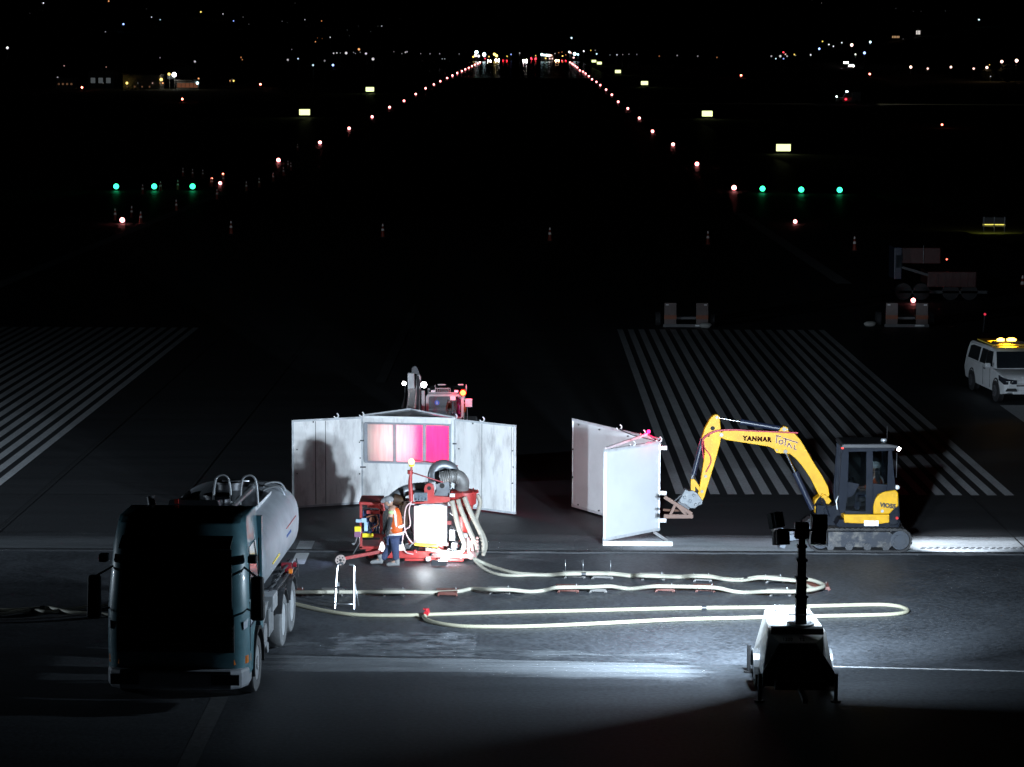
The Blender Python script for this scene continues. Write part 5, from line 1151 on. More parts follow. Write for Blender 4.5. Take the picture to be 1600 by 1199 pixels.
# ================================================================== HOSES AND THEIR TRAYS
HZ = -.035+.04
hm = mat('pale_hose', (.36, .345, .28), .6, var=.08, scale=3, dirt=.15, dirtcol=(.4, .38, .3))
hm2 = mat('cream_hose', (.38, .36, .26), .6, var=.06)
def hose(label, pts, r, m=None, wob=0, z=None, name='hose', n=8, lift=None):
    P = []
    for i, p in enumerate(pts):
        v = G(p[0], p[1], (p[2] if len(p) > 2 else HZ)); P.append(v)
    M = MB(); M.tube(bez(P, n), r, 10); o = M.build(name, m or hm); tag(o, label, 'hose', 'hoses lying on the asphalt')
    Q = bez(P, n); rnd = random.Random(len(pts))
    for k in ([len(Q)//3+rnd.randint(-4, 4)] if len(Q) > 60 else []):
        d = (Q[k+1]-Q[k]).normalized(); C_ = MB(); C_.cyl(Q[k]-d*.05, Q[k]+d*.05, r*1.18, seg=12); c_ = C_.build('coupling', DKMET, None); c_.parent = o
    return o
def mp(x, y): return (700+x/5.333, 860+y/5.333)
def mq(x, y): return (1000+x/5.333, 870+y/5.333)
U = .11
up = [(740, 873, .2), mp(300, 110)+(.06,), mp(420, 155), mp(560, 190), mp(720, 203), mp(860, 205), mp(980, 195, )+(U,), mp(1130, 192)+(U,), mp(1280, 192)+(U,), mp(1380, 195)+(U,), mp(1520, 210), mq(0, 155)+(U,), mq(150, 160)+(U,), mq(330, 166), mq(450, 160)+(U,), mq(590, 165)+(U,), mq(700, 185), mq(840, 192), mq(1000, 170)+(U,), mq(1180, 185)+(U,), mq(1320, 200)+(U,), (1262, 905.5, U), (1281, 911, U), (1287, 915.5, U), (1280, 919, U), (1266, 922, U), mq(1290, 290)+(U,), mq(1200, 290)+(U,), mq(1050, 290)+(U,), mq(900, 298), mq(780, 290), mq(640, 260)+(U,), mq(450, 252)+(U,), mq(280, 248)+(U,), mq(110, 248)+(U,), mp(1540, 320), mp(1450, 315), mp(1350, 300)+(U,), mp(1190, 307)+(U,), mp(1050, 308)+(U,), mp(900, 312)+(U,), mp(800, 335), mp(680, 345), mp(520, 330)+(U,), mp(350, 328)+(U,), mp(200, 322)]
lo = [(752, 923.5, U), (735, 922, U), (715, 924.5, HZ), (680, 926, HZ), (640, 925, U), (600, 925, U), (560, 925.5, HZ), (520, 925, U), (490, 925.5, U), (455, 925.5, .02)]
hose('long pale hose carried on red and white trays, looping back towards the tanker', [(p[0], p[1]) if len(p) == 2 else p for p in up]+lo[2:], .042, n=6)
hose('second pale hose leaving the red machine and bound to the first', [(742, 876, .15), mp(270, 130)+(.06,), mp(350, 180), mp(440, 205), mp(560, 212), mp(700, 207), mp(860, 209)]+[(p[0], p[1]+1.2)+tuple(p[2:]) for p in up[6:16]]+[(mq(700, 190)), mq(840, 200), mq(1000, 180)+(U,), mq(1180, 193)+(U,), (1250, 909, U), (1264, 917, U), (1272, 920, U)], .034, n=6)
hose('thick cream hose looping round the light tower from the tanker wheels', [(452, 942, HZ), (470, 946), (500, 953), (540, 959.5), (580, 961.5), (640, 961.5), (700, 959.5), (800, 956.5), (900, 954.5), (1000, 952), (1100, 950), (1200, 949), (1300, 946.5), (1370, 945), (1400, 947), (1415, 951.5), (1417, 956), (1400, 959.5), (1370, 961), (1300, 962.5), (1220, 964), (1140, 966), (1060, 968), (980, 972), (900, 976), (820, 979), (760, 979.5), (720, 978.5), (690, 975), (670, 970), (663, 965), (665, 961.5, .05)], .040, hm2)
hose('pale hose sagging in a wave out past the far side of the tanker', [(-30, 952), (0, 953.2), (20, 953.6), (45, 952), (72, 949.8), (88, 952.5), (105, 956.5), (125, 958), (150, 959), (172, 961.5), (200, 962)], .038)
hose('pale hose rising under the tanker front from the waving one', [(-30, 961), (0, 960), (20, 957.5), (50, 953.5), (72, 956), (100, 953), (130, 949.5), (165, 946), (200, 943)], .034)
hose('thin grey hose nearest the camera beyond the tanker', [(-30, 969.5), (0, 969), (40, 967.5), (80, 965), (120, 961.5), (150, 961), (175, 960.5)], .022, mat('grey_hose', (.35, .32, .31), .6))
M = MB(); a = G(666, 960, .03); M.cyl(a+Vector((0, 0, -.03)), a+Vector((0, 0, .12)), .035); M.box(a.x-.06, a.x+.06, a.y-.02, a.y+.02, .12, .15); M.cyl(a+Vector((0, -.1, .03)), a+Vector((.02, .1, .03)), .05)
tag(M.build('hose_valve', mat('valve_red', (.5, .02, .03), .4)), 'small red valve joining the cream hose ends on the asphalt', 'valve')
tr_r = mat('tray_red', (.14, .045, .035), .5, dirt=.4, dirtcol=(.12, .08, .07)); tr_w = mat('tray_white', (.17, .165, .16), .5, dirt=.4)
# trays: (near-left x, far-right x, y)
trays = [(955, 1145, 215, mp, 'w', 1), (1180, 1375, 222, mp, 'w', 1), (-5, 205, 178, mq, 'w', 0), (430, 590, 190, mq, 'w', 1), (1030, 1190, 200, mq, 'w', 1),
         (330, 520, 348, mp, 'w', 1), (900, 1090, 332, mp, 'r', 0), (1165, 1320, 335, mp, 'w', 1), (110, 285, 275, mq, 'r', 0), (445, 620, 275, mq, 'r', 0), (1060, 1250, 308, mq, 'w', 0), (1380, 1575, 262, mq, 'r', 0)]
def c1_(x, y): return (400+x/3.2, 840+y/3.2)
trays += [(180, 235, 281, c1_, 'r', 0), (325, 440, 281, c1_, 'w', 0), (630, 745, 282, c1_, 'w', 0), (900, 1010, 282, c1_, 'r', 0)]
TK = {}
for i, (x0, x1, y, f, cc, pin) in enumerate(trays):
    a = G(*f(x0, y), -.035); b = G(*f(x1, y), -.035); m = (a+b)/2
    row = 'farther' if y < 245 and f is not c1_ else 'nearer'
    t = thing('hose_tray', '', 'hose tray', (m.x, m.y, -.035), 'hose trays set along the long hose')
    ln = abs(b.x-a.x)/2; mm = tr_r if cc == 'r' else tr_w
    M = MB(); Z = -.035
    M.hexa([(m.x-ln*.75, m.y-.22, Z+.02), (m.x+ln*.9, m.y-.28, Z+.02), (m.x+ln, m.y+.20, Z+.06), (m.x-ln, m.y+.20, Z+.06), (m.x-ln*.75, m.y-.22, Z+.045), (m.x+ln*.9, m.y-.28, Z+.045), (m.x+ln, m.y+.20, Z+.085), (m.x-ln, m.y+.20, Z+.085)])
    M.bar((m.x-ln*.75, m.y-.23, Z+.06), (m.x+ln*.9, m.y-.29, Z+.06), .02, .05); M.build('tray', mm, t)
    M = MB()
    for s in (-.8, .85): M.box(m.x+ln*s-.02, m.x+ln*s+.02, m.y-.28, m.y+.1, Z, Z+.03); M.cyl((m.x+ln*s, m.y-.28, Z+.03), (m.x+ln*s+.03, m.y-.28, Z+.03), .03, seg=10)
    M.bm.free()
    for s in (-.8, .85): M = MB(); M.box(m.x+ln*s-.02, m.x+ln*s+.02, m.y-.28, m.y+.1, Z, Z+.03); M.cyl((m.x+ln*s, m.y-.28, Z+.03), (m.x+ln*s+.03, m.y-.28, Z+.03), .03, seg=10); M.build('roller_foot', mm, t)
    M = MB()
    h_ = .22 if (pin and f is mp and y < 245) else .0
    for s in ((-.75, .8) if y < 220 and pin else (.8,)): M.cyl((m.x+ln*s, m.y+.12, Z+.05), (m.x+ln*s, m.y+.12, Z+.12+h_), .008, seg=5)
    M.build('pin', STEEL, t)
    TK.setdefault((row, cc), []).append((m.x, t))
# single each tray out by its place in its row
for (row, cc), L in TK.items():
    L.sort(key=lambda q: q[0])
    for i, (_, o) in enumerate(L):
        o['label'] = '%s hose tray, %s of its colour counting from the tanker along the %s hose run' % ('red' if cc == 'r' else 'white', od(i+1), row)
# ================================================================== WHITE PICKUP WITH CANOPY
def car_mats(): return mat('car_white', (.66, .67, .68), .3, var=.03, dirt=.15, coat=.4)
def ute():
    t = thing('pickup_truck', 'white pickup with canopy and glowing amber beacon bar on its roof', 'pickup truck')
    cw = car_mats(); hw = .93
    def shell(M, sec, y0y1=None): pass
    # lower body lofted along y from cross-section stations: (y, half width, z bottom, z belt)
    M = MB(); rings = []
    for y, w_, z0, z1 in ((0, .70, .42, .80), (.08, .84, .36, .92), (.35, .92, .30, 1.02), (1.2, .93, .30, 1.10), (1.5, .93, .30, 1.13), (3.4, .93, .30, 1.14), (5.1, .92, .38, 1.14), (5.25, .90, .45, 1.12)):
        rings.append([M.bm.verts.new(p) for p in ((-w_*.96, y, z0), (w_*.96, y, z0), (w_, y, (z0+z1)/2), (w_*.95, y, z1-.04), (w_*.80, y, z1), (-w_*.80, y, z1), (-w_*.95, y, z1-.04), (-w_, y, (z0+z1)/2))])
    for A, B in zip(rings, rings[1:]):
        for i in range(8): M._f([A[i], A[(i+1) % 8], B[(i+1) % 8], B[i]], True)
    M._f(rings[0][::-1]); M._f(rings[-1]); body = M.build('body', cw, t, .02)
    M = MB(); rings = []
    for y, w_, z1 in ((1.25, .80, 1.14), (1.95, .70, 1.66), (2.4, .70, 1.76), (3.3, .72, 1.76), (3.4, .74, 1.76), (5.0, .76, 1.74), (5.22, .78, 1.5)):
        rings.append([M.bm.verts.new(p) for p in ((-.86, y if y > 1.9 else 1.25, 1.10), (.86, y if y > 1.9 else 1.25, 1.10), (w_, y, z1-.06), (w_*.9, y, z1), (-w_*.9, y, z1), (-w_, y, z1-.06))])
    for A, B in zip(rings, rings[1:]):
        for i in range(6): M._f([A[i], A[(i+1) % 6], B[(i+1) % 6], B[i]], True)
    M._f(rings[0][::-1]); M._f(rings[-1]); M.build('cab_roof', cw, t, .01)
    M = MB(); M.hexa([(-.78, 1.20, 1.13), (.78, 1.20, 1.13), (.78, 1.3, 1.13), (-.78, 1.3, 1.13), (-.64, 1.86, 1.655), (.64, 1.86, 1.655), (.64, 1.94, 1.62), (-.64, 1.94, 1.62)])
    M.build('windscreen', GLASS, t)
    for s in (-1, 1):
        for y0, y1, y2, y3 in ((1.75, 2.5, 2.05, 2.5), (2.6, 3.3, 2.6, 3.28), (3.5, 4.9, 3.5, 4.85)):
            M = MB(); M.hexa([(s*.80, y0, 1.14), (s*.872, y0, 1.14), (s*.872, y1, 1.14), (s*.80, y1, 1.14), (s*.70, y2, 1.64), (s*.762, y2, 1.64), (s*.762, y3, 1.64), (s*.70, y3, 1.64)]); M.build('side_window', mat('ute_glass', (.012, .013, .015), .4, spec=.15), t)
        M = MB(); M.box(s*.925, s*.935, 1.65, 1.66, .4, 1.08); M.box(s*.925, s*.935, 2.58, 2.59, .4, 1.08); M.box(s*.925, s*.95, 2.35, 2.5, .98, 1.02); M.build('door_trim', DKMET, t)
        M = MB(); M.hexa([(s*.42, -.03, .70), (s*.86, .04, .68), (s*.94, .45, .80), (s*.5, .3, .80), (s*.42, -.02, .83), (s*.85, .06, .90), (s*.935, .5, .97), (s*.5, .34, .92)]); hl = M.build('headlight', mat('headlight_dark', (.02, .022, .03), .1), t)
        M = MB(); M.sph((s*.62, .0, .76), .05, (1, .5, 1)); M.sph((s*.76, .03, .79), .045, (1, .5, 1)); M.build('reflector', CHROME, hl)
        M = MB(); M.hexa([(s*.40, -.05, .44), (s*.80, .0, .44), (s*.80, .09, .44), (s*.40, .02, .44), (s*.46, -.05, .55), (s*.74, .0, .55), (s*.74, .09, .55), (s*.46, .02, .55)]); M.build('fog_vent', BLACK, t)
        M = MB(); M.box(s*.93, s*1.12, 1.55, 1.66, 1.12, 1.28); M.build('mirror', cw, t, .03)
        for y in (.85, 4.1):
            M = MB(); M.cyl((s*.72, y, .37), (s*.95, y, .37), .37, seg=26); wl_ = M.build('wheel', BLACK, t)
            M = MB(); M.cyl((s*.94, y, .37), (s*.962, y, .37), .21, seg=20)
            for k in range(6): a_ = 2*math.pi*k/6; M.bar((s*.965, y, .37), (s*.965, y+.21*math.cos(a_), .37+.21*math.sin(a_)), .04)
            M.build('rim', mat('ute_rim', (.14, .14, .15), .4, .5), wl_)
            M = MB(); M.torus((s*.915, y, .40), .41, .03, (1, 0, 0), 20, 6, 0, math.pi*2); M.build('wheel_arch', BLACK, t)
    M = MB(); M.hexa([(-.42, -.01, .62), (.42, -.01, .62), (.42, .04, .62), (-.42, .04, .62), (-.46, .04, .86), (.46, .04, .86), (.46, .09, .86), (-.46, .09, .86)])
    for k in range(4): M.box(-.4, .4, -.02+.012*k, .0+.012*k, .65+k*.05, .665+k*.05)
    M.build('grille', BLACK, t)
    M = MB(); M.box(-.55, .55, -.03, .12, .34, .48); M.build('number_bumper', cw, t, .03)
    M = MB(); M.sph((-.35, 1.9, 1.35), .07, (1, .6, 1.2)); M.sph((-.35, 1.95, 1.22), .09, (1.1, .6, 1)); M.build('windscreen_charm', mat('red_charm', (.4, .03, .03), .5), t)
    # roof: amber bar, canopy roof board with the beacon's light painted in as yellow
    M = MB(); M.box(-.62, .62, 2.5, 4.6, 1.80, 1.84); M.box(-.6, .6, 2.0, 2.4, 1.765, 1.78); M.build('roof_glow_board', mat('roof_painted_amber_light', (.8, .6, .08), .5), t, .01)
    M = MB(); M.box(-.55, .55, 2.7, 2.95, 1.85, 1.93); lb = M.build('beacon_bar', DKMET, t)
    am = emat('amber_lamp', (1, .52, .06), 14, True)
    M = MB(); M.sph((-.25, 2.8, 1.98), .09, (1.6, 1, .8)); M.build('beacon', am, lb); M = MB(); M.sph((.15, 2.85, 1.98), .09, (2, 1, .8)); M.build('beacon', am, lb)
    light('beacon_glow', 'SPOT', (-.1, 2.5, 2.14), t, 150, (1, .5, .05), aim=(-.1, 2.45, 1.7), size=.05, spot=R(92), blend=.3); light('beacon_glow', 'SPOT', (-.1, 3.6, 2.2), t, 150, (1, .55, .05), aim=(-.1, 3.6, 1.7), size=.05, spot=R(92), blend=.3)
    t.scale = (.95, .97, .93); t.location = (16.60, 87.7, 0); t.rotation_euler = (0, 0, R(5)); return t
ute()

# ================================================================== BARRIER TRAILERS, TIPPER, SMALL THINGS IN THE DARK
def marker_trailer(px0, px1, base, label):
    g0 = G(px0, base); g1 = G(px1, base); Y = g0.y; x0, x1 = g0.x, g1.x
    t = thing('board_trailer', label, 'trailer', ((x0+x1)/2, Y, 0), 'board trailers parked at the threshold bars')
    pb = mat('board_grey_pink', (.15, .115, .11), .6, dirt=.2); bnd = mat('board_orange', (.26, .08, .04), .6)
    for s in (0, 1):
        a = x0 if s == 0 else x1-.5
        M = MB(); M.box(a, a+.5, Y, Y+.06, .12, 1.02)
        for k in range(4): M.box(a+.02+k*.12, a+.06+k*.12, Y-.012, Y, .14, 1.0)
        p = M.build('board', pb, t)
        M = MB(); M.box(a-.01, a+.51, Y-.02, Y-.012, .33, .5); M.build('stripe_band', bnd, p)
        M = MB(); M.box(a+.05, a+.18, Y-.03, Y-.01, .92, .97) if s == 0 else M.box(a+.32, a+.45, Y-.03, Y-.01, .92, .97); M.build('reflector', mat('reflector_white', (.85, .8, .8), .3), p)
    M = MB(); M.box(x0-.05, x1+.05, Y-.05, Y+.12, .0, .12); M.box(x0+.5, x1-.5, Y+.3, Y+1.8, .3, .4); M.build('base_beam', mat('beam_grey', (.12, .12, .125), .6), t)
    M = MB(); M.box(x1-.55, x1-.15, Y-.07, Y-.05, .03, .10); M.build('number_plate', WHITE, t)
    for s in (x0-.35, x1+.1):
        M = MB(); M.cyl((s, Y+.6, .3), (s+.2, Y+.6, .3), .3, seg=18); M.build('wheel', BLACK, t)
marker_trailer(1038, 1106, 511, 'trailer with two upright boards banded orange, behind the folding screen'); marker_trailer(1384, 1449, 511, 'trailer with two plain grey boards below the red-lit runway lamp')
for px, py, lb in ((1102, 512.5, 'small pale sandbag at the foot of the orange-banded trailer'), (1359, 510, 'small pale sandbag beside the plain grey board trailer')):
    g = G(px, py); M = MB(); M.sph((0, 0, .1), .26, (1, .6, .45)); M.sph((.12, .05, .13), .16, (1, .8, .5)); o = M.build('sandbag', mat('sandbag', (.35, .35, .33), .9)); o.location = g; tag(o, lb, 'sandbag')
def tipper():
    t = thing('tipper_truck', 'dark red tipper truck with raised bin barely visible in the dark', 'truck', G(1465, 470))
    dr = mat('dark_red_steel', (.05, .006, .005), .5, dirt=.4); Y = t.location.y
    P = lambda x, y: W(x, y, Y)
    def bx(x0, x1, y0, y1, ya, yb, m, nm, par=t): a = P(x0, y1); b = P(x1, y0); M = MB(); M.box(a.x, b.x, ya, yb, max(0, a.z), b.z); return M.build(nm, m, par, .03)
    bn = bx(1449, 1526, 425, 449, Y, Y+2.3, dr, 'bin'); M = MB()
    for k in range(7): a = P(1452+k*11.5, 448); b = P(1452+k*11.5, 427); M.box(a.x, a.x+.06, Y-.05, Y, a.z, b.z)
    M.build('bin_rib', dr, bn)
    bx(1411, 1476, 390, 415, Y+1.2, Y+3.2, dr, 'raised_bin'); c = bx(1399, 1412, 388, 438, Y+.5, Y+2.4, mat('cab_navy', (.02, .025, .05), .4), 'cab')
    M = MB(); a = P(1404, 400); M.box(a.x-.05, a.x+.25, Y+.46, Y+.5, a.z-.6, a.z); M.build('window', GLASS, c)
    bx(1405, 1545, 455, 460, Y+.3, Y+1.8, DKMET, 'chassis')
    M = MB(); M.bar(P(1410, 418), P(1450, 430), .12); M.build('hoist_arm', DKMET, t)
    M = MB(); a = P(1443, 384); b = P(1443, 412); M.tube([b, a], .015); M.build('aerial', GALV, t)
    for x in (1413, 1441, 1487, 1516):
        M = MB(); a = P(x, 462); M.cyl((a.x, Y+.3, .4), (a.x, Y+.6, .4), .4, seg=20); M.build('wheel', BLACK, t)
    M = MB(); a = P(1485, 408); M.sph((a.x, Y+1.1, a.z), .04); M.build('marker_lamp', emat('small_red_lamp', (1, .15, .1), 5), t)
tipper()
M = MB(); a = G(1536, 521); M.bar((a.x, a.y, .05), (a.x+.05, a.y, .75), .05); M.sph((a.x+.05, a.y, .8), .035); M.mi = 0
t = thing('marker_post', 'slim marker post with a faint red lamp behind the pickup', 'marker post', (a.x, a.y, 0)); M.build('post', DKMET, t)
M = MB(); M.sph((a.x+.05, a.y-.05, .8), .05); M.build('lamp', emat('faint_red_lamp', (1, .05, .1), .8), t)

# ================================================================== TRAFFIC CONES
def cone_proto():
    t = thing('traffic_cone', '', 'traffic cone'); o_ = mat('cone_orange', (.28, .035, .012), .5); bd = mat('cone_band_faint_glow', (.88, .88, .88), .4, emit=(1, .93, .9), estr=.012)  # bands glow faintly, emission stands in for lamp light sent back
    M = MB(); M.box(-.19, .19, -.19, .19, 0, .035); M.build('foot', BLACK, t)
    M = MB(); M.lathe((0, 0, 0), [(.145, .035), (.03, .90), (.02, .90)], 18); c = M.build('cone_body', o_, t)
    r = lambda z: .145-.115*(z-.035)/.865+.003
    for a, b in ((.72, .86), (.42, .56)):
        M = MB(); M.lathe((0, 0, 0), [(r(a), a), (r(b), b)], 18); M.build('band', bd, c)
    return t
cones = [((361, 366), 'traffic cone alone on the runway short of the green lamps beside the tanker side edge'), ((598, 371), 'traffic cone standing on the runway behind the white excavator'), ((859, 377), 'traffic cone standing on the runway behind the gap between enclosure and screen'),
         ((1106, 383), 'traffic cone on the runway straight behind the orange-banded trailer'), ((1335, 392), 'traffic cone beside the end of the wide edge stripe'), ((1597, 458), 'traffic cone with red foot beyond the pickup at the frame edge'),
         ((206, 341), 'reddish lit cone just beyond the near red-white edge lamp'), ((180, 345), 'reddish lit cone beside the near red-white edge lamp, away from the runway'), ((220, 350), 'dim cone on the runway side of the near red-white edge lamp'), ((275.5, 330), 'reddish cone between the near edge lamp and the green lamps')]
cones += [((x, y), None) for x, y in ((339, 312), (385, 299), (405, 293), (427, 284), (443, 275), (450, 264), (454.5, 267), (465, 236), (286, 276), (301, 278), (317, 279), (223, 304), (251, 299), (278, 297), (331, 292), (349, 287))]
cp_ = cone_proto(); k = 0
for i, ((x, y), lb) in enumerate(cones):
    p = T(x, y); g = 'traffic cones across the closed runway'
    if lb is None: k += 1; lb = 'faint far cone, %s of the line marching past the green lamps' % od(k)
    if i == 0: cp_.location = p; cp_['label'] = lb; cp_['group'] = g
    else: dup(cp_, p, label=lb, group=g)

# ================================================================== RUNWAY AND AIRFIELD LAMPS
POST = mat('lamp_post_grey', (.12, .12, .12), .6)
def lampset(name, em, r, h, parts=True, cat='runway light'):
    t = thing(name, '', cat)
    M = MB(); M.cyl((0, 0, 0), (0, 0, .03), r*1.3, seg=16); M.cyl((0, 0, .03), (0, 0, h-r*.8), r*.35, seg=10); M.build('stem', POST, t)
    M = MB(); M.sph((0, 0, h), r, (1, 1, 1), 16, 10); M.build('globe', em, t); return t
E_W = emat('edge_lamp', (1, .27, .28), 9); E_G = emat('green_lamp', (.03, 1, .36), 4.5, True); E_R = emat('red_lamp_bright', (1, .18, .12), 16)
def place_lamp(proto, used, px, py, h, label, group, sc=1):
    p = T(px, py+0.0, h*sc); r_ = None
    if not used[0]: proto.location = p; proto.scale = (sc,)*3; proto['label'] = label; proto['group'] = group; used[0] = True; return proto
    return dup(proto, p, label=label, group=group, scale=sc)
L_ = [(435, 250), (500, 222.5), (545.5, 200.5), (581.5, 182.5), (608.7, 167.5), (631.3, 157.5), (649.5, 147), (665, 138), (678, 132), (688, 127), (698.7, 122), (707, 118), (714.5, 114), (721.5, 111), (727, 108.3), (732.5, 106), (737.5, 103.3), (742, 101.2), (746.5, 99.3), (750, 97.5)]
R_ = [(1147, 293), (1089, 256), (1051.6, 225.5), (1019.6, 205), (999, 184.5), (981, 169.5), (966, 159), (956, 148), (947, 140), (938, 133), (932, 128), (925, 124), (920, 119), (915, 115), (911, 112), (906, 110), (902, 105.5), (899, 103), (896, 101), (894, 99.5), (891, 97.5)]
pe = lampset('runway_edge_light', E_W, .22, .32); us = [False]
for nm, row in (('the tanker side row', L_), ('the light tower side row', R_)):
    for i, (x, y) in enumerate(row):
        D = T(x, y, .35).y
        place_lamp(pe, us, x, y, .35, '%s white runway edge lamp outwards in %s' % (od(i+1), nm), 'runway edge lamps in two long rows', 1 if D < 600 else 1.0+(D-600)/1500)
place_lamp(pe, us, 344, 286, .35, 'edge lamp between the green lamps and the row on the tanker side', 'runway edge lamps in two long rows', .7)
place_lamp(pe, us, 191, 343.5, .35, 'bright edge lamp with red rim among reddish cones beside the wide stripe', 'runway edge lamps in two long rows', .8)
place_lamp(pe, us, 1242.5, 346, .35, 'edge lamp short of the middle green lamp on the tower side', 'runway edge lamps in two long rows', .62)
place_lamp(pe, us, 1427, 466.5, .5, 'edge lamp shining above the plain grey board trailer', 'runway edge lamps in two long rows', .5)
pg = lampset('threshold_light', E_G, .24, .4); ug = [False]
for x, y, lb in ((181.5, 291.5, 'green threshold lamp, outermost on the tanker side'), (241, 291.5, 'green threshold lamp, middle of three on the tanker side'), (301, 291.5, 'green threshold lamp, nearest the runway on the tanker side'),
                 (1191.5, 295, 'green threshold lamp, nearest the runway on the tower side'), (1252, 296.5, 'green threshold lamp, middle of three on the tower side'), (1312, 297, 'green threshold lamp, outermost on the tower side')):
    place_lamp(pg, ug, x, y, .4, lb, 'green threshold lamps')
pr = lampset('obstruction_light', E_R, .16, .5, cat='warning light'); ur = [False]
for x, y, s, lb in ((285, 155, 1.3, 'small red warning lamp on the grass before the lit buildings'), (331, 279, .5, 'tiny red lamp on a cone beyond the green lamps'), (348.5, 272, .5, 'tiny red lamp above the edge lamp beside the green lamps'),
                    (1472, 195, .9, 'red warning lamp on the dark grass below the street lamp row'), (1158, 118, 1.8, 'red-white warning lamp on the grass beyond the lit signs'), (1359, 116, 2.0, 'red warning lamp below the roadside poles'), (407, 132, 1.6, 'red lamp between the lit buildings and the runway'), (128, 137, 1.5, 'red lamp by the darkest of the distant buildings')):
    place_lamp(pr, ur, x, y, .5, lb, 'red warning lamps around the airfield', s)

# lit guidance boards
SIGN = emat('lit_sign_face', (.86, 1.0, .42), 1.9, True)
def lit_sign(cx, cy, w_, h_, label):
    p = T(cx, cy+h_/2+2.2); k = p.y/F; hw, hh = w_*k/2, h_*k/2; zc = W(cx, cy, p.y).z
    t = thing('guidance_sign', label, 'airfield sign', p, 'lit guidance signs beside the runway')
    M = MB(); M.box(p.x-hw, p.x+hw, p.y, p.y+.25, zc-hh, zc+hh); M.build('casing', POST, t, .03)
    M = MB(); M.box(p.x-hw*.97, p.x+hw*.97, p.y-.02, p.y-.005, zc-hh*.94, zc+hh*.94); M.build('lit_face', SIGN, t)
    M = MB()
    for s in (-.7, .7): M.cyl((p.x+hw*s, p.y+.12, p.z), (p.x+hw*s, p.y+.12, zc-hh), .05)
    M.build('leg', POST, t)
for a in ((476, 175.5, 17, 9.5, 'lit yellow-green sign, larger of two on the tanker side grass'), (578, 139.8, 13, 7, 'lit yellow-green sign, smaller of two on the tanker side grass'), (1224, 231, 23, 11.5, 'largest lit yellow-green sign, beyond the green lamps on the tower side'),
          (1105, 177.8, 16.5, 9, 'second lit yellow-green sign from the green lamps on the tower side'), (1007, 130, 11, 6, 'third lit yellow-green sign from the green lamps on the tower side'), (965.5, 112, 9, 5, 'fourth lit yellow-green sign from the green lamps on the tower side'),
          (936.5, 98.8, 7.5, 4.2, 'lit yellow-green sign, nearer of the farthest pair'), (928, 95.8, 7, 3.8, 'lit yellow-green sign, farther of the farthest pair')): lit_sign(*a)
# board seen from behind, lighting the grass on its far side
p = G(1553, 363); t = thing('guidance_sign', 'airfield sign seen from behind, glowing yellow onto the grass', 'airfield sign', p)
M = MB(); M.box(p.x-.78, p.x+.78, p.y, p.y+.08, .35, 1.0); M.build('casing', POST, t)
for s in (-.7, 0, .7): M = MB(); M.cyl((p.x+s, p.y-.05, 0), (p.x+s, p.y-.05, 1.05), .035); M.build('leg', GALV, t)
M = MB(); M.box(p.x-.74, p.x+.74, p.y+.085, p.y+.1, .4, .95); M.build('lit_face', SIGN, t)
light('sign_glow', 'AREA', (p.x, p.y+.12, .7), t, 30, (1, .9, .15), aim=(p.x, p.y+1.2, -.1), size=1.5, sizey=.5)

# ================================================================== FAR VEHICLES
def far_car(name, px, py, kind, label, cat, group=None, heading=0, hl=None, rl=None):
    p = T(px, py); t = thing(name, label, cat, (0, 0, 0), group)
    bm_c = mat('far_car_grey', (.12, .12, .13), .4)
    big = kind == 'truck'; L, Wd, Hh = (7, 2.4, 3.0) if big else (4.5, 1.8, 1.5)
    M = MB(); M.prism([(0, .35), (0, .8), (.9, .95), (1.5, 1.45), (3.4, 1.48), (4.3, .95), (L, .9), (L, .35)] if not big else [(0, .5), (0, 1.6), (.3, 2.6), (1.8, 2.7), (1.9, Hh), (L, Hh), (L, .6)], -Wd/2, Wd/2, 'x'); M.build('body', bm_c, t)
    for s in (-1, 1):
        for y in (.9, L-1):
            M = MB(); M.cyl((s*Wd/2-.1*s, y, .35), (s*Wd/2+.02*s, y, .35), .35, seg=14); M.build('wheel', BLACK, t)
        if hl: M = MB(); M.sph((s*Wd*.38, -.05, .72), hl[1]); M.build('headlight', emat(hl[0][0], hl[0][1], hl[0][2]), t)
        if rl: M = MB(); M.sph((s*Wd*.40, (-.05 if rl[2] else L), .8), rl[1]); M.build('tail_light', emat('tail_lamp', (1, .02, .04), 14), t)
    t.location = p; t.rotation_euler = (0, 0, heading); return t
HW = ('headlamp_white', (1, .88, .86), 90); HO = ('headlamp_orange', (1, .55, .30), 40)
g_ = 'vehicles working at the far end of the runway'
for px, py, hl, lb in ((820.5, 97, (HW, .42), 'vehicle with the brightest twin headlamps in the middle of the far runway end'), (777, 96.2, (HW, .40), 'vehicle facing us below the yellow floodlight at the far runway end'), (764.5, 97.4, (HW, .24), 'small vehicle with headlamps beside the tanker-side row at the far end'),
                       (870.5, 97.0, (HO, .36), 'vehicle with orange headlamps near the tower-side end of the far cluster')):
    far_car('work_vehicle', px, py, 'car', lb, 'vehicle', g_, hl=hl)
for px, py, lb in ((833.5, 95.2, 'vehicle showing red tail lamps beside the brightest headlamps'), (789, 97.5, 'vehicle showing a red lamp between two headlamp pairs'), (881, 97.5, 'vehicle with red lamps at the end of the tower-side row')):
    far_car('work_vehicle', px, py, 'truck', lb, 'vehicle', g_, rl=(0, .22, True))
for px, py, lb in ((1322, 100.2, 'car with headlamps on the road, farther of two'), (1330.5, 105.2, 'car with headlamps on the road, nearer of two')):
    far_car('road_car', px, py, 'car', lb, 'car', 'cars on the road below the street lamps', hl=(HW, .34))
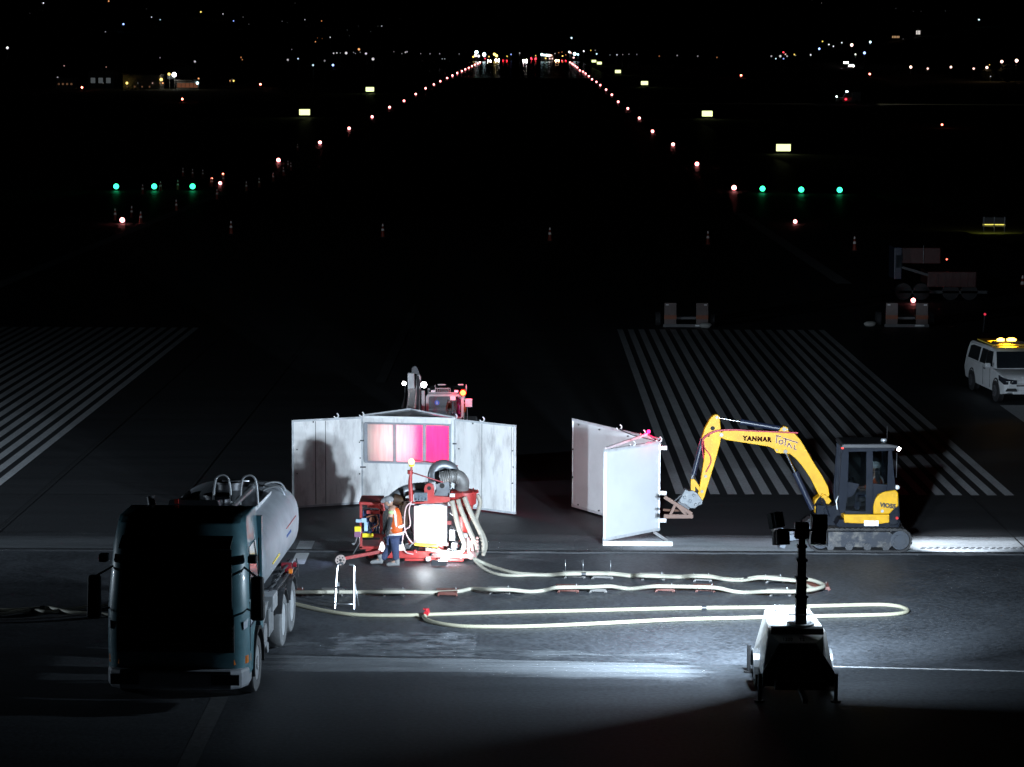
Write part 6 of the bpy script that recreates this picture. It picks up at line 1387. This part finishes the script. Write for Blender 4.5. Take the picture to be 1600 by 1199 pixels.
# grey van crossing the taxiway with a beam ahead of it
p = T(1325, 162); t = thing('service_van', 'grey service van with roof lamp crossing the far taxiway', 'van', p)
M = MB(); M.prism([(p.x-2.6, p.z+.4), (p.x-2.5, p.z+1.1), (p.x-1.2, p.z+1.3), (p.x-.5, p.z+2.3), (p.x+.5, p.z+2.4), (p.x+.52, p.z+1.5), (p.x+2.6, p.z+1.5), (p.x+2.6, p.z+.4)], p.y-1, p.y+1); b_ = M.build('body', mat('van_grey', (.3, .31, .3), .4), t)
M = MB(); M.box(p.x+.7, p.x+2.6, p.y-1.05, p.y+1.05, p.z+1.5, p.z+2.5); M.build('load_box', mat('van_box', (.4, .41, .4), .5), t)
for x in (-1.7, 1.7): M = MB(); M.cyl((p.x+x, p.y-1.03, p.z+.4), (p.x+x, p.y-.8, p.z+.4), .4, seg=16); M.build('wheel', BLACK, t)
M = MB(); M.sph((p.x-2.6, p.y-.9, p.z+1.5), .16); M.build('front_lamp', emat('cool_lamp', (.8, .88, 1), 10), t)
M = MB(); M.sph((p.x-.4, p.y-.9, p.z+2.6), .17, (1.8, 1, .9)); M.build('roof_lamp', emat('cool_lamp', (.8, .88, 1), 10), t)
M = MB(); M.sph((p.x-.6, p.y-1.05, p.z+.95), .15); M.build('tail_lamp', emat('tail_lamp', (1, .02, .04), 14), t)
light('van_beam', 'SPOT', (p.x+2.7, p.y-.5, p.z+.8), t, 5000, (1, 1, .75), aim=(p.x+30, p.y-1, p.z-1.2), size=.1, spot=R(26), blend=.8)
light('van_beam', 'SPOT', (p.x-3, p.y-.5, p.z+.8), t, 1200, (1, .9, .8), aim=(p.x-40, p.y+1, p.z-1.2), size=.1, spot=R(22), blend=.8)

# ================================================================== BUILDINGS AT THE FIELD'S EDGE
WALLM = mat('far_wall', (.22, .21, .20), .8, scale=.5); ROOFM = mat('far_roof', (.08, .075, .07), .8, scale=.5)
WARM = emat('lit_window_warm', (1, .5, .25), .10); WARMB = emat('lit_window_bright', (1, .85, .55), 1.6); COOL = emat('lit_window_cool', (.7, .8, .85), .08)
def building(x0, x1, top, base, label, wins, em=WARM, gable=False):
    p = T((x0+x1)/2, base); Y = p.y; k = Y/F; a = W(x0, base, Y).x; b = W(x1, base, Y).x; h = (base-top)*k
    t = thing('airfield_building', label, 'building', p, 'buildings along the airfield edge')
    M = MB(); M.box(a, b, Y, Y+9, p.z-.5, p.z+h); M.build('wall', WALLM, t)
    M = MB()
    if gable: M.prism([(a-.4, p.z+h), (b+.4, p.z+h), ((a+b)/2, p.z+h+1.8)], Y-.3, Y+9.3)
    else: M.box(a-.3, b+.3, Y-.3, Y+9.3, p.z+h, p.z+h+.35)
    M.build('roof', ROOFM, t)
    for (u, v, w_, h_) in wins:
        x = a+(b-a)*u; z = p.z+h*v
        M = MB(); M.box(x-.08, x+w_+.08, Y-.05, Y-.02, z-.08, z+h_+.08); f = M.build('window', ROOFM, t)
        M = MB(); M.box(x, x+w_, Y-.07, Y-.052, z, z+h_); M.build('pane', em, f)
building(88, 118, 124, 138, 'long low dark building with a row of faint amber windows', [(.08+.22*i, .35, .5, .5) for i in range(4)])
building(138, 178, 112, 138, 'building with a faint red-lit upper frame and pale window bays', [(.1+.3*i, .3, 1.2, 1.4) for i in range(3)], COOL)
building(192, 250, 118, 139, 'wide dim building beside the amber lamp', [(.1+.2*i, .1, .4, .4) for i in range(4)], WARM)
building(258, 296, 106, 128, 'building washed by the brightest white floodlight', [(.1, .2, 2.0, 1.4)], COOL, True)
building(276, 310, 127, 139, 'low open shed glowing with copper-coloured bays', [(.03+.19*i, .15, 1.0, 1.2) for i in range(5)], emat('lit_window_copper', (1, .38, .2), .12))
p = T(270, 128); 
# house windows on the hills over the road
for px, py, w_, h_, n_, em, lb in ((1435, 51, 7, 6, 3, emat('window_white', (.9, .85, .8), .9), 'house on the hill with three tall lit windows'), (1400, 58, 12, 3, 5, emat('window_amber', (1, .6, .3), .5), 'house on the hill with a low strip of amber windows')):
    q = T(px, py+6); k = q.y/F; t = thing('hill_house', lb, 'house', q, 'houses on the hill above the road')
    zc = W(px, py, q.y).z
    M = MB(); M.box(q.x-w_*k, q.x+w_*k, q.y, q.y+8, q.z-2, zc+h_*k); M.build('wall', WALLM, t); M = MB(); M.prism([(q.x-w_*k*1.1, zc+h_*k), (q.x+w_*k*1.1, zc+h_*k), (q.x, zc+h_*k+2)], q.y-.4, q.y+8.4); M.build('roof', ROOFM, t)
    for i in range(n_):
        x = q.x-w_*k/2+w_*k*i/n_; M = MB(); M.box(x, x+w_*k/n_*.6, q.y-.1, q.y-.02, zc-h_*k/2, zc+h_*k/2); M.build('window', em, t)

# ================================================================== STREET LAMPS, FLOODLIGHTS, HILLSIDE LAMPS
cols = {'w': ('white', (.95, .97, 1)), 'b': ('blue-white', (.30, .45, 1)), 'o': ('orange', (1, .42, .16)), 'y': ('yellow', (1, .72, .16)), 'p': ('pinkish', (1, .62, .52)), 'r': ('red', (1, .05, .08)), 'c': ('cool', (.62, .92, 1))}
PRO = {}
def pole_lamp(px, py, c, s, label, group, hgt=6, base=None, name='street_lamp', cat='street lamp'):
    key = (c, s, round(hgt))
    if base is not None:
        p = T(px, base); top = W(px, py, p.y); hh = max(1.5, top.z-p.z)
    else:
        p = T(px, py, hgt); hh = hgt
    key = (c, s, hh if base is not None else hgt, name)
    r = (.11+.00019*p.y)*math.sqrt(s)
    if key in PRO and base is None:
        d = PRO[key].copy(); COL.objects.link(d); d.location = p
        tag(d, label, cat, group); return d
    M = MB(); M.mi = 0; M.cyl((0, 0, 0), (0, 0, hh), .09, .06, seg=6); M.bar((0, 0, hh), (0, -.6, hh+.05), .08); M.mi = 1; M.sph((0, -.7, hh), r, (1, 1, 1), 10, 7)
    o = M.build(name, POST, mats=[POST, emat('lamp_%s_%s' % (cols[c][0], s), cols[c][1], 1.35*s if c != 'r' else 3.5*s)]); o.location = p
    PRO[key] = o; return tag(o, label, cat, group)
# hillside beyond the tanker side
hillL = [(68, 5, 'w', 1), (47, 21, 'w', .12), (170, 2, 'o', 1), (193, 38, 'b', 2), (237, 27, 'w', .7), (250.5, 31, 'c', .7), (165, 50, 'w', .4), (12, 75, 'w', 1), (314, 19, 'y', 1.4), (348.5, 22, 'w', .7), (365, 33, 'b', 1), (380, 27, 'w', .2), (389, 38, 'w', .15), (250.5, 90.5, 'w', .3), (305, 96.5, 'w', .4), (377, 90, 'o', .5), (379, 93.5, 'o', .4),
         (229, 14, 'w', .1), (461, 5, 'w', .3), (476.5, 31, 'w', .5), (502.5, 33, 'o', .6), (441, 33.5, 'w', .2), (449, 35.5, 'w', .12), (493, 65.5, 'o', .7), (516, 58.5, 'w', .7), (503.5, 60.5, 'o', .2), (496, 59.5, 'o', .2), (542.5, 47, 'w', .3), (546, 56, 'w', .1), (590.5, 41, 'w', .3), (596.5, 41, 'w', .6), (667, 28, 'o', .4), (625, 29.5, 'w', .15), (560, 41, 'w', .1), (579, 49.5, 'w', .15),
         (466, 92, 'c', .8), (450, 93.8, 'w', .4), (489.5, 102, 'c', 1), (507.5, 95.2, 'w', .2), (561, 77.3, 'o', 1), (456, 77.5, 'w', .15), (521.5, 83.5, 'w', .4), (526.5, 83, 'w', .4), (532, 83, 'w', .25), (541, 83.2, 'w', .6), (552.5, 82, 'w', .3), (555.5, 83.8, 'w', .3), (563, 82, 'w', .3), (572, 84, 'w', .5), (583, 92.5, 'w', .5), (615.5, 81, 'w', .3), (633.5, 82, 'w', .4), (636, 81.3, 'w', .4), (628, 84, 'w', .3), (657.5, 84, 'w', .3), (672, 84.3, 'w', .35), (687, 84.2, 'w', .35), (691, 92.3, 'w', .3), (695, 92.3, 'w', .3), (717.5, 84.5, 'w', .3)]
hillR = [(1283.5, 5, 'w', .2), (1269, .5, 'w', .1), (1399.5, 13.5, 'w', .15), (1439, 18, 'w', .1), (1427, 18, 'w', .08), (1477, 17.5, 'w', .25), (1529.5, 31, 'c', 1.6), (1411, 61, 'w', .3), (953, 86, 'w', .3), (964, 86, 'w', .4), (973, 85.5, 'w', .25), (982.5, 85, 'w', .3), (995, 85.3, 'w', .3), (1030, 88, 'o', .2), (1058, 87, 'w', .2), (1090, 88, 'w', .2), (1120, 90, 'o', .2), (1205, 88, 'w', .4), (1212, 92, 'c', .8), (1219, 88, 'w', .5), (1224, 82, 'r', 1), (1227, 85, 'p', .8), (1224, 92, 'b', .8), (1229.5, 88, 'w', .4), (1241, 85.5, 'y', .9), (1243, 87, 'w', .3), (1266.5, 86, 'w', .9)]
for L, side in ((hillL, 'hillside and shore beyond the tanker side'), (hillR, 'hillside beyond the light tower side')):
    for x, y, c, s in L:
        br = 'bright' if s >= .9 else 'small' if s >= .35 else 'very faint'
        hi = 'high on' if y < 60 else 'low on'
        lb = '%s %s lamp %s the dark %s' % (br, cols[c][0], hi, side)
        pole_lamp(x, y, c, s, lb, lb.replace('lamp', 'lamps'))
M = 0
# edge-of-field lamps near the lit buildings
bl_ = [(91, 121, 'w', .4, 138, 'dim white lamp by the low dark building'), (101.5, 103, 'p', .4, 136, 'tall faint pinkish lamp over the low dark building'), (167, 105, 'p', .3, 136, 'faint pink lamp on the frame of the bay-windowed building'), (229, 119, 'w', .5, 138, 'small white lamp, farther of a close pair before the wide building'), (238.5, 119, 'w', 1.2, 138, 'brighter white lamp of a close pair before the wide building'),
       (252.5, 124.5, 'y', 2.5, 139, 'strong yellow lamp between the wide and the floodlit building'), (199, 133, 'y', 1.8, 139, 'yellow lamp low before the wide dim building'), (265, 116, 'y', 2.0, 139, 'warm half of the twin floodlight on the washed building'), (273, 117, 'w', 6, 139, 'brightest white floodlight among the buildings'), (309, 133.5, 'c', 2.4, 139, 'cool white lamp at the end of the copper-coloured shed'), (311, 123, 'o', .8, 139, 'orange lamp above the end of the copper-coloured shed'), (255, 136, 'o', .9, 139, 'orange lamp low under the strong yellow lamp'), (250, 137, 'o', .4, 139, 'faint orange lamp beside the low orange lamp'), (239, 137, 'p', .4, 139, 'faint pink lamp at the foot of the wide building'),
       (216, 137, 'w', .15, 139, 'very faint lamp at the foot of the wide building'), (365.5, 131.5, 'y', 1.1, 135, 'yellow lamp, brighter of two beyond the copper-coloured shed'), (360, 131, 'o', .6, 135, 'orange lamp, weaker of two beyond the copper-coloured shed'), (363, 124, 'w', .15, 134, 'very faint white lamp above the yellow and orange pair'), (162, 133, 'w', .15, 139, 'very faint lamp before the bay-windowed building'), (520.5, 102, 'b', 2.2, 108, 'large blue-white lamp alone on the far shore')]
for x, y, c, s, b, lb in bl_: pole_lamp(x, y, c, s, lb, 'lamps along the airfield edge', base=b)
c_ = T(270, 139); light('flood_wash', 'POINT', (W(270, 120, c_.y-1.5)), None, 110, (1, .95, .8), size=.3)
# roadside lamps on tall poles
road = [(1279.5, 76.5, 'b', 2.2, 98, 'blue-white roadside lamp, lowest of the blue pair'), (1284.5, 65, 'y', .9, 97, 'roadside lamp above the blue-white one'), (1294.5, 69.8, 'w', .9, 98, 'white roadside lamp, next inward from the tallest pair'), (1301.5, 72.5, 'w', .8, 98, 'white roadside lamp over the dark gap before the cars'), (1314.5, 67, 'w', .9, 99, 'white roadside lamp midway between the first cluster and the pink one'),
        (1330, 70.5, 'p', 3.5, 103, 'large pinkish roadside lamp above the two cars'), (1336, 85.3, 'w', 1.1, 105, 'white roadside lamp just past the two cars'), (1350, 83, 'b', 2.6, 107, 'blue-white roadside lamp beside the tall white pole'), (1358.7, 66, 'c', 2.2, 108, 'white roadside lamp on the tallest visible pole'),
        (1422.5, 105, 'p', 2.6, 117, 'pink street lamp, first of the lower row past the trees'), (1449, 107.5, 'p', 1.5, 117, 'pink street lamp, second of the lower row past the trees'), (1485, 105, 'p', 2.0, 121, 'pink street lamp, third of the lower row past the trees'), (1520.5, 107.5, 'p', 1.6, 124, 'pink street lamp, fourth of the lower row past the trees'), (1541, 105.8, 'p', 2.4, 126, 'pink street lamp, fifth of the lower row past the trees'),
        (1545, 101.5, 'y', .5, 122, 'small yellow street lamp just over the fifth pink one'), (1564, 96.5, 'p', 2.8, 128, 'pink street lamp, sixth of the lower row past the trees'), (1587, 95, 'p', 3.5, 130, 'pink street lamp, last and brightest of the lower row'), (1547, 121, 'w', .4, 127, 'small white lamp low among the roadside bushes')]
for x, y, c, s, b, lb in road: pole_lamp(x, y, c, s, lb, 'lamps along the road under the hill', base=b)
for px in (1541, 1575): c_ = T(px, 127); light('road_wash', 'POINT', W(px, 108, c_.y-2), None, 120, (1, .62, .3), size=.3)
# cluster of mobile floodlights over the far runway end
farl = [(744.5, 82, 'c', 7, 'cool floodlight mast, highest over the tanker-side end'), (756.5, 85.5, 'c', 8, 'cool floodlight mast, second inward at the tanker-side end'), (739.5, 89, 'y', 2, 'yellow lamp at the outer foot of the far cluster'), (743, 87, 'p', 4, 'pink-white lamp under the highest cool floodlight'), (748, 87.8, 'w', 3, 'white lamp beside the pink-white one'), (764, 88.8, 'y', 1.2, 'amber lamp between the cool and the yellow floodlights'), (772.5, 85, 'y', 4, 'yellow floodlight mast above the bright headlamps'), (776, 87.5, 'y', 4, 'warm floodlight mast leaning over the bright headlamps'), (792, 88.7, 'y', 1.6, 'amber lamp standing alone past the yellow floodlights'), (798.5, 85.2, 'b', 1, 'blue lamp standing alone near the runway middle'), (812, 83.2, 'w', .6, 'small white lamp above the middle headlamps'), (837, 87.3, 'y', .9, 'amber lamp just past the middle headlamps'),
        (846.5, 85.5, 'c', 4, 'cool work lamp, first of the close row of five'), (850, 86.3, 'c', 3, 'cool work lamp, second of the close row of five'), (854, 86.6, 'c', 4, 'cool work lamp, third of the close row of five'), (858, 87, 'w', 4, 'white work lamp, fourth of the close row of five'), (861.5, 87, 'p', 2, 'pinkish work lamp, last of the close row of five'), (852.5, 91.3, 'y', 1.6, 'amber lamp under the close row of five'), (867, 84, 'w', .5, 'small white lamp above the orange headlamps'), (873, 82.5, 'o', .5, 'orange lamp above and past the orange headlamps'), (879, 88.5, 'y', 2, 'upper amber lamp of the stacked pair'), (879.5, 91.5, 'y', 2, 'lower amber lamp of the stacked pair'), (889.5, 81.5, 'w', 2.5, 'white floodlight mast over the tower-side end'), (892, 83, 'p', 1.5, 'pink lamp tucked under the white floodlight mast'), (897.8, 84.5, 'c', 6, 'cool floodlight mast, brightest at the tower-side end'), (903, 85.4, 'c', 2.5, 'cool lamp just past the brightest tower-side floodlight'), (896.2, 90.3, 'p', 2, 'pink lamp beneath the brightest tower-side floodlight'),
        (912, 80.2, 'w', 1.6, 'white lamp beyond the tower-side cluster'), (923, 78.8, 'y', .8, 'yellow lamp beyond the tower-side cluster'), (930, 79, 'w', .4, 'small white lamp past the yellow one beyond the cluster'), (932.3, 84.5, 'c', 1.4, 'cool lamp above the farthest lit signs'), (878, 81.5, 'o', .4, 'orange lamp high in the tower-side cluster'), (884, 86, 'o', .5, 'orange lamp inside the tower-side cluster'), (864, 89.5, 'o', .5, 'orange lamp between the close row and the orange headlamps'), (830, 91.2, 'r', 1.5, 'red lamp beside the middle headlamps'), (837, 92.4, 'r', 2, 'red lamp near the amber lamp past the middle headlamps'), (859, 95, 'p', 1.5, 'low pinkish lamp on the runway before the close row'), (863, 95.4, 'p', 1.5, 'second low pinkish lamp on the runway before the close row'), (758, 93.5, 'r', 1, 'red lamp at the foot of the second cool mast')]
for x, y, c, s, lb in farl: pole_lamp(x, y, c, s*.8, lb, 'work lamps at the far end of the runway', base=96.3 if y < 96 else y+1, name='work_floodlight', cat='floodlight')
pole_lamp(893, 59.5, 'c', 1.8, 'single cool lamp high in the gap above the far runway end', 'lone hill lamp', 6)
# roadside bushes by the pink lamps
LEAF = mat('dark_leaves', (.05, .06, .025), .8)
def bush(px, py, r, label):
    p = T(px, py); t = thing('roadside_bush', label, 'bush', p, 'bushes under the road lamps')
    M = MB(); rnd = random.Random(px)
    for k in range(420):
        d = Vector((rnd.gauss(0, 1), rnd.gauss(0, 1), rnd.gauss(0, 1))).normalized()*(rnd.random()**.4)
        c = p+Vector((d.x*r, d.y*r, r*.9+d.z*r*.85)); a = Vector((rnd.gauss(0, 1), rnd.gauss(0, 1), rnd.gauss(0, 1))).normalized()*r*.16; b = a.orthogonal().normalized()*r*.1
        M._f([M.bm.verts.new(c-a-b), M.bm.verts.new(c+a-b), M.bm.verts.new(c+a+b), M.bm.verts.new(c-a+b)])
    M.build('foliage', LEAF, t); M = MB(); M.cyl(p, p+Vector((0, 0, r)), r*.08, r*.04); M.build('stem', BLACK, t)
bush(1543, 126, 2.2, 'rounded bush lit orange below the fifth pink lamp'); bush(1575, 128, 3.2, 'wide bush lit orange between the last two pink lamps')
